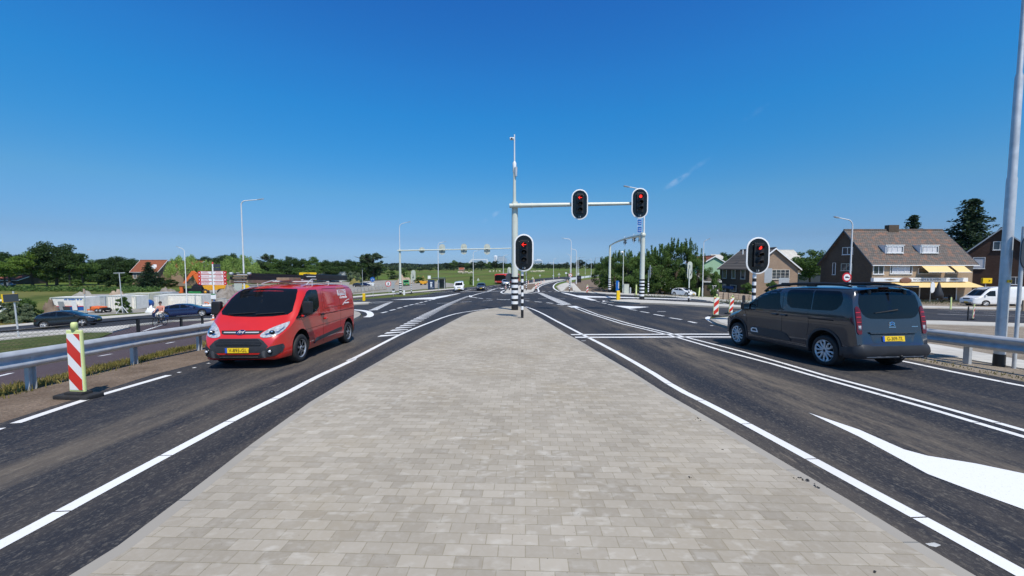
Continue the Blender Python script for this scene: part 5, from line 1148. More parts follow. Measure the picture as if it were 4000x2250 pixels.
def wheel(parent, x, y, r, w, rimr, style='alloy', n=6):
 sd = 1 if y > 0 else -1; t = MB().mat('rubber'); yo = y
 t.lathe([(rimr * .98, yo - sd * .02), (rimr * 1.06, yo), (r * .93, yo), (r * .985, yo - sd * .02), (r, yo - sd * .045), (r, yo - sd * (w - .04)), (r * .97, yo - sd * w), (rimr, yo - sd * w)], (x, 0, r), 36, 'y')
 wh = t.build('wheel', parent)
 m = MB().mat('arch_black'); m.lathe([(0, yo - sd * .09), (rimr * .97, yo - sd * .09), (rimr * .99, yo - sd * .02)], (x, 0, r), 28, 'y')
 m.mat(style); m.lathe([(rimr * .93, yo - sd * .02), (rimr * .97, yo - sd * .005), (rimr * 1.03, yo + sd * .002)], (x, 0, r), 36, 'y')
 for k in range(n):
  a = 2 * math.pi * k / n + .3; ca, sa = math.cos(a), math.sin(a)
  if style == 'alloy':
   for da in (-.26, .26):
    pts = [Vector((x + q * math.cos(a + da * f), yo - sd * dd, r + q * math.sin(a + da * f))) for q, f, dd in ((rimr * .22, .3, .022), (rimr * .55, .95, .012), (rimr * .82, 1.1, .008), (rimr * .95, .55, .006))]
    m.path(pts, [.024, .022, .02, .026], 6)
  else:
   b = [Vector((x + q * math.cos(a + d), yo - sd * .012, r + q * math.sin(a + d))) for q, d in ((rimr * .25, -.35), (rimr * .9, -.16), (rimr * .9, .16), (rimr * .25, .35))]; m.add(b, [(0, 1, 2, 3), (3, 2, 1, 0)])
 m.mat(style).lathe([(rimr * .3, yo - sd * .02), (rimr * .27, yo - sd * .008), (0, yo - sd * .006)], (x, 0, r), 16, 'y'); m.mat('black_plastic').lathe([(rimr * .13, yo - sd * .004), (0, yo - sd * .003)], (x, 0, r), 12, 'y')
 m.build('rim', wh); return wh
def place(t, x, y, hx, hy, scale=1.):
 h = Vector((hx, hy)).normalized(); e = .5; s_ = (gz(x + h.x * e, y + h.y * e) - gz(x - h.x * e, y - h.y * e)) / (2 * e); n = Vector((-h.y, h.x)); c_ = (gz(x + n.x * e, y + n.y * e) - gz(x - n.x * e, y - n.y * e)) / (2 * e)
 t.location = (x, y, gz(x, y) + .013); t.rotation_euler = (math.atan(c_), -math.atan(s_), math.atan2(h.y, h.x)); t.scale = (scale,) * 3
def plate(B, axis, a, b, txt, parent, w=.49, h=.108, off=.014):
 s = -1 if axis == 'B' else 1
 o = B.drape('number_plate', [(a - w / 2, b - h / 2), (a + w / 2, b - h / 2), (a + w / 2, b + h / 2), (a - w / 2, b + h / 2)], axis, 'plate_yellow', parent, off=off)
 x0 = a - s * w / 2
 me = B.drape('blue_band', [(x0, b - h / 2), (x0 + s * w * .09, b - h / 2), (x0 + s * w * .09, b + h / 2), (x0, b + h / 2)], axis, 'plate_blue', o, off=off + .003, depth=0)
 if txt: B.text(txt, .098, 'black_paint', axis, a + s * w * .045, b, o, off=off + .004, xs=.92)
 return o

# ---- red panel van
up = [(2.25, .42), (2.245, .54), (2.22, .65), (2.17, .735), (2.09, .81), (1.97, .885), (1.86, .95), (1.75, 1.04), (1.63, 1.155), (1.48, 1.315), (1.33, 1.46), (1.18, 1.585), (1.04, 1.655), (.82, 1.70), (.5, 1.735), (0, 1.76), (-1.4, 1.76), (-1.7, 1.745), (-1.83, 1.70), (-1.89, 1.6), (-1.915, 1.4), (-1.94, .9), (-1.95, .5)]
lo = [(2.25, .42), (2.245, .32), (2.21, .235), (2.12, .185), (1.8, .19), (-1.75, .24), (-1.88, .3), (-1.94, .42), (-1.95, .5)]
B = Body(up, lo, .87, fr=(.80, .60, 2.2), belt=1.0, ztop=1.76, tumble=.12, rt=.13, rows=12)
rv = empty('panel_van', (0, 0, 0), 0, 'red panel van with ladders on its roof driving towards the camera', 'van')
B.build('body', 'red_car', rv, (1.41, -1.41), .375)
B.drape('windscreen', [(-.765, 1.15), (-.70, 1.085), (-.4, 1.05), (0, 1.04), (.4, 1.05), (.69, 1.085), (.75, 1.15), (.70, 1.42), (.64, 1.575), (.58, 1.63), (0, 1.645), (-.60, 1.63), (-.665, 1.575), (-.725, 1.42)], 'F', 'glass_dark', rv, off=.005, res=.06)
B.both('side_window', [(1.66, 1.0), (1.50, 1.14), (1.30, 1.34), (1.12, 1.49), (1.0, 1.56), (.86, 1.60), (.54, 1.60), (.50, 1.56), (.49, 1.3), (.53, 1.19), (.66, 1.11), (.9, 1.05), (1.3, .99)], 'glass_dark', rv, off=.012, res=.05)
B.both('window_seal', [(1.29, 1.01), (1.26, 1.01), (1.26, 1.37), (1.29, 1.34)], 'black_plastic', rv, off=.009, depth=.005)
for s_ in (1, -1):
 hl_ = B.drape('headlight', [(s_ * a, b) for a, b in ((.38, .70), (.44, .65), (.58, .655), (.71, .70), (.77, .78), (.79, .86), (.80, .95), (.74, .925), (.63, .875), (.50, .81))], 'F', 'lamp_clear', rv, off=.010, res=.03, smooth=1)
 h_ = B.cast('F', s_ * .60, .745); m = MB().mat('lens_dark').sphere(h_[0] + h_[1] * .004, (.05, .06, .05), 14, 8); m.mat('chrome').sphere(h_[0] + h_[1] * .03, (.03, .034, .03), 12, 8); m.build('projector', hl_)
 B.drape('lamp_rim', [(s_ * a, b) for a, b in ((.48, .72), (.52, .695), (.70, .735), (.76, .82), (.745, .84), (.69, .76))], 'F', 'chrome', hl_, off=.018, res=.03, depth=0)
 fg = B.drape('fog_housing', [(s_ * a, b) for a, b in ((.36, .285), (.50, .40), (.62, .48), (.77, .51), (.785, .45), (.765, .35), (.68, .285), (.5, .25), (.38, .24))], 'F', 'bumper_grey', rv, off=.012, res=.05)
 h_ = B.cast('F', s_ * .61, .38); m = MB().mat('lens_dark').sphere(h_[0] + h_[1] * .01, (.03, .055, .05), 14, 8); m.mat('lamp_clear').sphere(h_[0] + h_[1] * .03, (.02, .035, .03), 12, 8); m.build('fog_lamp', fg)
 mm_ = empty('mirror', (0, 0, 0)); mm_.parent = rv; KID.setdefault(rv.name, []).append(mm_)
 c0 = Vector((1.40, s_ * .99, 1.21)); m = MB().mat('black_plastic').bbox(c0, (.13, .20, .30), .045, 3); m.bbox(c0 + Vector((.0, -s_ * .09, -.13)), (.07, .14, .05), .02); m.build('mirror_housing', mm_)
 m = MB().mat('chrome').box(c0 + Vector((-.068, 0, .02)), (.006, .15, .22)); m.build('mirror_glass', mm_); m = MB().mat('red_car').bbox(c0 + Vector((.02, -s_ * .10, -.175)), (.06, .07, .05), .02); m.build('mirror_foot', mm_)
gr1 = B.drape('upper_grille', [(-.43, 0.790), (.43, 0.790), (.385, 0.730), (.33, 0.715), (-.33, 0.715), (-.385, 0.730)], 'F', 'black_plastic', rv, off=.004, res=.05)
B.drape('chrome_bar', [(-.35, 0.760), (.35, 0.760), (.35, 0.740), (-.35, 0.740)], 'F', 'alloy', gr1, off=.014, depth=.005)
em = B.drape('emblem', [(.098 * math.cos(a), .752 + .042 * math.sin(a)) for a in [k * math.pi / 12 for k in range(24)]], 'F', 'chrome', rv, off=.022, res=.05); B.drape('emblem_field', [(.088 * math.cos(a), .752 + .035 * math.sin(a)) for a in [k * math.pi / 12 for k in range(24)]], 'F', 'blue_car', em, off=.025, res=.05, depth=0); B.text('Ford', .062, 'white_gloss', 'F', 0, .752, em, off=.028, shear=.4)
gr2 = B.drape('lower_grille', [(-.40, 0.640), (.40, 0.640), (.48, 0.595), (.58, 0.485), (.55, 0.440), (.44, 0.355), (-.44, 0.355), (-.55, 0.440), (-.58, 0.485), (-.48, 0.595)], 'F', 'bumper_grey', rv, off=.006, res=.05)
B.drape('grille_mesh', [(-.37, 0.630), (.37, 0.630), (.47, 0.540), (.43, 0.490), (-.43, 0.490), (-.47, 0.540)], 'F', 'black_plastic', gr2, off=.010, res=.05, depth=0)
for k in range(4): z = .512 + .031 * k; w_ = .44 - .012 * k; B.drape('grille_slat', [(-w_, z), (w_, z), (w_, z + .010), (-w_, z + .010)], 'F', 'bumper_grey', gr2, off=.018, depth=.012)
B.drape('lower_intake', [(-.44, 0.315), (.44, 0.315), (.40, 0.225), (-.40, 0.225)], 'F', 'black_plastic', rv, off=.006, res=.06); B.drape('intake_trim', [(-.38, 0.275), (.38, 0.275), (.38, 0.262), (-.38, 0.262)], 'F', 'chrome', rv, off=.016, depth=.01)
plate(B, 'F', -.02, .405, 'V-895-GL', rv, w=.46, h=.10, off=.018)
B.both('rub_strip', [(.84, .33), (.72, .445), (-.86, .545), (-.88, .46), (.68, .365), (.80, .32)], 'bumper_grey', rv, off=.016, res=.12)
seam = lambda nm, pts, w=.008: [B.both(nm, [(a[0] - w / 2, a[1] - w / 2), (b[0] - w / 2, b[1] - w / 2), (b[0] + w / 2, b[1] + w / 2), (a[0] + w / 2, a[1] + w / 2)], 'arch_black', rv, off=.0015, depth=0, res=.09) for a, b in zip(pts, pts[1:])]
seam('door_seam', [(.30, 1.62), (.30, .30)]); seam('door_seam', [(1.45, 1.0), (1.2, .72), (1.02, .45)]); seam('panel_seam', [(-.82, 1.62), (-.82, .50)])
seam('slide_rail', [(.26, .985), (-1.8, 1.01)], .014); seam('panel_crease', [(.2, 1.62), (-1.75, 1.63)], .01); seam('panel_crease', [(1.3, .70), (-1.8, .78)], .007)
seam('panel_crease', [(.2, 1.13), (.2, 1.62)], .008); seam('panel_crease', [(.2, 1.12), (-1.75, 1.15)], .008)
for s_ in (1, -1):
 for x_, z_, w_ in ((.40, .99, .16), (.16, .87, .14)): m = MB().mat('black_plastic' if x_ > .2 else 'red_car').bbox((x_, s_ * (B.W(x_, z_) + .02), z_), (w_, .05, .05), .015); m.build('door_handle', rv)
 B.drape('tail_lamp', [(s_ * a, b) for a, b in ((.74, 1.5), (.80, 1.45), (.83, .95), (.74, .92))], 'B', 'lamp_red', rv, off=.01)
B.drape('rear_bumper', [(-.83, .52), (.83, .52), (.83, .28), (-.83, .28)], 'B', 'bumper_grey', rv, off=.03); B.both('bumper_corner', [(-1.92, .54), (-1.82, .50), (-1.82, .27), (-1.92, .3)], 'bumper_grey', rv, off=.012)
# lettering on the cargo side (left)
lb = B.drape('logo_panel', [(-.74, 1.575), (-1.34, 1.58), (-1.34, 1.43), (-.74, 1.42)], 'L', 'white_gloss', rv, off=.004, depth=0); B.text('PEPPING', .165, 'red_film', 'L', -1.04, 1.50, lb, off=.008, xs=.86)
lb2 = B.drape('logo_panel', [(-.70, 1.645), (-1.26, 1.65), (-1.26, 1.60), (-.70, 1.595)], 'L', 'sand_heap', rv, off=.003, depth=0)
for k in range(12): B.drape('small_print', [(-.72 - .043 * k, 1.635), (-.75 - .043 * k, 1.635), (-.75 - .043 * k, 1.61), (-.72 - .043 * k, 1.61)], 'L', 'red_film', lb2, off=.007, depth=0)
for k, (w_, h_) in enumerate(((.03, .05), (.012, .1), (.05, .05), (.012, .07), (.04, .06), (.03, .05), (.05, .06), (.03, .09), (.04, .05))): x_ = -.86 - .06 * k; B.drape('script_lettering', [(x_, 1.33), (x_ - w_, 1.33), (x_ - w_ - .02, 1.33 + h_), (x_ - .02, 1.33 + h_)], 'L', 'white_gloss', rv, off=.004, depth=0)
arc = [(-1.0 - .55 * t_, 1.14 + .14 * (1 - (1 - t_) ** 2)) for t_ in [k / 8 for k in range(9)]]; B.drape('logo_swoosh', arc + [(a, b + .018) for a, b in arc[::-1]], 'L', 'white_gloss', rv, off=.004, depth=0, res=.2)
for k in range(8): B.drape('small_print', [(-1.14 - .045 * k, 1.175), (-1.175 - .045 * k, 1.175), (-1.175 - .045 * k, 1.21), (-1.14 - .045 * k, 1.21)], 'L', 'white_gloss', rv, off=.004, depth=0)
for x_ in (1.41, -1.41):
 for s_ in (1, -1): wheel(rv, x_, s_ * .86, .312, .21, .195, 'hubcap', 7)
wp = MB().mat('black_plastic')
for y0, y1 in ((-.55, .02), (.05, .62)):
 pts = [B.cast('F', y0 + (y1 - y0) * k / 6, 1.075 + .006 * k) for k in range(7)]; wp.path([p + n_ * .03 for p, n_ in pts], .012, 6)
wp.build('wiper', rv); MB().mat('bumper_grey').box((0, 0, .24), (3.5, 1.2, .1)).build('underbody', rv)
# roof rack
m = MB().mat('galv_steel')
for x_ in (.45, -.5, -1.4): m.tube((x_, -.68, 1.80), (x_, .68, 1.80), .018, n=8); [m.tube((x_, s_ * .66, 1.70), (x_, s_ * .66, 1.80), .015, n=6) for s_ in (1, -1)]
m.path([(.55, .56, 1.72), (.35, .60, 1.86), (-1.7, .60, 1.88)], .014, 6); m.path([(.9, -.3, 1.75), (.45, -.3, 1.83), (-1.7, -.3, 1.84)], .014, 6); m.tube((.35, -.3, 1.82), (-1.0, .62, 1.90), .012, n=6); m.build('roof_rack', rv)
h_ = Vector((.11, -2.82)).normalized(); RVX, RVY = -5.635, 10.20; place(rv, RVX, RVY, h_.x, h_.y)
ld = empty('ladder', rv.location, 0, 'dark extension ladders lying along the far side of the red van roof rack', 'ladder'); ld.rotation_euler = rv.rotation_euler
for q, (yy, zz, x0, x1) in enumerate(((-.58, 1.80, 1.3, -1.6), (-.58, 1.88, 1.28, -1.6), (-.58, 1.96, 1.2, -1.55))):
 m = MB().mat('black_plastic' if q else 'timber')
 for dy in (-.19, .19): m.box(((x0 + x1) / 2, yy + dy, zz), (x0 - x1, .035, .075))
 m.build('side_rail', ld)
 for k in range(11): MB().mat('galv_steel').tube((x0 - .12 - .27 * k, yy - .19, zz), (x0 - .12 - .27 * k, yy + .19, zz), .014, n=6).build('rung', ld)
for dy in (-.2, .2):
 m = MB().mat('sign_grey').lathe([(0, -.04), (.035, -.03), (.035, .03), (0, .03)], (1.24, -.58 + dy, 1.98), 14, 'y'); m.build('pulley', ld)
m = MB().mat('timber').box((1.22, -.6, 1.885), (.03, .36, .025)).box((1.2, -.6, 1.94), (.03, .36, .025)); m.build('end_board', ld)
l2 = empty('ladder', rv.location, 0, 'short dark ladder lying over the rear near side of the red van roof', 'ladder'); l2.rotation_euler = rv.rotation_euler
m = MB().mat('black_plastic')
for dy in (-.16, .16): m.bbox((-.95, .45 + dy, 1.925), (2.1, .04, .15), .02)
m.bbox((-.95, .45, 1.88), (2.05, .3, .02), .005); m.build('side_rail', l2)
for k in range(8): MB().mat('galv_steel').tube((-.02 - .265 * k, .28, 1.93), (-.02 - .265 * k, .62, 1.93), .018, n=6).build('rung', l2)
bx = MB().mat('timber').bbox((.35, .05, 1.865), (.6, .3, .07), .01).build('wooden_crate', None); bx.location = rv.location; bx.rotation_euler = rv.rotation_euler; tag(bx, 'flat brown wooden box strapped in the middle of the red van roof rack', 'box')

# ---- grey minivan
up = [(2.13, .48), (2.12, .66), (2.07, .80), (1.98, .88), (1.75, .97), (1.5, 1.03), (1.33, 1.09), (1.1, 1.23), (.85, 1.40), (.62, 1.53), (.42, 1.61), (.2, 1.66), (-.1, 1.69), (-.6, 1.715), (-1.4, 1.715), (-1.8, 1.70), (-1.93, 1.66), (-1.97, 1.58), (-2.0, 1.42), (-2.06, 1.1), (-2.085, .80), (-2.10, .62), (-2.15, .56), (-2.16, .45)]
lo = [(2.13, .48), (2.12, .34), (2.06, .26), (1.9, .22), (-1.9, .25), (-2.08, .29), (-2.14, .36), (-2.16, .45)]
B = Body(up, lo, .825, fr=(.85, .62, 2.2), rr=(.30, .84, 2.4), belt=1.08, ztop=1.715, tumble=.13, rt=.15, rows=12)
mv = empty('minivan', (0, 0, 0), 0, 'dark grey minivan seen from behind with yellow plate waiting on the right', 'minivan')
B.build('body', 'grey_car', mv, (1.39, -1.39), .385)
B.drape('windscreen', [(-.72, 1.18), (-.5, 1.12), (.5, 1.12), (.72, 1.18), (.62, 1.56), (.5, 1.60), (-.5, 1.60), (-.62, 1.56)], 'F', 'glass_dark', mv)
B.both('front_door_window', [(.99, 1.12), (.93, 1.20), (.62, 1.44), (.36, 1.555), (.15, 1.60), (-.10, 1.605), (-.10, 1.5), (-.13, 1.30), (-.2, 1.17), (-.32, 1.12), (.2, 1.10)], 'glass_dark', mv, res=.06)
B.both('sliding_door_window', [(-.36, 1.60), (-.33, 1.56), (-.34, 1.36), (-.38, 1.27), (-.5, 1.19), (-1.04, 1.18), (-1.04, 1.61), (-.44, 1.615)], 'glass_dark', mv, res=.06)
B.both('rear_side_window', [(-1.075, 1.61), (-1.075, 1.18), (-1.55, 1.19), (-1.66, 1.23), (-1.75, 1.33), (-1.77, 1.45), (-1.72, 1.57), (-1.64, 1.60)], 'glass_dark', mv, res=.06)
MB().mat('black_plastic').path([(.78, s_, 0) for s_ in (0, .01)], .001).build('window_seal', mv) if False else B.both('window_seal', [(.62, 1.13), (.60, 1.13), (.60, 1.44), (.62, 1.43)], 'black_plastic', mv, off=.008, depth=.004)
rw = B.drape('rear_window', [(.55, 1.615), (.63, 1.52), (.665, 1.38), (.66, 1.28), (.62, 1.17), (.55, 1.10), (.45, 1.065), (0, 1.055), (-.45, 1.065), (-.55, 1.10), (-.62, 1.17), (-.66, 1.28), (-.665, 1.38), (-.63, 1.52), (-.55, 1.615), (0, 1.635)], 'B', 'glass_dark', mv, res=.06)
pts = [B.cast('B', .36 - .1 * k, 1.17 + .012 * k) for k in range(6)]; MB().mat('black_plastic').path([p + n_ * .02 for p, n_ in pts], [.008, .01, .012, .014, .016, .02], 6).build('wiper', mv)
for s_ in (1, -1):
 tl = B.drape('tail_lamp', [(s_ * a, b) for a, b in ((.655, 1.22), (.685, 1.285), (.72, 1.31), (.755, 1.27), (.77, 1.1), (.77, .80), (.74, .755), (.675, .76), (.665, .9))], 'B', 'lamp_red', mv, off=.012, res=.05)
 B.drape('reversing_lamp', [(s_ * a, b) for a, b in ((.685, .93), (.74, .93), (.74, .84), (.685, .84))], 'B', 'lamp_clear', tl, off=.016, depth=0)
 for q_ in (.99, 1.09, 1.18): B.drape('lamp_rib', [(s_ * a, b) for a, b in ((.675, q_), (.76, q_), (.76, q_ + .012), (.675, q_ + .012))], 'B', 'sign_red', tl, off=.016, depth=0)
 hg = B.cast('B', s_ * .40, 1.665); MB().mat('black_plastic').bbox(hg[0] + hg[1] * .02 + Vector((0, 0, -.03)), (.05, .07, .10), .02).build('hinge', mv)
 m = MB().mat('black_plastic'); rl = [(.60, 1.555), (.45, 1.64), (.2, 1.70), (-.4, 1.75), (-1.2, 1.755), (-1.6, 1.735), (-1.8, 1.69)]; m.path([(a, s_ * .605, b) for a, b in rl], [.02, .03, .032, .032, .032, .03, .015], 8)
 for x_ in (-.1, -.85): m.bbox((x_, s_ * .605, 1.73), (.26, .05, .09), .02)
 m.build('roof_rail', mv)
 c0 = Vector((.93, s_ * .92, 1.14)); mr_ = MB().mat('black_plastic').bbox(c0, (.12, .20, .19), .045, 3); mr_.bbox(c0 + Vector((0, -s_ * .11, -.06)), (.06, .12, .05), .02); mo = mr_.build('mirror', mv); MB().mat('chrome').box(c0 + Vector((-.062, 0, 0)), (.005, .15, .13)).build('mirror_glass', mo)
 for x_ in (-.02, -.30): MB().mat('grey_car').bbox((x_, s_ * (B.W(x_, 1.0) + .018), .995), (.17, .045, .045), .015).build('door_handle', mv)
 B.drape('headlight', [(s_ * a, b) for a, b in ((.45, .78), (.6, .76), (.76, .80), (.78, .9), (.66, .88), (.5, .83))], 'F', 'lamp_clear', mv, off=.01)
B.drape('brake_light', [(-.11, 1.672), (.11, 1.672), (.11, 1.650), (-.11, 1.650)], 'B', 'lamp_red', mv, off=.012)
m = MB().mat('grey_car'); m.bbox((-1.99, 0, 1.70), (.20, 1.18, .035), .015); m.build('spoiler', mv)
B.drape('tailgate_recess', [(-.50, .765), (.50, .765), (.44, .60), (.36, .575), (-.36, .575), (-.44, .60)], 'B', 'grey_car', mv, off=.002, depth=0); B.drape('tailgate_lip', [(-.53, .80), (.53, .80), (.50, .77), (-.50, .77)], 'B', 'grey_car', mv, off=.03, depth=.03)
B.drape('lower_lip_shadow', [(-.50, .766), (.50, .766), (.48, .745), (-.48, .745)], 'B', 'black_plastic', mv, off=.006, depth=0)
plate(B, 'B', 0, .665, 'G-309-TL', mv, off=.016)
for z0 in (.945, .985):
 pts = [(-.06, z0 - .01), (0, z0 + .022), (.06, z0 - .01), (.06, z0 - .028), (0, z0 + .004), (-.06, z0 - .028)]; B.drape('emblem', pts, 'B', 'chrome', mv, off=.012, depth=.01, res=.05)
for k in range(6): B.drape('badge_letter', [(.07 - .026 * k, .885), (.052 - .026 * k, .885), (.052 - .026 * k, .903), (.07 - .026 * k, .903)], 'B', 'chrome', mv, off=.006, depth=0)
for k in range(6): B.drape('badge_letter', [(-.44 - .024 * k, .895), (-.458 - .024 * k, .895), (-.458 - .024 * k, .908), (-.44 - .024 * k, .908)], 'B', 'chrome', mv, off=.006, depth=0)
B.drape('rear_bumper', [(-.80, .50), (-.7, .535), (.7, .535), (.80, .50), (.80, .30), (-.80, .30)], 'B', 'bumper_grey', mv, off=.035, depth=.05, res=.06)
B.both('bumper_corner', [(-2.12, .53), (-1.80, .47), (-1.80, .26), (-2.12, .29)], 'bumper_grey', mv, off=.012)
B.both('sill', [(.98, .33), (-.98, .33), (-.98, .235), (.98, .235)], 'bumper_grey', mv, off=.012)
ab = B.both('side_bump', [(.84, .45), (.84, .56), (.77, .61), (-.18, .60), (-.36, .56), (-.52, .42), (-.5, .40), (.78, .405)], 'bumper_grey', mv, off=.018, res=.08)
for ax in 'LR':
 o_ = [(.80, .475), (.80, .55), (.75, .585), (.60, .585), (.54, .475)]; i_ = [(.765, .50), (.765, .54), (.735, .56), (.62, .56), (.585, .50)]
 for k in range(5): B.drape('bump_trim', [o_[k], o_[(k + 1) % 5], i_[(k + 1) % 5], i_[k]], ax, 'white_gloss', mv, off=.026, depth=.01)
seam = lambda nm, pts, w=.008: [B.both(nm, [(a[0] - w / 2, a[1] - w / 2), (b[0] - w / 2, b[1] - w / 2), (b[0] + w / 2, b[1] + w / 2), (a[0] + w / 2, a[1] + w / 2)], 'arch_black', mv, off=.0015, depth=0, res=.09) for a, b in zip(pts, pts[1:])]
seam('door_seam', [(-.21, 1.62), (-.25, 1.1), (-.20, .36)]); seam('door_seam', [(1.05, 1.08), (1.0, .70), (.96, .45)]); seam('door_seam', [(-.98, 1.14), (-1.0, .85), (-.95, .6)], .006); seam('slide_rail', [(-1.0, .985), (-1.62, .99)], .022); seam('panel_crease', [(1.4, .90), (-1.9, .92)], .004)
B.both('fender_lamp', [(1.12, .90), (1.04, .90), (1.04, .875), (1.12, .875)], 'lamp_clear', mv, off=.006)
for x_ in (1.39, -1.39):
 for s_ in (1, -1):
  wheel(mv, x_, s_ * .81, .325, .21, .225, 'alloy', 6)
  rg = MB().mat('bumper_grey'); n = 20; vs = []
  for k in range(n + 1): a = R(-12) + R(204) * k / n; vs += [(x_ + rr * math.cos(a), s_ * (B.W(x_ + rr * math.cos(a), max(.3, .385 * .94 + .02 + rr * math.sin(a))) + dd), .385 * .94 + .02 + rr * math.sin(a)) for rr, dd in ((.382, .006), (.382, .016), (.43, .012), (.43, -.01))]
  rg.add(vs, [q for k in range(n) for j in range(3) for q in ((4 * k + j, 4 * k + j + 1, 4 * k + j + 5, 4 * k + j + 4), (4 * k + j + 4, 4 * k + j + 5, 4 * k + j + 1, 4 * k + j))][::1 if s_ > 0 else 1]); rg.build('arch_trim', mv)
m = MB().mat('black_plastic').path([(-2.0, -.02, .26), (-2.2, -.02, .25), (-2.24, -.02, .31)], .022, 8).sphere((-2.24, -.02, .34), .03, 10, 6); m.build('tow_hook', mv)
MB().mat('bumper_grey').box((.1, 0, .26), (3.4, 1.1, .1)).build('underbody', mv); B.drape('bumper_strip', [(-.62, .345), (.62, .345), (.62, .325), (-.62, .325)], 'B', 'alloy', mv, off=.038, depth=0)
h_ = Vector((-.29, 2.76)).normalized(); left = Vector((-h_.y, h_.x)); c_ = Vector((6.535, 9.79)) - left * .81; MVX, MVY = c_; place(mv, c_.x, c_.y, h_.x, h_.y)

# ---- smaller cars
def car(label, paint, kind, cat='car', name='car', txt=None, group=None):
 K = {'hatch': dict(L=(1.95, -1.95), ax=(1.22, -1.24), up=[(1.95, .5), (1.93, .66), (1.85, .78), (1.5, .90), (1.05, 1.0), (.6, 1.22), (.2, 1.40), (-.1, 1.46), (-.6, 1.47), (-1.2, 1.40), (-1.6, 1.26), (-1.8, 1.08), (-1.92, .85), (-1.95, .5)], hw=.85, win=[(.86, 1.0), (.5, 1.2), (.15, 1.33), (-.5, 1.37), (-1.05, 1.31), (-1.45, 1.17), (-1.3, 1.06), (-.3, .98)], pil=(-.42,), ztop=1.47),
   'saloon': dict(L=(2.45, -2.45), ax=(1.45, -1.45), up=[(2.45, .45), (2.43, .6), (2.3, .72), (1.8, .84), (1.2, .93), (.7, 1.13), (.3, 1.30), (-.2, 1.37), (-.7, 1.37), (-1.3, 1.27), (-1.8, 1.09), (-2.2, .98), (-2.4, .85), (-2.45, .5)], hw=.95, win=[(1.0, .95), (.6, 1.14), (.2, 1.26), (-.5, 1.28), (-1.1, 1.22), (-1.6, 1.05), (-1.5, .98), (-.2, .93)], pil=(-.25, -1.1), ztop=1.37),
   'van': dict(L=(2.5, -2.5), ax=(1.6, -1.6), up=[(2.5, .5), (2.48, .75), (2.4, .95), (2.1, 1.08), (1.85, 1.18), (1.4, 1.55), (1.1, 1.78), (.8, 1.86), (0, 1.9), (-2.2, 1.9), (-2.42, 1.8), (-2.48, 1.3), (-2.5, .5)], hw=.95, win=[(1.75, 1.12), (1.4, 1.40), (1.1, 1.62), (.75, 1.68), (.55, 1.68), (.55, 1.12)], pil=(), ztop=1.9),
   'tallvan': dict(L=(2.9, -2.9), ax=(1.95, -1.75), up=[(2.9, .5), (2.88, .8), (2.8, 1.02), (2.5, 1.15), (2.25, 1.3), (1.9, 1.75), (1.6, 2.1), (1.3, 2.3), (.6, 2.42), (-2.7, 2.42), (-2.86, 2.3), (-2.89, 1.3), (-2.9, .5)], hw=1.0, win=[(2.15, 1.22), (1.85, 1.6), (1.6, 1.85), (1.3, 1.88), (1.15, 1.88), (1.15, 1.2)], pil=(), ztop=2.42)}[kind]
 xf, xr = K['L']; lo = [(xf, K['up'][0][1]), (xf - .05, .3), (xf - .2, .22), (xr + .2, .24), (xr + .05, .32), (xr, K['up'][-1][1])]
 B = Body(K['up'], lo, K['hw'], fr=(.7, .62, 2.2), rr=(.45 if kind in ('hatch', 'saloon') else .15, .78 if kind in ('hatch', 'saloon') else .93, 2.2), belt=min(p[1] for p in K['win']), ztop=K['ztop'], tumble=.2 if kind in ('hatch', 'saloon') else .1, rt=.14, rows=7)
 t = empty(name, (0, 0, 0), 0, label, cat, group); B.build('body', paint, t, K['ax'], .36)
 def split(p, xs_):
  res = []; lohi = [9] + list(xs_) + [-9]
  for a, b in zip(lohi, lohi[1:]):
   q = p
   for xc, above in ((a - .03, False), (b + .03, True)):
    r_ = []
    for i in range(len(q)):
     A, C_ = q[i], q[(i + 1) % len(q)]; ia = (A[0] >= xc) == above; ib = (C_[0] >= xc) == above
     if ia: r_.append(A)
     if ia != ib: f_ = (xc - A[0]) / (C_[0] - A[0]); r_.append((xc, A[1] + (C_[1] - A[1]) * f_))
    q = r_
   if len(q) > 2: res.append(q)
  return res
 for q in split(K['win'], K['pil']): B.both('side_window', q, 'glass_dark', t, res=.12)
 us = [p for p in K['up']]; bz = min(p[1] for p in K['win']); tz = K['ztop']
 B.drape('windscreen', [(-K['hw'] * .8, bz + .06), (0, bz + .03), (K['hw'] * .8, bz + .06), (K['hw'] * .68, tz - .12), (0, tz - .09), (-K['hw'] * .68, tz - .12)], 'F', 'glass_dark', t, res=.15)
 zr0, zr1 = (bz + .1, tz - .14) if kind != 'saloon' else (bz + .12, tz - .1)
 B.drape('rear_window', [(-K['hw'] * .7, zr0), (K['hw'] * .7, zr0), (K['hw'] * .58, zr1), (-K['hw'] * .58, zr1)], 'B', 'glass_dark', t, res=.15)
 hz = K['up'][2][1]; hh = K['hw']
 for s_ in (1, -1):
  B.drape('headlight', [(s_ * a, b) for a, b in ((hh * .5, hz - .12), (hh * .82, hz - .12), (hh * .96, hz), (hh * .93, hz + .08), (hh * .7, hz))], 'F', 'lamp_clear', t, res=.1)
  B.drape('tail_lamp', [(s_ * a, b) for a, b in ((hh * .72, hz + .15), (hh * .9, hz + .18), (hh * .97, hz - .08), (hh * .75, hz - .1))], 'B', 'lamp_red', t, res=.1)
  MB().mat(paint).bbox((K['win'][0][0] - .12, s_ * (hh + .06), bz + .08), (.14, .18, .13), .04).build('mirror', t)
  for x_ in K['ax']: wheel(t, x_, s_ * (hh - .015), .32, .2, .215, 'alloy', 5)
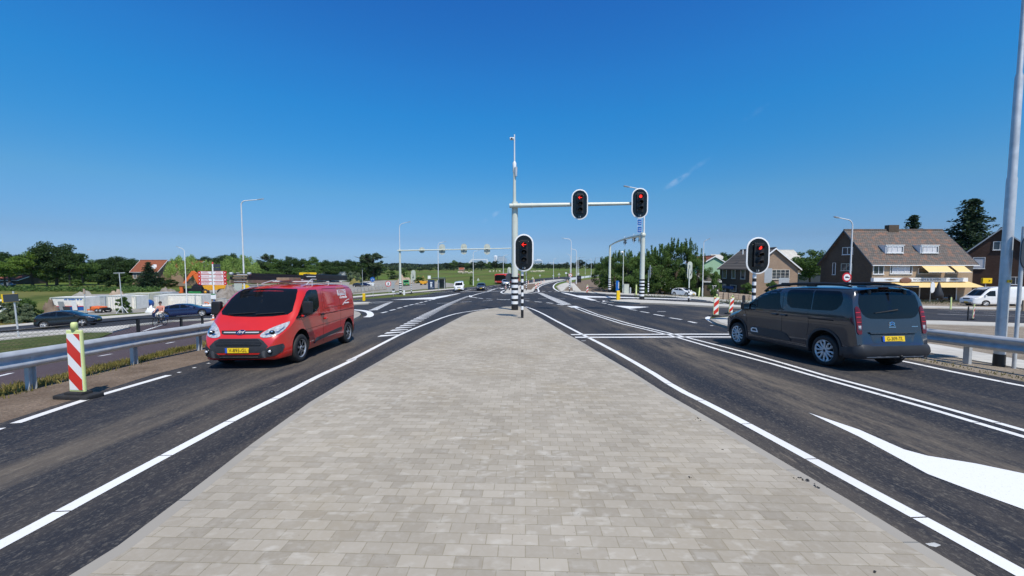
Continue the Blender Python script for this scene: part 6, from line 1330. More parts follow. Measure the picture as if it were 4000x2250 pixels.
 B.drape('grille', [(-hh * .42, hz - .06), (hh * .42, hz - .06), (hh * .36, hz - .2), (-hh * .36, hz - .2)], 'F', 'black_plastic', t, res=.15); B.drape('lower_grille', [(-hh * .6, .42), (hh * .6, .42), (hh * .55, .3), (-hh * .55, .3)], 'F', 'black_plastic', t, res=.15)
 plate(B, 'F', 0, .48, None, t); plate(B, 'B', 0, .55 if kind != 'tallvan' else .7, None, t)
 return t
def at_px(t, u, v, hx, hy, sc=1., off=(0, 0)): g = G(u, v); place(t, g.x + off[0], g.y + off[1], hx, hy, sc); return g
road_w = Vector((46, 49)).normalized()
c1 = car('black three-door hatchback driving right on the road at far left', 'black_car', 'hatch'); place(c1, -34.6, 30.9, .93, .37, .89)
c2 = car('dark blue low saloon passing behind the cyclist', 'blue_car', 'saloon'); g = G(700, 1243); place(c2, g.x, g.y + .9, .93, .37, .93 * g.y / 35)
cv = car('white delivery van oncoming on the far carriageway', 'white_car', 'van', 'van', 'delivery_van'); g = G(1789, 1139); place(cv, g.x, g.y + 2.4, .10, -1, 1.)
ca_ = car('dark anthracite hatchback oncoming right of the white van', 'anthracite_car', 'hatch'); g = G(1877, 1136); place(ca_, g.x, g.y + 1.9, .03, -1, 1.)
cs_ = car('silver car half hidden between the red bus and the big mast', 'silver_car', 'hatch'); g = G(1973, 1116); place(cs_, g.x, g.y + 1.9, .1, -1, 1.)
for (u, v, paint, lb, hx, hy, kd) in [(1397, 1121, 'black_car', 'black parked car, left of three on the gravel lot', 1, .1, 'hatch'), (1422, 1119, 'blue_car', 'dark blue parked car, middle of three on the gravel lot', 1, .15, 'hatch'), (1441, 1115, 'white_car', 'white parked car, right of three on the gravel lot', 1, .1, 'hatch'), (1581, 1117.5, 'green_paint', 'green van parked in front of the sand heap', .3, -1, 'van'),
 (22, 1119, 'silver_car', 'pale car under the trees at the far left edge', 1, .1, 'hatch'), (2591, 1138, 'white_car', 'white van parked in the shade under the dark trees', -.3, -1, 'tallvan'), (2626, 1141, 'silver_car', 'grey car parked right of the white van under the trees', -.2, -1, 'hatch'), (2691, 1160, 'white_car', 'white car parked behind the banded post near the trees', .5, -1, 'hatch'), (2601, 1128, 'anthracite_car', 'dark car deep in the shade behind the white car', 1, -.3, 'hatch')]:
 c = car(lb, paint, kd, 'van' if 'van' in kd else 'car', 'parked_van' if 'van' in kd else 'parked_car', group='parked cars and vans'); g = G(u, v); s_ = {'(1581': 1}.get('x', 1.); place(c, g.x, g.y + (.8 if abs(hx) > abs(hy) else 2.), hx, hy, s_)
pv = car('white box van parked before the dark brick house at the right edge', 'white_car', 'tallvan', 'van', 'parked_van', group='parked cars and vans'); g = G(3850, 1196); sc_ = px(77, g.y) / 2.42; place(pv, g.x + px(95, g.y), g.y + 1.0, -1, .02, sc_); pv.scale = (sc_ * 1.45, sc_, sc_);
# red bus
g = G(1954, 1109.5); s_ = g.y / FPX; bu = empty('bus', g, 0, 'red city bus coming round the bend left of the big mast', 'bus'); W_, H_, L_ = px(50, g.y), px(39, g.y), px(45, g.y) * 3.6; bu.rotation_euler = (0, 0, R(-20))
MB().mat('bus_red').bbox((0, L_ / 2, H_ * .54), (W_, L_, H_ * .86), .25, 3).build('body', bu); MB().mat('bus_red').bbox((0, L_ * .45, H_ * .985), (W_ * .85, L_ * .85, H_ * .07), .1).build('roof_pod', bu)
MB().mat('glass_dark').bbox((0, .02, H_ * .58), (W_ * .9, .12, H_ * .52), .05).build('windscreen', bu); m = MB().mat('glass_dark')
for sx in (-1, 1): m.box((sx * W_ * .503, L_ * .5, H_ * .64), (.03, L_ * .9, H_ * .36))
m.build('side_window', bu); MB().mat('lens_dark').box((0, -.03, H_ * .88), (W_ * .7, .06, H_ * .09)).build('destination_display', bu)
for sx in (-1, 1): MB().mat('lamp_clear').box((sx * W_ * .38, -.02, H_ * .2), (W_ * .14, .08, H_ * .06)).build('headlight', bu)
for yy in (L_ * .2, L_ * .75):
 for sx in (-1, 1): MB().mat('rubber').tube((sx * W_ * .3, yy, .5), (sx * W_ * .51, yy, .5), .5, n=20).build('wheel', bu)
MB().mat('black_plastic').bbox((0, L_ / 2, H_ * .09), (W_ * .92, L_ * .96, H_ * .1), .05).build('skirt', bu)
# round blue sign fixed to the big mast, seen from behind
q = W3(1990, 1084, Y0 + .05); MB().mat('sign_dark').prism(disc(px(17, Y0), 28), .02, Matrix.Translation(q) @ Matrix.Rotation(.5, 4, 'Z')).build('round_sign', mast)

# ================================================================== BUILDINGS
def window(root, x, z, w, h, y, frame='white_gloss', glass='house_glass', mull=1, M=None, curtain=False, d=.0, bars=0):
 """window in the xz plane at y (outside is -y)"""
 M = M or Matrix.Identity(4); t = .07 if w > .9 else .05; f = MB().mat(frame)
 def bx(cx, cy, cz, sx, sy, sz):
  vs = [M @ Vector((cx + a * sx / 2, cy + b * sy / 2, cz + c * sz / 2)) for c in (-1, 1) for a, b in ((-1, -1), (1, -1), (1, 1), (-1, 1))]
  f.add(vs, [(3, 2, 1, 0), (4, 5, 6, 7), (0, 1, 5, 4), (1, 2, 6, 5), (2, 3, 7, 6), (3, 0, 4, 7)])
 for s_ in (-1, 1): bx(x + s_ * (w / 2 - t / 2), y - .03, z, t, .12, h); bx(x, y - .033, z + s_ * (h / 2 - t / 2), w - 2 * t - .004, .12, t)
 for k in range(mull): bx(x - w / 2 + w * (k + 1) / (mull + 1), y - .036, z, t * .8, .11, h - 2 * t - .004)
 for k in range(bars): bx(x, y - .039, z - h / 2 + h * (k + 1) / (bars + 1), w - 2 * t - .01, .1, .04)
 bx(x, y - .06, z - h / 2 - .04, w + .12, .2, .06)
 fr_ = f.build('window', root); f = MB().mat(glass); bx(x, y - .012, z, w - .02, .03, h - .02); f.build('pane', fr_)
 if curtain: f = MB().mat('curtain'); bx(x, y - .029, z - h * .02, w * .82, .004, h * .8); f.build('curtain', fr_)
 return fr_
def house(label, x0, x1, y0, y1, zg, ze, zr, wall, roof, axis='x', ov=.35, trim='wood_trim', cat='house', name='house', wall2=None, group=None):
 """axis x: ridge runs along x; axis y: gable faces the viewer. All z absolute; object origin at the front left foot."""
 t = empty(name, (x0, y0, zg), 0, label, cat, group); w, d, he, hr = x1 - x0, y1 - y0, ze - zg, zr - zg; m = MB().mat(wall)
 if axis == 'x':
  m.add([(0, 0, 0), (w, 0, 0), (w, 0, he), (0, 0, he)], [(0, 1, 2, 3)]); m.add([(w, d, 0), (0, d, 0), (0, d, he), (w, d, he)], [(0, 1, 2, 3)])
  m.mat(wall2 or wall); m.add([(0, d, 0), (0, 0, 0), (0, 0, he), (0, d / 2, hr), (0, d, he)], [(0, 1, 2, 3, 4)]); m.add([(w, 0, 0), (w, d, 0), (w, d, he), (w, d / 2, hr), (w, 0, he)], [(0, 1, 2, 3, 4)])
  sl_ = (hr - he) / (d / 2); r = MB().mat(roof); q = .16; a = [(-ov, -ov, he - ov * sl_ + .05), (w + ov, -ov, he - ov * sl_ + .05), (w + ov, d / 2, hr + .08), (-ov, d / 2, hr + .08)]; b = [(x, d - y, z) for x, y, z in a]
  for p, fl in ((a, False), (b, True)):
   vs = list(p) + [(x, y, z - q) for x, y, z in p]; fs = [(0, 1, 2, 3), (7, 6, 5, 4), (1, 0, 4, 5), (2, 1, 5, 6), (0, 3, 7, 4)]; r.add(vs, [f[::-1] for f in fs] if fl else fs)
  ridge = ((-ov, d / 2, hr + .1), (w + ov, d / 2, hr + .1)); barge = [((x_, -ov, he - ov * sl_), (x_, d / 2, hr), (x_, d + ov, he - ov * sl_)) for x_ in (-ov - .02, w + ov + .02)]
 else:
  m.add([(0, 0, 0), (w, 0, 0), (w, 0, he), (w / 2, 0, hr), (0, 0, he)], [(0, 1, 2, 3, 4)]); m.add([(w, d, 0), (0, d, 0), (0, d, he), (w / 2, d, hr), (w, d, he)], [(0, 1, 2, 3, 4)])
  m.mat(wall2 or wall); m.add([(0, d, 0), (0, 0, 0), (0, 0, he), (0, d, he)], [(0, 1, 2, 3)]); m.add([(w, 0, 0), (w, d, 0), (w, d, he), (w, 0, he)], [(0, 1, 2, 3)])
  sl_ = (hr - he) / (w / 2); r = MB().mat(roof); q = .16; a = [(-ov, -ov, he - ov * sl_ + .05), (w / 2, -ov, hr + .08), (w / 2, d + ov, hr + .08), (-ov, d + ov, he - ov * sl_ + .05)]; b = [(w - x, y, z) for x, y, z in a]
  for p, fl in ((a, False), (b, True)):
   vs = list(p) + [(x, y, z - q) for x, y, z in p]; fs = [(0, 1, 2, 3), (7, 6, 5, 4), (1, 0, 4, 5), (3, 2, 6, 7), (0, 3, 7, 4)]; r.add(vs, [f[::-1] for f in fs] if fl else fs)
  ridge = ((w / 2, -ov, hr + .1), (w / 2, d + ov, hr + .1)); barge = [((-ov, y_, he - ov * sl_), (w / 2, y_, hr), (w + ov, y_, he - ov * sl_)) for y_ in (-ov - .02, d + ov + .02)]
 m.build('wall', t); rf = r.build('roof', t); MB().mat(roof).path(ridge, .13, 8).build('ridge_tiles', rf)
 for A, B_, C_ in barge[:2]:
  g = MB().mat(trim)
  for p, q_ in ((A, B_), (B_, C_)):
   P_, Q_ = Vector(p), Vector(q_); dv = Q_ - P_; nn = Vector((0, 0, 1)); vs = []
   for s_ in (P_, Q_):
    for dz in (-.16, .09):
     for e in ((.04, 0, 0), (-.04, 0, 0)) if axis == 'x' else ((0, .04, 0), (0, -.04, 0)): vs.append(s_ + Vector(e) + Vector((0, 0, dz)))
   g.add(vs, [(0, 1, 3, 2), (4, 6, 7, 5), (0, 4, 5, 1), (2, 3, 7, 6), (0, 2, 6, 4), (1, 5, 7, 3)])
  g.build('barge_board', t)
 if axis == 'x': gm = MB().mat('white_gloss'); gm.box((w / 2, -ov - .06, he - ov * sl_ - .06), (w + 2 * ov, .12, .12)); gm.build('gutter', t)
 return t
def vwin(root, o, y, view, x1, y1, x2, y2, **k):
 """window on the facade at distance y given by its box in a photo view; o = root origin"""
 a, b = W3(*pp(view, x1, y1), y), W3(*pp(view, x2, y2), y); return window(root, (a.x + b.x) / 2 - o[0], (a.z + b.z) / 2 - o[2], b.x - a.x, a.z - b.z, y - o[1], **k)
# --- house with yellow awnings
D1 = 60.; o = (54.3, D1, -3.7); zg1 = gz(60, D1); o = (54.3, D1, zg1)
h1 = house('long brick house with grey tiled roof, two white dormers and yellow awnings', 54.3, 69.5, D1, 70., zg1, 2.25, 7.45, 'house_brick_tan', 'roof_tile_grey', 'x', .4, 'sign_dark', wall2='house_brick_brown_and_shaded')  # gable ends take a darker brick: their shade is put into the colour
vwin(h1, o, D1, 'K7', 880, 710, 1012, 845, mull=1); vwin(h1, o, D1, 'K7', 1102, 706, 1385, 840, mull=2, curtain=True); vwin(h1, o, D1, 'K7', 1470, 760, 1750, 840, mull=1, frame='wood_trim'); vwin(h1, o, D1, 'K7', 1840, 760, 1975, 838, mull=1, frame='wood_trim')
for (x1, x2) in ((1480, 1815), (1860, 2035)):
 a, b = W3(*pp('K7', x1, 708), D1 - .05), W3(*pp('K7', x2, 708), D1 - .05); c, d = b + Vector((.0, -1.5, -1.25)), a + Vector((.0, -1.5, -1.25)); O = Vector(o)
 up_ = Vector((0, .02, .04)); m = MB().mat('awning').add([p - O for p in (a, b, c, d)] + [p - O + up_ for p in (a, b, c, d)], [(0, 1, 2, 3), (7, 6, 5, 4), (3, 2, 6, 7), (0, 3, 7, 4), (1, 5, 6, 2)]); m.mat('white_gloss').tube(c - O, d - O, .04, n=6); m.build('awning', h1)
a, b = W3(*pp('K7', 868, 893), D1 - .5), W3(*pp('K7', 2100, 943), D1 - .5); O = Vector(o)
m = MB().mat('white_gloss').box((a + b) / 2 - O, (b.x - a.x, .5, a.z - b.z)); sg = m.build('fascia_sign', h1); c = (a + b) / 2 - O
text_mesh('WONEN & SLAPEN', .42, 'black_paint', TM((c.x + .9, c.y - .262, c.z)), .004, parent=sg, xs=1.15)
for dx in (-4.6, 4.9): q = MB().mat('timber').prism([(-.9, 0), (0, .13), (.9, 0), (0, -.13)], .02, Matrix.Translation((c.x + dx, c.y - .262, c.z))); q.build('ornament', sg)
MB().mat('house_brick_red').sphere((c.x - 2.3, c.y - .3, c.z - .1), (.9, .1, .42), 12, 8).build('ornament', sg)
a, b = W3(*pp('K7', 1080, 946), D1 - .2), W3(*pp('K7', 2130, 946), D1 - .2); m = MB().mat('awning'); c_, d_ = b + Vector((.3, -2., -.75)), a + Vector((-.2, -2., -.75)); m.add([p - O for p in (a, b, c_, d_)] + [p - O + Vector((0, 0, .05)) for p in (a, b, c_, d_)], [(0, 1, 2, 3), (7, 6, 5, 4), (3, 2, 6, 7), (0, 3, 7, 4), (1, 5, 6, 2)]); m.build('awning', h1)
m = MB().mat('glass_dark'); a, b = W3(*pp('K7', 1000, 985), D1 - .04), W3(*pp('K7', 1960, 1180), D1 - .04); m.box((a + b) / 2 - O, (b.x - a.x, .05, a.z - b.z)); sf = m.build('shop_window', h1); m = MB().mat('white_gloss')
for k in range(5): m.box((a.x - O.x + (b.x - a.x) * k / 4, -.1, (a.z + b.z) / 2 - O.z), (.12, .1, a.z - b.z))
m.build('frame', sf)
for (x1, x2) in ((1045, 1275), (1505, 1735)):      # dormers
 yd = D1 + 1.15; a, b = W3(*pp('K7', x1, 468), yd), W3(*pp('K7', x2, 577), yd); c = (a + b) / 2 - O; w_, h_ = b.x - a.x, a.z - b.z
 dm = MB().mat('white_gloss').box((c.x, c.y + 1.25, c.z), (w_, 2.5, h_)); dm.box((c.x, c.y + 1.15, c.z + h_ / 2 + .05), (w_ + .16, 2.56, .09)); dd = dm.build('dormer', h1); window(dd, c.x, c.z, w_ * .92, h_ * .8, c.y - .03, mull=2, curtain=True)
a = W3(*pp('K7', 1060, 205), D1 + 5); b = W3(*pp('K7', 1187, 270), D1 + 5); c = (a + b) / 2 - O; MB().mat('house_brick_brown_and_shaded').box((c.x, c.y, c.z - .3), (b.x - a.x, .8, a.z - b.z + .7)).build('chimney', h1)
Mx = lambda y: Matrix(((0, 1, 0, 0), (-1, 0, 0, 0), (0, 0, 1, 0), (0, 0, 0, 1)))      # local wall facing -x
for (x1, y1, x2, y2, fr_) in ((462, 490, 600, 588, 'white_gloss'), (343, 695, 382, 852, 'white_gloss'), (455, 705, 600, 800, 'back_grey')):
 ua, ub = pp('K7', x1, y1), pp('K7', x2, y2); ya_, yb = 54.3 * FPX / (ua[0] - 2000), 54.3 * FPX / (ub[0] - 2000); ym = (ya_ + yb) / 2; za_, zb_ = zat(ua[1], ym), zat(ub[1], ym)
 M = Matrix(((0, 1, 0, 0), (-1, 0, 0, 0), (0, 0, 1, 0), (0, 0, 0, 1))); window(h1, -(ym - D1), (za_ + zb_) / 2 - zg1, abs(ya_ - yb), za_ - zb_, 0, M=M, frame=fr_, mull=1 if abs(ya_ - yb) > 1 else 0)
# street things before it
g = G(3638, 1164); g.y = 56; t = empty('feather_flag', (g.y * 1638 / FPX, 56, gz(59, 56)), 0, 'white feather flag in front of the awning house shop', 'flag'); H_ = zat(1100, 56) - t.location.z
MB().mat('galv_steel').tube((0, 0, 0), (0, 0, H_), .03, n=6).build('pole', t); MB().mat('white_gloss').prism(chaikin([(0, H_), (.55, H_ - .1), (.62, H_ * .7), (.5, H_ * .5), (0.02, H_ * .45)], 1), .03).build('banner', t)
t = empty('parasol', (56 * 1670 / FPX, 56, gz(59, 56)), 0, 'closed grey parasol outside the awning house shop', 'parasol'); MB().mat('timber').tube((0, 0, 0), (0, 0, 2.9), .04).build('pole', t); MB().mat('bumper_grey').lathe([(0, 3.0), (.12, 2.8), (.35, 1.8), (.55, 1.2), (.5, .7), (.2, .65)], (0, 0, 0), 12).build('folded_canopy', t)
t = empty('scooter', (56 * 1712 / FPX, 56.3, gz(59, 56)), 0, 'dark scooter parked outside the shop beside the white van', 'scooter')
for x_ in (-.65, .65): MB().mat('rubber').lathe([(.16, -.06), (.27, -.05), (.27, .05), (.16, .06)], (x_, 0, .27), 16, 'y').build('wheel', t)
m = MB().mat('black_car').bbox((-.35, 0, .6), (.9, .34, .4), .12, 3); m.bbox((.45, 0, .65), (.12, .4, .75), .05); m.box((.1, 0, .32), (.9, .3, .08)); m.build('body', t); m = MB().mat('black_plastic').tube((.5, -.3, 1.08), (.5, .3, 1.08), .025).tube((.6, 0, .3), (.48, 0, 1.1), .03); m.build('handlebar', t)
# --- dark brick house at the right edge
D2 = 68.; xl = D2 * 1766 / FPX; zg2 = gz(80, D2); h2 = house('dark red-brown brick house with gable front at the far right', xl, xl + 7.3, D2, D2 + 10, zg2, zat(988, D2), zat(893, 65.3), 'house_brick_dark', 'roof_tile_dark', 'y', .3, 'sign_grey'); h2.rotation_euler = (0, 0, R(-48.6))
for (x1, y1, x2, y2, mu, cu) in ((490, 440, 590, 500, 1, False), (357, 552, 443, 632, 0, True), (600, 690, 700, 745, 2, False)):
 f_ = lambda u: (68 * (u - 2000) / FPX - xl) / (.661 + .75 * (u - 2000) / FPX); (ua, va), (ub, vb_) = pp('K8', x1, y1), pp('K8', x2, y2); sa, sb_ = f_(ua), f_(ub); ym = 68 - .75 * (sa + sb_) / 2; window(h2, (sa + sb_) / 2, (zat(va, ym) + zat(vb_, ym)) / 2 - zg2, sb_ - sa, zat(va, ym) - zat(vb_, ym), 0, mull=mu, curtain=cu)
t = empty('lightbox_sign', W3(*pp('K8', 459, 718), 64), 0, 'small yellow box sign with black mark by the dark brick house', 'sign'); MB().mat('yellow').bbox((0, 0, 0), (1.5, .3, .85), .05).build('box', t); MB().mat('black_paint').prism([(-.2, .15), (0, 0), (-.2, -.15), (-.1, -.15), (.15, 0), (-.1, .15)], .02, Matrix.Translation((.3, -.165, 0))).build('symbol', t); MB().mat('galv_steel').tube((0, .1, -.4), (0, .1, gz(70, 64) - t.location.z), .06).build('pole', t)
# --- brown brick house in the middle distance
D3 = 70.; zg3 = gz(46, D3); o = (41.8, D3, zg3); h3 = house('brick house with sunlit tan gable and shaded side behind the red signal', 41.8, 50.3, D3, 80., zg3, 1.35, 4.75, 'house_brick_buff', 'roof_tile_dark', 'y', .4, 'white_gloss', wall2='house_brick_brown_and_shaded')  # shaded side painted: side walls get a dark copy of the gable brick
vwin(h3, o, D3, 'L7', 1335, 655, 1552, 775, mull=3, frame='wood_trim', bars=2)
for (x1, y1, x2, y2) in ((722, 650, 768, 762), (835, 650, 878, 765), (948, 650, 1003, 772), (722, 835, 765, 925), (820, 848, 895, 925)):
 ua, ub = pp('L7', x1, y1), pp('L7', x2, y2); ya_, yb = 41.8 * FPX / (ua[0] - 2000), 41.8 * FPX / (ub[0] - 2000); ym = (ya_ + yb) / 2; za_, zb_ = zat(ua[1], ym), zat(ub[1], ym)
 window(h3, -(ym - D3), (za_ + zb_) / 2 - zg3, abs(ya_ - yb), za_ - zb_, 0, M=Matrix(((0, 1, 0, 0), (-1, 0, 0, 0), (0, 0, 1, 0), (0, 0, 0, 1))), frame='wood_trim', mull=0)
MB().mat('tank_blue').box((-1.0, 5.2, 1.75), (.1, 3.8, .5)).build('awning', h3)
MB().mat('white_gloss').tube((1.6, 5, zat(1000, 75) - zg3 + .3), (1.6, 5, zat(1000, 75) - zg3 + 1.2), .1).build('flue', h3)
D4 = 74.; zg4 = gz(37, D4); xl, xr_ = D4 * 752 / FPX, D4 * 812 / FPX; h4 = house('low dark wooden outbuilding with tiled roof beside the brown brick house', xl, xr_, D4, D4 + 6, zg4, zat(1098, D4), zat(1074, D4), 'house_brick_brown_and_shaded', 'roof_tile_dark', 'x', .2, 'wood_trim', 'outbuilding', 'outbuilding')
window(h4, (xr_ - xl) * .65, 1.6, 1.4, 1.0, 0, mull=2)
D5 = 92.; zg5 = gz(45, D5); xl, xr_ = D5 * 748 / FPX, D5 * 830 / FPX; house('pale green rendered house with orange tiled roof behind the dark trees', xl, xr_, D5, D5 + 9, zg5, zat(1024, D5), zat(1001, D5), 'render_green', 'roof_tile_red', 'y', .3, 'white_gloss')
D6 = 110.; xl, xr_ = D6 * 1120 / FPX, D6 * 1215 / FPX; t = empty('flat_building', (xl, D6, gz(80, D6)), 0, 'low dark flat-roofed building between the tan gable and the awning house', 'building'); hh_ = zat(1072, D6) - t.location.z; MB().mat('sign_dark').box(((xr_ - xl) / 2, 4, hh_ / 2), (xr_ - xl, 8, hh_)).build('wall', t); MB().mat('sign_grey').box(((xr_ - xl) / 2, 4, hh_ + .1), (xr_ - xl + .4, 8.4, .25)).build('roof', t)
D7 = 150.; xl, xr_ = D7 * 1030 / FPX, D7 * 1130 / FPX; house('long pale-roofed house far behind the tan gable', xl, xr_, D7, D7 + 10, gz(100, D7), zat(1012, D7), zat(982, D7) + .6, 'house_brick_tan', 'pale_tiles', 'x', .3)
D7 = 140.; xl, xr_ = D7 * 798 / FPX, D7 * 832 / FPX; house('small white rendered house far behind the green one', xl, xr_, D7, D7 + 8, gz(90, D7), zat(1010, D7), zat(1001, D7) + .5, 'render_white', 'pale_tiles', 'x', .2)
# --- left: brick house with red roofs
DL = 152.; xl, xr_ = DL * -1484 / FPX, DL * -1384 / FPX; zgl = gz(-140, DL); o = (xl, DL, zgl)
hl5 = house('brick country house with red tiled roof and white gable edges among trees', xl, xr_, DL, DL + 8.4, zgl, zat(1058, DL), zat(1017, DL + 4), 'house_brick_buff', 'roof_tile_red', 'x', .5, 'white_gloss')
vwin(hl5, o, DL, 'K2', 778, 400, 832, 485, mull=1, bars=1); vwin(hl5, o, DL, 'K2', 1150, 400, 1190, 480, mull=0)
a = W3(*pp('K2', 1070, 240), DL + .8) - Vector(o); b = W3(*pp('K2', 1165, 345), DL + .8) - Vector(o); dw = b.x - a.x; dh = a.z - b.z; m = MB().mat('white_gloss'); cx_ = (a.x + b.x) / 2; m.prism([(-dw / 2, 0), (dw / 2, 0), (dw / 2, dh * .55), (0, dh), (-dw / 2, dh * .55)], 2.6, Matrix.Translation((cx_, .8 + 1.3, b.z))); dmm = m.build('dormer', hl5); window(dmm, cx_, b.z + dh * .32, dw * .5, dh * .42, .74, mull=1)
xl2, xr2 = (DL + 6) * -1372 / FPX, (DL + 6) * -1315 / FPX; o = (xl2, DL + 6, zgl); h6 = house('rear wing of the country house with red roof and white dormer by the willow', xl2, xr2 + 8, DL + 6, DL + 15, zgl, zat(1048, DL + 6), zat(1021, DL + 10), 'house_brick_buff', 'roof_tile_red', 'x', .3, 'white_gloss', name='house_wing'); vwin(h6, o, DL + 6, 'K2', 1300, 285, 1420, 340, mull=2); vwin(h6, o, DL + 6, 'K2', 1330, 380, 1400, 450, mull=1)
DB = 165.; xl, xr_ = DB * -2030 / FPX, DB * -1932 / FPX; house('dark barn with brown roof and white gable trim under trees at far left', xl, xr_, DB, DB + 10, gz(-200, DB), zat(1094, DB), zat(1077, DB), 'house_brick_brown_and_shaded', 'roof_tile_red', 'x', .4, 'white_gloss', 'barn', 'barn')
# small farmhouse and skyline
DF = 420.; xl, xr_ = DF * -207 / FPX, DF * -188 / FPX; house('tiny far farmhouse with red roof at the meadow edge', xl, xr_, DF, DF + 6, gz(-50, DF), zat(1053, DF), zat(1046, DF), 'house_brick_tan', 'roof_tile_red', 'x', .3, 'wood_trim')
DS = 2600.
def block(name, label, u1, u2, vt, vb, mat_, depth=60, rnd=False):
 t = empty(name, (DS * ((u1 + u2) / 2 - 2000) / FPX, DS, gz(0, 300)), 0, label, 'building'); h_ = zat(vt, DS) - t.location.z; w_ = (u2 - u1) / FPX * DS
 if rnd: MB().mat(mat_).lathe([(w_ / 2, 0), (w_ / 2, h_ - 6), (w_ * .35, h_), (0, h_)], (0, 0, 0), 20).build('tower', t)
 else: MB().mat(mat_).box((0, 0, h_ / 2), (w_, depth, h_)).build('tower', t)
 m = MB().mat('skyline_blue' if mat_ == 'skyline_pale' else 'skyline_pale')
 for k in range(4): m.box((0, -(depth / 2 if not rnd else w_ / 2) - .5, h_ * (.55 + .1 * k)), (w_ * (.9 if not rnd else .35), 1, 2.2))
 m.build('window_band', t); return t
block('office_tower', 'round pale office tower far on the skyline, left of two', 1929, 1943, 998, 1030, 'skyline_pale', rnd=True); block('office_tower', 'broad blue-grey office block far on the skyline behind the round tower', 1945, 1974, 1001, 1030, 'skyline_blue'); block('office_tower', 'narrow darker tower on the skyline right of the broad block', 1974, 1980, 1007, 1030, 'skyline_blue')
block('office_building', 'white low office building far on the skyline right of the signal', 2086, 2117, 1017, 1030, 'skyline_pale'); block('office_building', 'small white upper storey on the far white office building', 2096, 2111, 1012, 1030, 'skyline_pale', 30); block('office_building', 'faint pale low blocks on the skyline left of the far lamps', 2142, 2162, 1026, 1035, 'skyline_pale'); block('office_building', 'faint pale block on the skyline behind the far lamp cluster', 2180, 2206, 1027, 1035, 'skyline_pale')
t = empty('stadium', (DS * -125 / FPX, DS, gz(0, 300)), 0, 'white stadium with sloping roof trusses far on the skyline', 'stadium'); hs_ = zat(1012, DS) - t.location.z; m = MB().mat('skyline_pale')
k_ = DS / FPX; m.prism([(-30 * k_, 0), (-42 * k_, zat(1027, DS) - t.location.z), (-31 * k_, hs_), (28 * k_, hs_), (33 * k_, zat(1024, DS) - t.location.z), (44 * k_, zat(1028, DS) - t.location.z), (44 * k_, 0)], 80); m.build('roof', t); m = MB().mat('skyline_blue').box((0, -41, hs_ - 9 * k_), (54 * k_, 2, 9 * k_)); m.build('stand', t)
for (u, vt, w_, lb) in [(2292, 1016, 30, 'tower crane with long jib far behind the round tree'), (2325, 1007, 24, 'tower crane farthest right on the skyline'), (2262, 1005, 24, 'tower crane behind the far lamp cluster')]:
 t = empty('tower_crane', (900 * (u - 2000) / FPX, 900, gz(60, 300)), 0, lb, 'crane'); h_ = zat(vt, 900) - t.location.z; MB().mat('skyline_blue').box((0, 0, h_ / 2), (1.6, 1.6, h_)).build('mast', t); MB().mat('skyline_blue').box((5, 0, h_), (px(w_, 900), 1.2, 1.0)).build('jib', t)

# ================================================================== CONSTRUCTION YARD
def container(label, view, x1, y1, x2, y2, mat_, yb=None, depth=2.4, ribs=16, doors=False, group='site containers', name='container', stripe=False):
 """front face given by its box in a view; stands on the ground at its lower edge"""
 (u1, v1), (u2, v2) = pp(view, x1, y1), pp(view, x2, y2); g = G((u1 + u2) / 2, v2); y = yb or g.y; a, b = W3(u1, v1, y), W3(u2, v2, y); zg = gz((a.x + b.x) / 2, y); t = empty(name, ((a.x + b.x) / 2, y, zg), 0, label, 'container', group); w_, h_ = b.x - a.x, a.z - zg
 MB().mat(mat_).box((0, depth / 2, h_ / 2), (w_, depth, h_)).build('body', t); m = MB().mat(mat_)
 for k in range(ribs): m.box((-w_ / 2 + w_ * (k + .5) / ribs, -.03, h_ * .5), (w_ / ribs * .5, .07, h_ * .86))
 if ribs: m.build('corrugation', t)
 m = MB().mat('back_grey' if mat_ != 'container_grey' else 'sign_grey')
 for s_ in (-1, 1): m.box((s_ * w_ * .493, -.035, h_ / 2), (w_ * .02 + .04, .1, h_ + .01)); m.box((0, -.04, h_ / 2 + s_ * (h_ / 2 - .05)), (w_ * .99, .1, .12))
 m.build('frame', t)
 if doors:
  m = MB().mat('galv_steel')
  for k in range(doors * 2): m.tube((-w_ / 2 + w_ * (k + .5) / (doors * 2), -.08, .1), (-w_ / 2 + w_ * (k + .5) / (doors * 2), -.08, h_ - .1), .04, n=6)
  m.build('lock_rod', t)
 return t, w_, h_
c, w_, h_ = container('white site cabin with blue lower stripe and leaning panels', 'L1', 548, 785, 928, 936, 'container_white', ribs=0)
m = MB().mat('tank_blue').box((0, -.03, h_ * .17), (w_, .05, h_ * .33)); m.mat('sign_red').box((0, -.035, h_ * .36), (w_, .05, h_ * .04)); m.build('stripe', c); m = MB().mat('sign_blue')
random.seed(3)
for k in range(17):
 if k not in (3, 11, 14): m.box((w_ * (-.08 + .031 * k), -.03, h_ * .85), (w_ * .02, .03, h_ * random.choice((.07, .1))))
m.build('lettering', c); m = MB().mat('sign_grey').box((-w_ * .09, -.45, h_ * .42), (w_ * .17, .05, h_ * .62), Matrix.Rotation(.2, 3, 'X')); m.mat('white_gloss').box((w_ * .25, -.3, h_ * .42), (w_ * .14, .05, h_ * .66), Matrix.Rotation(.1, 3, 'X')); m.mat('sign_dark').box((w_ * .08, -.6, h_ * .2), (w_ * .2, .06, h_ * .36), Matrix.Rotation(.2, 3, 'X')); m.build('leaning_panel', c)
container('white and blue site cabin cut by the left edge', 'L1', -300, 822, 32, 985, 'container_white', ribs=0);
container('grey container with ribbed wall behind the orange trailer', 'L1', 960, 772, 1152, 900, 'container_grey', ribs=9)
container('white container with rows of lock rods behind the T-shaped pole', 'L1', 1160, 765, 1335, 920, 'container_white', ribs=6, doors=3)
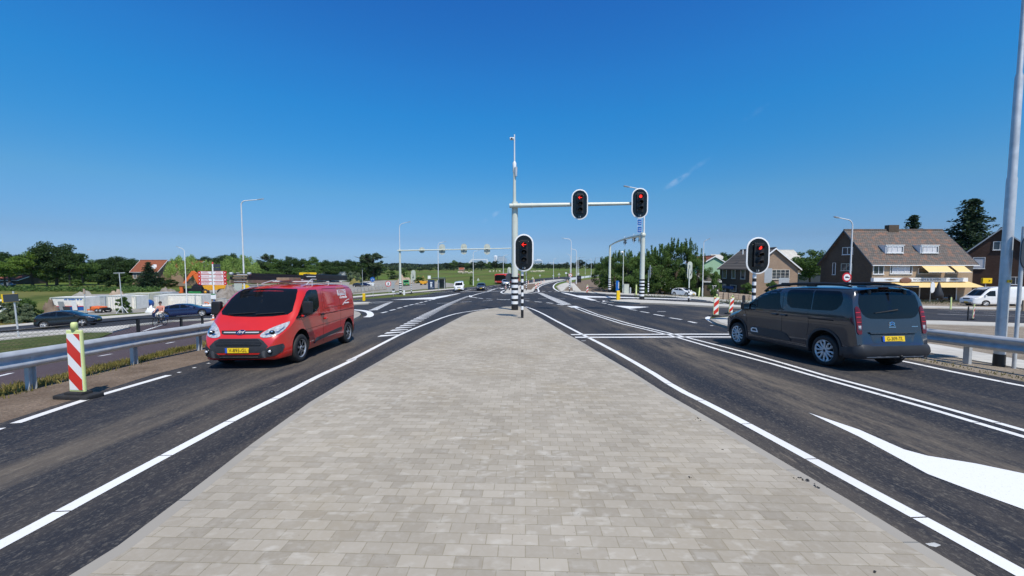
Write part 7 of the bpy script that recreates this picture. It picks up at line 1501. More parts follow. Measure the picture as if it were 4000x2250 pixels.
container('white container left of the blue tank, right of the T-shaped pole', 'L1', 1338, 770, 1488, 912, 'container_white', ribs=5, doors=2)
container('cream container set back behind the blue tank', 'K2', 650, 752, 1062, 960, 'container_cream', ribs=20)
container('grey ribbed container behind the cream one', 'K2', 1066, 735, 1425, 880, 'container_grey', ribs=14, doors=3)
container('long white corrugated container behind the dark blue saloon', 'L2', 432, 935, 1000, 1085, 'container_white', ribs=26)
container('white container doors at the left end of the long container', 'L2', 345, 948, 430, 1100, 'container_white', ribs=3, doors=1)
container('white site hut left end behind the yellow detour board', 'L3', 775, 1008, 880, 1130, 'container_white', ribs=0, name='site_hut')
container('long pale site hut with dark openings behind the van ladder', 'L3', 1088, 1003, 1437, 1125, 'container_grey', ribs=8, name='site_hut', doors=3)
container('small white hut with dark window far behind the van', 'L3', 530, 1008, 590, 1110, 'container_white', ribs=0, name='site_hut'); container('white narrow hut beside the small far hut', 'L3', 592, 995, 665, 1110, 'container_white', ribs=0, name='site_hut')
# blue tank on feet
(u1, v1), (u2, v2) = pp('K2', 835, 865), pp('K2', 1105, 1005); g = G((u1 + u2) / 2, v2); s = g.y / FPX; t = empty('water_tank', g, 0, 'blue cylindrical tank lying between the white containers', 'tank'); L_, r_ = (u2 - u1) * s, (v2 - v1) * s / 2
MB().mat('tank_blue').lathe([(0, -L_ / 2), (r_ * .8, -L_ * .48), (r_, -L_ * .4), (r_, L_ * .4), (r_ * .8, L_ * .48), (0, L_ / 2)], (0, 0, r_ * 1.05), 24, 'x').build('barrel', t); MB().mat('sign_dark').box((-L_ * .3, 0, r_ * .3), (.2, r_ * 1.5, r_ * .6)).box((L_ * .3, 0, r_ * .3), (.2, r_ * 1.5, r_ * .6)).build('cradle', t); MB().mat('tank_blue').lathe([(r_ * .3, 0), (r_ * .3, r_ * .3), (0, r_ * .35)], (L_ * .05, 0, r_ * 2.0), 14).build('lid', t)
# orange trailer compressor
g = GV('K2', 180, 1092); s = g.y / FPX; t = empty('work_trailer', g, 0, 'small orange machine trailer with dark wheels before the grey container', 'trailer'); w_ = 62 * s; h_ = 30 * s
MB().mat('digger_orange').bbox((-.05 * w_, 0, h_ * .62), (w_ * .62, 1.4, h_ * .42), .15, 3, Matrix.Rotation(.08, 3, 'Y')).bbox((-.3 * w_, 0, h_ * .42), (w_ * .5, 1.3, h_ * .2), .08).build('body', t); MB().mat('black_plastic').bbox((.3 * w_, 0, h_ * .48), (w_ * .25, 1.2, h_ * .3), .1).build('engine', t); MB().mat('white_gloss').bbox((-.33 * w_, -.5, h_ * .25), (w_ * .26, .3, h_ * .1), .03).build('mudguard', t); MB().mat('galv_steel').tube((.35 * w_, 0, h_ * .3), (.62 * w_, 0, h_ * .22), .05).build('drawbar', t)
for x_ in (.12, .33):
 for s_ in (-.7, .7): MB().mat('rubber').lathe([(0, -.1), (.3, -.1), (.36, -.06), (.36, .06), (.3, .1), (0, .1)], (x_ * w_, s_, .36), 18, 'y').mat('hubcap').lathe([(0, -.105), (.18, -.105), (.18, .105), (0, .105)], (x_ * w_, s_, .36), 12, 'y').build('wheel', t)
# heap of sacks, rubble heaps
def heap(view, x1, x2, yt, yb, mat_, label, name='rubble_heap', cat='heap', seed=1, n=26, dep=.6, kind=None):
 (u1, v1), (u2, v2) = pp(view, x1, yt), pp(view, x2, yb); g = G((u1 + u2) / 2, v2); s = g.y / FPX; w_, h_ = (u2 - u1) * s, (v2 - v1) * s; random.seed(seed); ph = [random.uniform(0, 6) for _ in range(6)]; vs = []; m_ = 20
 for j in range(m_ + 1):
  for i in range(n + 1):
   a, b = i / n * 2 - 1, j / m_ * 2 - 1; r2 = a * a + b * b; f = max(0, 1 - r2) ** .8 * (1 + .22 * math.sin(5 * a + ph[0]) + .15 * math.sin(9 * a + 4 * b + ph[1]) + .12 * math.sin(17 * a + 11 * b + ph[2])); vs.append((a * w_ / 2, b * w_ * dep / 2 + w_ * dep / 2, max(-.05, h_ * f * .95 + (random.uniform(-.06, .06) * h_ if r2 < .9 else 0)) - .04))
 o_ = MB().mat(mat_).add(vs, [(j * (n + 1) + i, j * (n + 1) + i + 1, (j + 1) * (n + 1) + i + 1, (j + 1) * (n + 1) + i) for j in range(m_) for i in range(n)], True).build(name, None, g); tag(o_, label, cat); return o_
heap('K2', 280, 530, 690, 800, 'sand_heap', 'grey sand heap rising behind the white containers', seed=2)
heap('K2', 1000, 1480, 678, 790, 'rubble', 'long rubble heap behind the containers left of the excavator', seed=3)
heap('L2', 1020, 1480, 850, 1010, 'rubble', 'rubble heap between the dumper and the red van', seed=4)
heap('L4', 735, 1010, 778, 905, 'sand_heap', 'pale pink sand heap behind the left mast', 'sand_heap', seed=5)
heap('L4', 1040, 1240, 780, 880, 'dry_grass', 'yellowish weedy mound right of the sand heap', 'earth_mound', seed=6)
heap('K1', 680, 1010, 860, 1080, 'soil', 'brown earth mound left of the blue striped cabin', 'earth_mound', seed=7)
heap('K1', 1200, 1790, 680, 800, 'gravel_lot', 'stack of grey slabs and debris behind the site cabin', 'debris_heap', seed=8, dep=.3)
heap('K2', 930, 1140, 990, 1090, 'tarp', 'pile of white sacks and tarpaulin right of the blue tank', 'sack_pile', seed=9, dep=.7)
heap('L3', 1480, 1640, 1100, 1165, 'dry_grass', 'brown weedy strip behind the parked cars', 'earth_mound', seed=10, dep=.3)
# excavator
g = GV('L2', 720, 930); yx = g.y + 6; t = empty('excavator', (px(-1, yx) * (2000 - pp('L2', 690, 0)[0]), yx, gz(-50, yx)), 0, 'orange excavator with raised boom behind the long white container', 'excavator'); O = t.location
E = lambda x, y, dy=0: W3(*pp('L2', x, y), yx + dy) - O
m = MB().mat('digger_orange')
def beam(a, b, w1, w2, dy=.5):
 d = (b - a).normalized(); n_ = Vector((-d.z, 0, d.x)); m.add([a + n_ * w1 + Vector((0, -dy / 2, 0)), a - n_ * w1 + Vector((0, -dy / 2, 0)), b - n_ * w2 + Vector((0, -dy / 2, 0)), b + n_ * w2 + Vector((0, -dy / 2, 0))] + [a + n_ * w1 + Vector((0, dy / 2, 0)), a - n_ * w1 + Vector((0, dy / 2, 0)), b - n_ * w2 + Vector((0, dy / 2, 0)), b + n_ * w2 + Vector((0, dy / 2, 0))], [(0, 1, 2, 3), (7, 6, 5, 4), (0, 3, 7, 4), (1, 5, 6, 2), (0, 4, 5, 1), (3, 2, 6, 7)])
k_ = yx / FPX / 3.45
beam(E(985, 800), E(905, 660), 30 * k_, 26 * k_); beam(E(905, 660), E(870, 630), 26 * k_, 22 * k_); m.build('boom', t); m = MB().mat('digger_orange'); beam(E(880, 630), E(745, 800), 22 * k_, 12 * k_, .4); m.build('stick', t)
m = MB().mat('digger_orange'); beam(E(722, 815), E(735, 920), 22 * k_, 14 * k_, .6); m.build('hydraulic_breaker', t); m = MB().mat('galv_steel').tube(E(850, 700), E(775, 760), 8 * k_).tube(E(930, 740), E(890, 670), 8 * k_); m.build('cylinder', t)
MB().mat('timber').box(E(755, 800), (110 * k_, 1.0, 36 * k_)).build('bucket', t); MB().mat('digger_orange').bbox(E(640, 920), (150 * k_, 2.2, 45 * k_), .2).build('counterweight', t); MB().mat('glass_dark').bbox(E(815, 895), (80 * k_, 1.6, 90 * k_), .15).build('cab', t); MB().mat('black_plastic').bbox(E(720, 960), (300 * k_, 2.4, 36 * k_), .2).build('track', t); MB().mat('lens_dark').box(E(635, 900), (60 * k_, 1.2, 20 * k_)).build('engine_cover', t)
# dumper
g = GV('L2', 1040, 930); yx = g.y + 4; O = Vector((W3(pp('L2', 1040, 0)[0], 1036, yx).x, yx, gz(-45, yx))); t = empty('dump_truck', O, 0, 'yellow tipper trailer with dark tractor behind the finger post', 'dumper'); k_ = yx / FPX / 3.45; E = lambda x, y, dy=0: W3(*pp('L2', x, y), yx + dy) - O
m = MB().mat('dumper_yellow').prism([(p.x, p.z) for p in (E(1045, 808), E(1362, 808), E(1362, 845), E(1280, 850), E(1240, 868), E(1085, 872))], 2.4); m.build('body', t)
m = MB().mat('dumper_yellow')
for x_ in (1120, 1220, 1300): m.box(E(x_, 836, -1.25), (8 * k_, .1, 50 * k_))
m.build('rib', t)
MB().mat('black_plastic').bbox(E(960, 850), (140 * k_, 2.0, 70 * k_), .2).bbox(E(950, 815), (90 * k_, 1.6, 45 * k_), .15).build('tractor', t); MB().mat('green_paint').bbox(E(930, 905), (170 * k_, 1.8, 36 * k_), .15).build('green_hull', t)
for x_ in (1050, 1250): m = MB().mat('rubber').lathe([(0, -.25), (42 * k_, -.25), (46 * k_, 0), (42 * k_, .25), (0, .25)], E(x_, 900, -1.0), 20, 'y'); m.mat('dumper_yellow').lathe([(0, -.27), (18 * k_, -.27), (18 * k_, .27), (0, .27)], E(x_, 900, -1.0), 14, 'y'); m.build('wheel', t)
g = GV('L4', 1195, 912); s = g.y / FPX; t = empty('dump_truck', g, 0, 'small orange dumper standing left of the bus shelter', 'dumper'); m = MB().mat('dumper_yellow').prism([(-15 * s, 15 * s), (15 * s, 15 * s), (14 * s, 8 * s), (6 * s, 4 * s), (-8 * s, 4 * s)], 2.0); m.build('body', t)
for x_ in (-8, 8): MB().mat('rubber').lathe([(0, -.2), (3.5 * s, -.2), (3.5 * s, .2), (0, .2)], (x_ * s, -.8, 3.5 * s), 14, 'y').build('wheel', t)
MB().mat('digger_orange').bbox((2 * s, 0, 5 * s), (16 * s, 1.6, 4 * s), .1).build('chassis', t)
# white storage tank lying, life-ring coil, hoses near the finger post
g = GV('K3', 570, 965); s = g.y / FPX; o_ = MB().mat('orange').path([(9 * s * math.cos(a), 0, 7 * s + 5.5 * s * math.sin(a)) for a in [k * math.pi / 10 for k in range(20)]], 1.6 * s, 8, closed=True).build('hose_coil', None, g); tag(o_, 'pale orange hose coil left of the finger post', 'hose')
g = GV('K3', 640, 985); s = g.y / FPX; o_ = MB().mat('tarp').tube((-38 * s, 0, 3 * s), (22 * s, 1.5, 3 * s), 4 * s, n=14).build('pipe', None, g); tag(o_, 'long white pipe lying on the ground behind the finger post', 'pipe')
# pallets of stone
random.seed(11)
def pallet(u, v, w_, h_, label, mat_, group, first=None):
 g = G(u, v); s = g.y / FPX; t = empty('stone_pallet', g, random.uniform(-.2, .2), label, 'pallet', group); W_, H_ = w_ * s, h_ * s; m = MB().mat('timber')
 for k in (-1, 0, 1): m.box((k * W_ * .4, W_ * .4, .05), (W_ * .1, W_ * .8, .1))
 m.box((0, W_ * .4, .12), (W_, W_ * .8, .03)); m.build('wooden_base', t); m = MB().mat(mat_); n = 3
 for k in range(n):
  for j in range(3): m.box((W_ * ((j + .5) / 3 - .5), W_ * .4, .14 + (H_ - .14) * (k + .5) / n), (W_ / 3 * .94, W_ * .76, (H_ - .14) / n * .92))
 m.build('stones', t)
nm_ = ['first', 'second', 'third', 'fourth', 'fifth', 'sixth', 'seventh', 'eighth', 'ninth', 'tenth']
for k in range(10): pallet(1376 + 14 * k, 1146 - 1.6 * k, 11, 13 + random.uniform(-2, 4), '%s grey stone pallet from the red van in the front row' % nm_[k], 'stone', 'pallets of grey stone behind the cycle path')
for k in range(9): pallet(1388 + 14 * k, 1134 - 1.4 * k, 10, 10 + random.uniform(-2, 3), '%s grey stone pallet from the left in the rear row' % nm_[k], 'stone', 'pallets of grey stone behind the cycle path')
for k in range(8): pallet(2816 + 20 * k, 1172 + .8 * k, 18.5, 31 - 1. * k, '%s pale brick pallet from the left, in front of the brown brick house' % nm_[k], 'sand_heap', 'pallets of pale bricks before the brick house')
for k, (x, y, w_, h_) in enumerate([(565, 925, 30, 17), (640, 935, 22, 14), (720, 950, 30, 12), (860, 940, 34, 16), (930, 960, 26, 12), (800, 900, 26, 14)]): u, v = pp('K3', x, y); pallet(u, v, w_, h_, ['brown plank stack beside the long container', 'plank stack right at the finger post', 'flat grey slab stack behind the finger post', 'grey slab stack right of the finger post', 'grey slab stack nearest the red van mirror', 'slab stack below the rubble heap'][k], 'timber' if k < 2 else 'stone', 'stacks of planks and slabs')
for k in range(3): pallet(1711 + 9 * k, 1112 + k, 9, 17, ['left', 'middle', 'right'][k] + ' pale concrete block stack behind the bus shelter', 'pale_concrete', 'concrete block stacks by the shelter')

# ================================================================== TREES AND PLANTS
def leaf_cloud(clumps, n, size, matname, name, rs, flat=.0, droop=0.):
 """clumps: (centre, radius xyz, weight); n leaf quads in total"""
 wts = np.array([c[2] for c in clumps], float); wts /= wts.sum(); idx = rs.choice(len(clumps), n, p=wts); C_ = np.array([c[0] for c in clumps])[idx]; Rr = np.array([c[1] for c in clumps])[idx]
 d = rs.normal(size=(n, 3)); d /= np.linalg.norm(d, axis=1)[:, None]; rad = rs.uniform(0, 1, n) ** .42; P_ = C_ + d * Rr * rad[:, None]
 a = rs.normal(size=(n, 3)); a /= np.linalg.norm(a, axis=1)[:, None]; b = np.cross(a, rs.normal(size=(n, 3))); b /= np.linalg.norm(b, axis=1)[:, None]
 if flat: a[:, 2] *= (1 - flat); b[:, 2] *= (1 - flat)
 if droop: a = a * .35 + np.array([0, 0, -droop])
 sz = (size * rs.uniform(.6, 1.35, n))[:, None]; A_, B_ = a * sz, b * sz * .6; V_ = np.stack([P_ - A_, P_ - B_ * .9, P_ + A_, P_ + B_], 1).reshape(-1, 3)
 me = bpy.data.meshes.new(name); me.vertices.add(4 * n); me.vertices.foreach_set('co', V_.ravel()); me.loops.add(4 * n); me.loops.foreach_set('vertex_index', np.arange(4 * n, dtype=np.int32)); me.polygons.add(n); me.polygons.foreach_set('loop_start', np.arange(0, 4 * n, 4, dtype=np.int32)); me.update(calc_edges=True); me.materials.append(MATS[matname]); return me
def trunk_mesh(h, r, limbs, rs, name='trunk', base=.0):
 m = MB().mat('bark'); m.path([(0, 0, -.01), (.01, 0, h * .4), (0, .01, h)], [r, r * .75, r * .35], 8)
 for k in range(limbs): a = rs.uniform(0, 6.28); z = h * rs.uniform(.45, .95); L_ = rs.uniform(.12, .28); m.path([(0, 0, z), (math.cos(a) * L_ * .5, math.sin(a) * L_ * .5, z + L_ * .45), (math.cos(a) * L_, math.sin(a) * L_, z + L_ * .7)], [r * .4, r * .25, r * .08], 6)
 return m.mesh(name)
def make_tree(kind, seed, mat_, n=7000, size=.018):
 rs = np.random.RandomState(seed); cl = []
 if kind == 'round':      # unit height, crown half-width ~.42
  for k in range(46):
   th = rs.uniform(0, 6.28); zz = rs.uniform(-1, 1); rr = math.sqrt(1 - zz * zz); f = rs.uniform(.55, 1.0); w_ = .33 * (1 + .18 * math.sin(2 * th + seed)); c_ = (rr * math.cos(th) * w_ * f, rr * math.sin(th) * w_ * f, .60 + zz * .31 * f + .02 * math.sin(3 * th)); r_ = rs.uniform(.065, .125); cl.append((c_, (r_ * 1.15, r_ * 1.15, r_ * .8), r_ ** 2))
  th_ = .5
 elif kind == 'layer':     # dark broad cedar-like
  for k in range(75):
   zz = rs.uniform(.16, .95); w_ = .44 * math.sin(math.pi * min(1, (1.12 - zz) * .75)) ** .6; th = rs.uniform(0, 6.28); f = rs.uniform(.2, 1); r_ = rs.uniform(.07, .12); cl.append(((math.cos(th) * w_ * f, math.sin(th) * w_ * f, zz), (r_ * 1.3, r_ * 1.3, r_ * .7), r_ ** 2))
  th_ = .5
 elif kind == 'willow':
  for k in range(70):
   th = rs.uniform(0, 6.28); f = rs.uniform(.2, 1) ** .6; zt_ = .93 - .38 * f ** 2 + rs.uniform(-.05, .05); L_ = rs.uniform(.12, .34) * (.5 + f); x_, y_ = math.cos(th) * .45 * f, math.sin(th) * .45 * f; cl.append(((x_, y_, zt_ - L_ * .5), (.055, .055, L_ * .6), .012 + L_ * .03))
  th_ = .5
 elif kind == 'conifer':
  for k in range(30):
   zz = .04 + .94 * k / 30; w_ = .30 * (1 - zz) ** .85 + .015; nb = max(4, int(11 * (1 - zz) + 3))
   for j in range(nb):
    th = 6.28 * j / nb + k * .7 + rs.uniform(-.3, .3); L_ = w_ * rs.uniform(.55, 1.2)
    for q in (.3, .65, 1.): cl.append(((math.cos(th) * L_ * q, math.sin(th) * L_ * q, zz + .02 - .07 * q * (1 - zz) + rs.uniform(-.01, .01)), (.03 + .035 * (1 - zz), .03 + .035 * (1 - zz), .022 + .012 * (1 - zz)), .002 + .003 * (1 - zz)))
  th_ = .96
 elif kind == 'poplar':
  for k in range(50): zz = rs.uniform(.12, .98); w_ = .15 * math.sin(math.pi * min(1, 1.08 - zz) ** .9) + .03; th = rs.uniform(0, 6.28); f = rs.uniform(.2, 1); r_ = rs.uniform(.03, .06); cl.append(((math.cos(th) * w_ * f, math.sin(th) * w_ * f, zz), (r_, r_, r_ * 1.6), r_ ** 2))
  th_ = .9
 elif kind == 'ash':      # feathery, foliage to the ground, upright shoots
  for k in range(60):
   th = rs.uniform(0, 6.28); zz = rs.uniform(.06, .82); w_ = .46 * (1 - abs(zz - .38) ** 1.6 * 1.9); f = rs.uniform(.35, 1); r_ = rs.uniform(.05, .11); cl.append(((math.cos(th) * w_ * f, math.sin(th) * w_ * f, zz), (r_, r_, r_ * .8), r_ ** 2))
  for k in range(16): th = rs.uniform(0, 6.28); f = rs.uniform(0, .36); z0 = rs.uniform(.72, .86); [cl.append(((math.cos(th) * f, math.sin(th) * f, z0 + .035 * q), (.022, .022, .03), .0007)) for q in range(4)]
  th_ = .6
 else:                  # shrub
  for k in range(36): th = rs.uniform(0, 6.28); zz = rs.uniform(.05, .9); w_ = .52 * math.sqrt(max(.05, 1 - (zz) ** 2)); f = rs.uniform(.2, 1); r_ = rs.uniform(.08, .15); cl.append(((math.cos(th) * w_ * f, math.sin(th) * w_ * f, zz), (r_, r_, r_ * .8), r_ ** 2))
  th_ = .4
 t = empty('tree', (0, 0, -500)); link('crown', leaf_cloud(cl, n, size, mat_, 'crown', rs, droop=.9 if kind == 'willow' else 0, flat=.35 if kind in ('layer', 'conifer') else 0), t); link('trunk', trunk_mesh(th_, .028 if kind != 'shrub' else .012, 7 if kind not in ('conifer',) else 0, rs), t); return t
PROTO = {}
for key, args in {'oak1': ('round', 1, 'leaf_dark'), 'oak2': ('round', 5, 'leaf_dark'), 'mid1': ('round', 2, 'leaf_mid'), 'mid2': ('round', 8, 'leaf_mid'), 'bright': ('round', 3, 'leaf_bright', 9000), 'cedar': ('round', 4, 'leaf_dark', 9000), 'willow': ('willow', 6, 'leaf_willow', 9000, .017), 'conifer': ('conifer', 7, 'leaf_conifer', 15000, .017), 'poplar': ('poplar', 9, 'leaf_poplar', 5000, .018), 'ash1': ('ash', 10, 'leaf_mid', 16000, .0125), 'ash2': ('ash', 11, 'leaf_mid', 16000, .0125), 'shrub': ('shrub', 12, 'leaf_mid', 4000, .035), 'greyshrub': ('shrub', 13, 'leaf_grey', 5000, .032), 'far1': ('round', 14, 'leaf_far', 3500, .026), 'far2': ('round', 15, 'leaf_far', 3500, .026), 'darkshrub': ('shrub', 16, 'leaf_dark', 4000, .035)}.items(): PROTO[key] = make_tree(*args)
USED = set()
def tree(key, u, vb, vt, wpx, label, group=None, y=None, name=None, cat='tree', rz=None):
 """tree with its foot seen at (u, vb), top at vt and crown wpx photo pixels wide"""
 g = G(u, vb)
 if y: g = Vector((W3(u, 1036, y).x, y, 0)); g.z = gz(g.x, g.y)
 s = g.y / FPX; H_ = zat(vt, g.y) - g.z; base = {'willow': .92, 'conifer': .62, 'poplar': .36, 'shrub': 1.12, 'greyshrub': 1.12, 'darkshrub': 1.12}.get(key, .84); Wd = wpx * s / base; src = PROTO[key]
 nm = name or {'willow': 'willow_tree', 'conifer': 'conifer_tree', 'poplar': 'poplar_tree', 'shrub': 'shrub', 'greyshrub': 'shrub', 'darkshrub': 'shrub'}.get(key, 'tree')
 if 'shrub' in nm: cat = 'shrub'
 c = copy_tree(src) if key in USED else src; USED.add(key); c.name = nm;
 if key in USED and c is src: KID[c.name] = KID.pop('tree', KID.get(c.name, [])) if False else KID.get(c.name, [])
 c.location = g; c.rotation_euler = (0, 0, random.uniform(0, 6.28) if rz is None else rz); c.scale = (Wd, Wd, H_); tag(c, label, cat, group); return c
# keep child lookups valid whatever the thing is renamed to
_kid = dict(KID)
def copy_tree(o, loc=None, rz=None, label=None, group=None, scale=None, parent=None):
 c = o.copy(); COL.objects.link(c)
 for ch in CH[o]: k = ch.copy(); COL.objects.link(k); k.parent = c
 return c
CH = {p: list(KID.get(p.name, [])) for p in PROTO.values()}
random.seed(21)
LW = 'big trees behind the meadow at far left'
for (k, u, vb, vt, w, lb) in [('oak1', -40, 1120, 985, 130, 'dark tree cut by the left edge'), ('bright', 22, 1122, 1012, 130, 'bright green tree at the far left over the barn'), ('oak2', 40, 1112, 973, 140, 'dark tree crown rising behind the bright tree at far left'), ('bright', 128, 1118, 978, 150, 'mid green broad tree left of the tallest dark one'), ('cedar', 222, 1116, 936, 160, 'tallest dark tree of the left group'), ('oak2', 275, 1116, 965, 120, 'dark tree leaning on the right of the tallest one'), ('mid1', 325, 1115, 990, 110, 'mid green tree between the tallest tree and the dark stand'), ('oak1', 385, 1112, 1000, 90, 'dark tree left of the wide stand by the country house'), ('mid2', 185, 1117, 1035, 90, 'lower green tree in front of the tallest dark one'),
 ('oak2', 432, 1108, 993, 90, 'round dark tree, first of the wide stand left of the country house'), ('oak1', 478, 1108, 988, 100, 'round dark tree, middle of the wide stand left of the country house'), ('oak2', 520, 1105, 1000, 60, 'dark tree just left of the country house roof')]: tree(k, u, vb, vt, w, lb, LW)
for (k, u, vb, vt, w, lb) in [('darkshrub', 415, 1120, 1050, 90, 'dark spreading evergreen left of the T-shaped pole'), ('darkshrub', 462, 1120, 1040, 70, 'dark evergreen bush behind the T-shaped pole'), ('shrub', 497, 1120, 1076, 60, 'brownish green bush left of the country house corner'), ('darkshrub', 552, 1122, 1085, 60, 'dark bush at the foot of the conifer, left'), ('darkshrub', 628, 1122, 1082, 70, 'dark bush right of the conifer before the country house'), ('darkshrub', 668, 1122, 1090, 60, 'dark bush between the conifer and the willow'), ('shrub', 300, 1118, 1092, 60, 'low green bush under the left trees')]: tree(k, u, vb, vt, w, lb)
tree('conifer', 583, 1124, 1022, 90, 'dark conifer standing in front of the country house')
for (u, vb, vt, w, lb) in [(722, 1118, 982, 120, 'large bright willow behind the excavator boom'), (806, 1116, 1006, 90, 'smaller bright willow behind the finger post'), (936, 1118, 983, 150, 'large bright willow behind the tall street lamp')]: tree('willow', u, vb, vt, w, lb, 'willows behind the construction yard')
WD = 'trees of the wood behind the yard'; ords = ['first', 'second', 'third', 'fourth', 'fifth', 'sixth', 'seventh', 'eighth', 'ninth', 'tenth', 'eleventh', 'twelfth', 'thirteenth', 'fourteenth', 'fifteenth', 'sixteenth', 'seventeenth', 'eighteenth', 'nineteenth', 'twentieth']
for i, (k, u, vt, w) in enumerate([('oak2', 800, 992, 80), ('oak1', 868, 984, 90), ('oak2', 906, 979, 80), ('oak1', 1020, 1004, 80), ('poplar', 1050, 993, 60), ('mid1', 1085, 996, 90), ('oak1', 1140, 990, 90), ('oak2', 1178, 1002, 80), ('mid2', 1232, 998, 90), ('oak2', 1278, 1008, 70), ('oak1', 1318, 1008, 80), ('oak2', 1362, 1006, 70), ('mid1', 1398, 1010, 60), ('poplar', 1422, 996, 60), ('mid2', 1440, 1004, 60), ('poplar', 1458, 990, 90), ('oak1', 1475, 1016, 40)]):
 look = {'oak1': 'dark round', 'oak2': 'dark rounded', 'mid1': 'mid green', 'mid2': 'mid green', 'poplar': 'tall grey-green'}[k]; tree(k, u, 1096, vt, w, '%s tree, %s from the left in the wood behind the yard' % (look, ords[i]), WD)
FW = 'front bushes of the wood behind the yard'
for i, (k, u, vb, vt, w) in enumerate([('mid1', 1010, 1104, 1040, 70), ('mid2', 1065, 1106, 1048, 80), ('oak1', 1120, 1102, 1030, 90), ('mid1', 1175, 1104, 1036, 80), ('mid2', 1225, 1102, 1030, 80), ('oak2', 1290, 1100, 1030, 90), ('oak1', 1345, 1098, 1032, 90), ('oak2', 1400, 1096, 1030, 80), ('oak2', 1450, 1086, 1034, 70), ('shrub', 995, 1108, 1062, 60), ('shrub', 1100, 1110, 1066, 60)]):
 tree(k, u, vb, vt, w, '%s %s, %s from the left along the front of the wood' % ({'mid': 'green', 'oak': 'dark', 'shr': 'light green'}[k[:3]], 'bush' if k == 'shrub' else 'lower tree', ords[i]), FW)
for (k, u, vb, vt, w, lb) in [('greyshrub', 1368, 1102, 1056, 45, 'grey-green bush, left of two behind the stone pallets'), ('greyshrub', 1392, 1106, 1058, 50, 'grey-green bush, right of two behind the stone pallets'), ('shrub', 1530, 1083, 1058, 60, 'rounded green bush left of the left mast'), ('shrub', 1578, 1080, 1052, 40, 'rounded green bush just right of the left mast'), ('greyshrub', 1548, 1090, 1072, 70, 'low grey-green bush behind the sand heap'), ('shrub', 1490, 1068, 1040, 50, 'small bush at the end of the wood'), ('shrub', 1840, 1112, 1078, 22, 'pale flowering shrub behind the white delivery van'), ('shrub', 1640, 1106, 1082, 60, 'weedy green shrub behind the orange dumper'), ('greyshrub', 30, 1262, 1165, 150, 'pale leafed shrub under the dark sign board at far left'), ('shrub', 105, 1258, 1168, 120, 'green shrub right of the dark sign board'), ('greyshrub', 85, 1262, 1175, 90, 'white flowering shrub between the sign pole and the black hatchback'), ('shrub', 480, 1222, 1160, 60, 'sparse weeds around the foot of the T-shaped pole')]: tree(k, u, vb, vt, w, lb)
RD = 'dark trees along the right verge'
for i, (k, u, vb, vt, w) in enumerate([('ash1', 2352, 1128, 1000, 90), ('ash2', 2400, 1138, 978, 130), ('ash1', 2452, 1145, 972, 130), ('ash2', 2512, 1148, 974, 140), ('ash1', 2578, 1148, 950, 160), ('ash2', 2640, 1150, 922, 150), ('ash1', 2690, 1152, 940, 120), ('ash2', 2722, 1156, 985, 100), ('ash1', 2545, 1140, 968, 120), ('ash2', 2470, 1138, 985, 110)]): tree(k, u, vb, vt, w, '%s dark feathery tree from the left in the row by the right mast' % ords[i], RD)
for (k, u, vb, vt, w, y, lb) in [('oak1', 2765, 1100, 984, 70, 160, 'dark tree top far behind the green house, left'), ('oak2', 2830, 1100, 976, 90, 170, 'dark tree top behind the brown roof'), ('oak1', 2900, 1100, 962, 90, 170, 'dark tree top left of the tan gable peak'), ('oak2', 2955, 1100, 968, 80, 175, 'dark tree top hidden by the red signal'), ('oak1', 3015, 1100, 960, 90, 175, 'dark tree top right of the red signal'), ('oak2', 3085, 1100, 968, 70, 170, 'dark low tree top before the round tree'), ('mid1', 3165, 1160, 950, 150, 95, 'round mid green tree left of the awning house'), ('shrub', 2835, 1100, 1000, 40, 120, 'olive tree top beside the white house'), ('shrub', 2925, 1170, 1105, 70, 66, 'green bush at the corner of the brown brick house'), ('shrub', 3020, 1170, 1098, 60, 64, 'green bush below the tan gable window'), ('shrub', 2795, 1165, 1060, 60, 66, 'light green shrub before the green house'), ('shrub', 3770, 1100, 1085, 70, 64, 'green hedge bush by the yellow box sign')]: tree(k, u, vb, vt, w, lb, y=y)
tree('conifer', 3560, 1100, 836, 170, 'dark conifer top showing behind the ridge of the awning house', y=88); tree('conifer', 3785, 1100, 772, 270, 'big conifer between the awning house and the dark brick house', y=84)
MC = 'trees of the far clump beyond the meadow'
for i, (u, vt, w) in enumerate([(1742, 1030, 34), (1772, 1020, 36), (1758, 1034, 30), (1800, 1026, 34), (1826, 1030, 34), (1850, 1026, 40), (1880, 1022, 38), (1910, 1026, 34), (1935, 1022, 40), (1962, 1030, 34), (1985, 1034, 30)]): tree('mid2' if i % 3 == 1 else ('far1' if i % 2 else 'far2'), u, 1057, vt - 6, w * 1.15, '%s tree from the left in the far clump left of the big mast' % ords[i], MC)
MR = 'trees of the far row right of the big mast'
for i, (u, vt, w) in enumerate([(2098, 1036, 34), (2120, 1032, 34), (2142, 1029, 34), (2163, 1033, 30), (2185, 1030, 34), (2205, 1026, 26), (2216, 1024, 14), (2235, 1028, 34), (2268, 1012, 46), (2310, 1026, 42), (2338, 1030, 34), (2370, 1024, 40)]): tree('poplar' if w == 14 else ('far1' if i % 2 else 'far2'), u, 1050 if u > 2200 else 1053, vt, w, '%s tree from the left in the far row right of the signal' % ords[i], MR)
for i, (u, w) in enumerate([(1500, 34), (1530, 30), (1560, 36), (1600, 40), (1640, 36), (1680, 34), (1715, 36)]): tree('far2', u, 1064 - i, 1046, w, '%s low tree from the left along the far meadow edge' % ords[i], 'low trees along the far meadow edge')
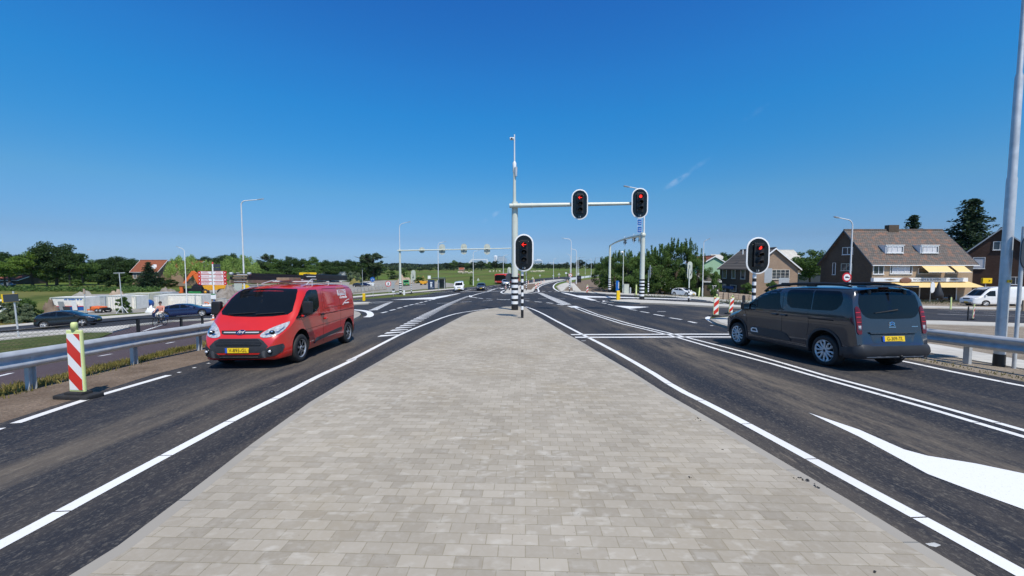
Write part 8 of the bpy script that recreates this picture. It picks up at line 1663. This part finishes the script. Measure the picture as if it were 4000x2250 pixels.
# far wooded ridge: one mass
rs = np.random.RandomState(5); yr_ = 1500.; cl = []
for k in range(160):
 u = 1400 + 700 * k / 160; vt = 1031 + 2.5 * math.sin(k * .13) + rs.uniform(-1.2, 1.2) + (3 if u > 1900 else 0) + max(0, (1520 - u) * .06); zc = zat(vt, yr_); z0 = gz(-100, 300); r_ = (zc - z0) / 2; cl.append((((u - 2000) / FPX * yr_, yr_ + rs.uniform(-30, 30), z0 + r_), (12, 14, r_), 1))
o_ = link('far_wood', leaf_cloud(cl, 16000, 4.2, 'leaf_far', 'far_wood', rs)); tag(o_, 'long dark wooded ridge on the far horizon', 'wood', None, 'stuff')
o_ = MB().mat('leaf_far'); vs = []
for k in range(61): u = 1400 + 700 * k / 60; x_ = (u - 2000) / FPX * yr_; vs += [(x_, yr_ + 34, gz(-100, 300)), (x_, yr_ + 34, zat(1033 + max(0, (1520 - u) * .06), yr_))]
hills = o_.add(vs, [(2 * k, 2 * k + 2, 2 * k + 3, 2 * k + 1) for k in range(60)]).build('hill'); tag(hills, kind='structure')
cl = []
for k in range(260):
 u = -300 + 4600 * k / 260; cl.append((((u - 2000) / FPX * 700, 700 + rs.uniform(-20, 20), gz((u - 2000) / FPX * 700, 700) + 4 + rs.uniform(-1, 1.5)), (9, 9, 5), 1))
o_ = link('far_wood', leaf_cloud(cl, 22000, 1.6, 'leaf_far', 'far_wood', rs)); tag(o_, 'low dark line of woods closing the meadows all along the horizon', 'wood', None, 'stuff')
# cows
def cow_mesh():
 m = MB().mat('cow_white'); m.sphere((0, 0, 1.0), (.85, .34, .40), 10, 7); m.sphere((.55, 0, 1.05), (.4, .28, .36), 8, 6); m.path([(.7, 0, 1.15), (1.05, 0, 1.2)], [.24, .15], 8); m.sphere((1.25, 0, 1.12), (.28, .13, .16), 8, 6)
 for x_, y_ in ((.55, .2), (.55, -.2), (-.6, .2), (-.6, -.2)): m.path([(x_, y_, .95), (x_ + .02, y_, .45), (x_, y_, 0)], [.14, .07, .06], 6)
 m.path([(-.85, 0, 1.2), (-.95, 0, .7)], .03, 5); return m.mesh('cow')
cm_ = cow_mesh(); random.seed(4)
for i in range(26):
 u = (1792 + i * 4.8) if i < 12 else (1915 + (i - 12) * 12.5 if i < 16 else 2075 + (i - 16) * 5.2); v = 1068 + random.uniform(-2, 1.5) if i < 12 else 1063 + random.uniform(-1, 1.2); g = G(u, v); o_ = link('cow', cm_, None, g, random.uniform(-3, 3)); hh_ = px(6.2, g.y) / 1.4; o_.scale = (hh_, hh_, hh_)
 pt_ = 'left' if i < 12 else ('middle' if i < 16 else 'right'); tag(o_, 'pale cow, %s from the left in the %s part of the far herd' % (ords[i if i < 12 else (i - 12 if i < 16 else i - 16)], pt_), 'cow', 'pale cows grazing in the far meadow')
# grass tufts by the guard rail and the verges (one mass)
cl = []
for k in range(150): u = -250 + 850 * k / 150; y_ = 190 + rs.uniform(-8, 8); x_ = (u - 2000) / FPX * y_; cl.append(((x_, y_, gz(x_, y_) + 3), (3.5, 3.5, rs.uniform(2.5, 5)), 1))
o_ = link('hedge', leaf_cloud(cl, 14000, .55, 'leaf_dark', 'hedge', rs)); tag(o_, 'long dark hedge under the big trees at the far left', 'hedge', None, 'stuff')
cl = []
for k in range(150): u = -300 + 900 * k / 150; y_ = 128 - k * .02 + rs.uniform(-5, 5); x_ = (u - 2000) / FPX * y_; cl.append(((x_, y_, gz(x_, y_) + .3), (4, 3, .9 + .5 * math.sin(k * .3)), 1))
o_ = link('reed_bank', leaf_cloud(cl, 9000, .35, 'leaf_mid', 'reed_bank', rs)); tag(o_, 'band of tall green reeds crossing the meadow at far left', 'reeds', None, 'stuff')
def blades(name, label, pts_fn, n, hgt, matname, seed):
 rs = np.random.RandomState(seed); V_ = []
 for k in range(n):
  x_, y_, f = pts_fn(rs); z_ = gz(x_, y_) + .01; a = rs.uniform(0, 6.28); w_ = rs.uniform(.004, .010); h_ = hgt * rs.uniform(.3, 1.2) * f; lx, ly = rs.normal(0, .35, 2) * h_; dx, dy = math.cos(a) * w_, math.sin(a) * w_; V_ += [(x_ - dx, y_ - dy, z_), (x_ + dx, y_ + dy, z_), (x_ + lx * .5 + dx * .7, y_ + ly * .5 + dy * .7, z_ + h_ * .6), (x_ + lx, y_ + ly, z_ + h_)]
 n_ = len(V_) // 4; me = bpy.data.meshes.new(name); me.vertices.add(4 * n_); me.vertices.foreach_set('co', np.array(V_, float).ravel()); me.loops.add(4 * n_); me.loops.foreach_set('vertex_index', np.arange(4 * n_, dtype=np.int32)); me.polygons.add(n_); me.polygons.foreach_set('loop_start', np.arange(0, 4 * n_, 4, dtype=np.int32)); me.update(calc_edges=True); me.materials.append(MATS[matname]); o_ = link(name, me); tag(o_, label, 'grass', None, 'stuff')
ea, eb = G(0, 1535), G(807, 1345)
def gfn(rs): t_ = rs.uniform(-.6, 1.1); c = ea.lerp(eb, t_); cl_ = .5 + .5 * math.sin(t_ * 31) * math.sin(t_ * 13 + 1); return c.x + rs.normal(0, .16) + .05, c.y + rs.normal(0, .12), .35 + .65 * cl_
blades('grass', 'dry yellow-green grass tufts under the left guard rail', gfn, 8000, .12, 'grass_blade', 1); blades('grass', 'greener grass mixed under the left guard rail', gfn, 3000, .10, 'grass_green', 2)
ga = [G(0, 1345), G(330, 1310), G(300, 1345), G(0, 1400)]
def gfn2(rs): a, b = rs.uniform(0, 1), rs.uniform(0, 1); c = ga[0].lerp(ga[1], a).lerp(ga[3].lerp(ga[2], a), b); return c.x, c.y, .6
blades('grass', 'short patchy grass on the verge behind the guard rail', gfn2, 7000, .10, 'grass_green', 3)
ra_, rb_ = Vector((9.6, 2.5, 0)), Vector((9.35, 12, 0))
def gfn3(rs): c = ra_.lerp(rb_, rs.uniform(0, 1)); return c.x + rs.normal(0, .12), c.y, .5
blades('grass', 'sparse dry grass along the right roadside', gfn3, 900, .10, 'grass_blade', 4)
def gfn4(rs): u = rs.uniform(2480, 3900); g = G(u, rs.uniform(1157, 1166) if u < 2800 else rs.uniform(1178, 1192)); return g.x, g.y, 1.
blades('grass', 'weeds along the far kerb of the right road', gfn4, 4000, .45, 'grass_green', 5)
# crumbs of earth by the right kerb of the brick median
random.seed(9); m = MB().mat('rubber')
for (a, b, n_, sp) in ((845, 880, 12, 12), (800, 865, 9, 16), (900, 920, 7, 18), (340, 697, 3, 4), (140, 860, 3, 10), (1245, 1425, 2, 5), (195, 510, 5, 12)):
 for _ in range(n_): g = GV('D', a + random.gauss(0, sp), b + random.gauss(0, sp * .5), .105); r_ = random.uniform(.003, .007); m.sphere((g.x, g.y, gz(g.x, g.y) + .107), (r_ * 1.5, r_, r_ * .7), 6, 4)
o_ = m.build('earth_crumbs'); tag(o_, 'black crumbs of earth scattered on the pale brick paving', 'dirt', None, 'stuff')

# ================================================================== CYCLIST
def skin_obj(name, V_, E_, Rr, mat_, parent, sub=2, root=0):
 me = bpy.data.meshes.new(name); me.from_pydata(V_, E_, []); o = bpy.data.objects.new(name, me); COL.objects.link(o)
 o.modifiers.new('s', 'SKIN'); sv = me.skin_vertices[0].data
 for i, r in enumerate(Rr): sv[i].radius = (r, r) if not hasattr(r, '__len__') else r; sv[i].use_root = (i == root)
 sb = o.modifiers.new('d', 'SUBSURF'); sb.levels = sub; m2 = bpy.data.meshes.new_from_object(o.evaluated_get(bpy.context.evaluated_depsgraph_get())); bpy.data.objects.remove(o); m2.materials.clear(); m2.materials.append(MATS[mat_]); m2.name = name
 m2.polygons.foreach_set('use_smooth', [True] * len(m2.polygons)); return link(name, m2, parent)
gf, gr2_ = G(594, 1279.5), G(658, 1270); hd = (gf - gr2_); yw = (gf.y + gr2_.y) / 2; SC = px(97, yw) / 1.82
mid = (gf + gr2_) / 2; bi = empty('bicycle', mid, math.atan2(hd.y, hd.x), 'black city bicycle ridden by the person in the salmon shirt', 'bicycle'); bi.scale = (SC,) * 3; bi.location.z = gz(mid.x, mid.y) + .012
for x_ in (-.56, .56):
 m = MB().mat('rubber').path([(x_ + .335 * math.cos(a), 0, .35 + .335 * math.sin(a)) for a in [k * math.pi / 20 for k in range(40)]], .019, 8, closed=True); w = m.build('wheel', bi); m = MB().mat('galv_steel')
 for k in range(20): a = k * math.pi / 10; m.tube((x_, 0, .35), (x_ + .32 * math.cos(a), 0, .35 + .32 * math.sin(a)), .0022, n=4, cap=False)
 m.tube((x_, -.04, .35), (x_, .04, .35), .025); m.build('spokes', w)
 MB().mat('black_plastic').path([(x_ + .37 * math.cos(a), 0, .35 + .37 * math.sin(a)) for a in [R(20) + k * R(150) / 12 for k in range(13)]], .022, 6).build('mudguard', bi)
m = MB().mat('black_paint')
for a, b in (((-.56, 0, .35), (-.12, 0, .30)), ((-.12, 0, .30), (-.26, 0, .86)), ((-.56, 0, .35), (-.24, 0, .78)), ((-.12, 0, .30), (.40, 0, .78)), ((-.22, 0, .62), (.38, 0, .86)), ((.38, 0, .92), (.56, 0, .35))): m.tube(a, b, .018, n=8)
m.build('frame', bi); MB().mat('black_plastic').bbox((-.27, 0, .93), (.26, .17, .07), .03, 3).build('saddle', bi)
MB().mat('black_paint').path([(.38, 0, .90), (.34, 0, 1.04), (.36, -.14, 1.06), (.22, -.28, 1.03), (.14, -.29, 1.02)], .013, 8).path([(.34, 0, 1.04), (.36, .14, 1.06), (.22, .28, 1.03), (.14, .29, 1.02)], .013, 8).build('handlebar', bi)
m = MB().mat('hubcap'); m.lathe([(0, -.03), (.10, -.03), (.10, .03), (0, .03)], (-.12, -.02, .30), 20, 'y'); m.tube((-.12, -.07, .30), (.02, -.07, .20), .012).tube((-.12, .07, .30), (-.26, .07, .40), .012); m.build('crank', bi)
MB().mat('galv_steel').box((-.56, 0, .76), (.42, .14, .02)).build('carrier', bi); MB().mat('tank_blue').bbox((-.56, .13, .58), (.34, .10, .30), .04).build('pannier', bi)
MB().mat('lamp_clear').sphere((.50, 0, .80), .04, 8, 6).build('headlight', bi)
pe = empty('person', bi.location, bi.rotation_euler[2], 'person in salmon shirt, cream trousers and sunglasses riding a bicycle to the left', 'person'); pe.scale = bi.scale
V_ = [(-.24, 0, .99), (-.22, 0, 1.12), (-.18, 0, 1.28), (-.15, 0, 1.43), (-.13, 0, 1.50), (-.10, 0, 1.57), (-.08, 0, 1.65), (-.075, 0, 1.735)]; Rr = [(.15, .13), (.135, .12), (.14, .125), (.13, .10), (.055, .055), (.052, .055), (.085, .08), (.07, .07)]; E_ = [(i, i + 1) for i in range(7)]
def add(parent_i, pts, rad):
 p = parent_i
 for q, r in zip(pts, rad): V_.append(q); Rr.append(r); E_.append((p, len(V_) - 1)); p = len(V_) - 1
 return p
for s_, knee, ank, toe in ((1, (.20, .12, .98), (.02, .10, .52), (.14, .10, .45)), (-1, (.17, -.12, .86), (-.04, -.10, .34), (.09, -.10, .24))):
 k = add(0, [(-.16, s_ * .10, 1.0), (0.02, s_ * .12, (knee[2] + 1.0) / 2 + .02), knee, tuple((a * .45 + b * .55) for a, b in zip(knee, ank)), ank, ((ank[0] + toe[0]) / 2, ank[1], (ank[2] + toe[2]) / 2 - .01), toe], [.095, .085, .062, .055, .038, .04, .032])
for s_, el_, ha in ((1, (.02, .27, 1.22), (.16, .27, 1.05)), (-1, (.0, -.27, 1.24), (.17, -.27, 1.05))):
 w = add(3, [(-.15, s_ * .17, 1.42), ((-.15 + el_[0]) / 2, s_ * .23, 1.33), el_, ((el_[0] + ha[0]) / 2, s_ * .27, 1.13), ha, (ha[0] + .05, ha[1], ha[2] + .0)], [.058, .048, .04, .034, .025, .028])
 for f in range(4): add(w, [(ha[0] + .085, ha[1] - s_ * (.03 - .02 * f), ha[2] + .005), (ha[0] + .10 + .005 * (f == 1), ha[1] - s_ * (.03 - .02 * f), ha[2] - .022), (ha[0] + .085, ha[1] - s_ * (.03 - .02 * f), ha[2] - .038)], [.009, .008, .007])
 add(w - 0, [(ha[0] + .06, ha[1] - s_ * .04, ha[2] - .015), (ha[0] + .075, ha[1] - s_ * .05, ha[2] - .03)], [.009, .008])
skin_obj('body', V_, E_, Rr, 'skin', pe)
Vs = [(-.235, 0, .98), (-.22, 0, 1.12), (-.18, 0, 1.28), (-.15, 0, 1.42), (-.135, 0, 1.475)]; Es = [(i, i + 1) for i in range(4)]; Rs = [(.165, .145), (.155, .14), (.16, .145), (.15, .12), (.075, .075)]
for s_ in (1, -1): b_ = len(Vs); Vs += [(-.15, s_ * .18, 1.42), (-.06, s_ * .235, 1.32)]; Es += [(3, b_), (b_, b_ + 1)]; Rs += [.075, .062]
skin_obj('shirt', Vs, Es, Rs, 'shirt', pe)
Vt = [(-.24, 0, .97), (-.23, 0, 1.04)]; Et = [(0, 1)]; Rt = [(.165, .14), (.15, .13)]
for s_, knee, ank in ((1, (.20, .12, .98), (.02, .10, .54)), (-1, (.17, -.12, .86), (-.04, -.10, .37))): b_ = len(Vt); Vt += [(-.15, s_ * .10, 1.0), (.02, s_ * .12, (knee[2] + 1.0) / 2 + .02), knee, tuple((a * .5 + b * .5) for a, b in zip(knee, ank)), ank]; Et += [(0, b_), (b_, b_ + 1), (b_ + 1, b_ + 2), (b_ + 2, b_ + 3), (b_ + 3, b_ + 4)]; Rt += [.112, .105, .082, .075, .06]
skin_obj('trousers', Vt, Et, Rt, 'trousers', pe)
for s_, c in ((1, (.08, .10, .475)), (-1, (.02, -.10, .275))): MB().mat('sign_dark').bbox(c, (.25, .10, .085), .035, 3).build('shoe', pe)
m = MB().mat('hair'); m.sphere((-.10, 0, 1.745), (.10, .095, .095), 16, 10); m.sphere((-.15, 0, 1.70), (.07, .085, .09), 12, 8); m.build('hair', pe)
m = MB().mat('skin').sphere((.008, 0, 1.66), (.02, .014, .022), 8, 6)
for s_ in (1, -1): m.sphere((-.08, s_ * .085, 1.67), (.02, .012, .03), 8, 6)
m.build('face', pe); m = MB().mat('lens_dark')
for s_ in (1, -1): m.sphere((.0, s_ * .033, 1.69), (.014, .03, .02), 8, 6)
m.tube((0, -.08, 1.695), (0, .08, 1.695), .005); m.build('sunglasses', pe); MB().mat('sign_red').box((.003, 0, 1.625), (.01, .04, .008)).build('mouth', pe)

# ------------------------------------------------------------------ haze
hz = MB(); hz.add([(x, y, z) for z in (-9, 110) for x, y in ((-3600, -80), (3600, -80), (3600, 3200), (-3600, 3200))], [(3, 2, 1, 0), (4, 5, 6, 7), (0, 1, 5, 4), (1, 2, 6, 5), (2, 3, 7, 6), (3, 0, 4, 7)])
ho = hz.build('haze'); hm = bpy.data.materials.new('haze'); hm.use_nodes = True; t_ = hm.node_tree; t_.nodes.clear(); o_ = t_.nodes.new('ShaderNodeOutputMaterial'); pv_ = t_.nodes.new('ShaderNodeVolumePrincipled')
pv_.inputs['Color'].default_value = (.72, .84, 1, 1); pv_.inputs['Density'].default_value = .00003; pv_.inputs['Anisotropy'].default_value = .2; t_.links.new(pv_.outputs[0], o_.inputs['Volume']); ho.data.materials.append(hm); tag(ho, 'thin summer haze over the far meadows', 'haze', None, 'stuff')
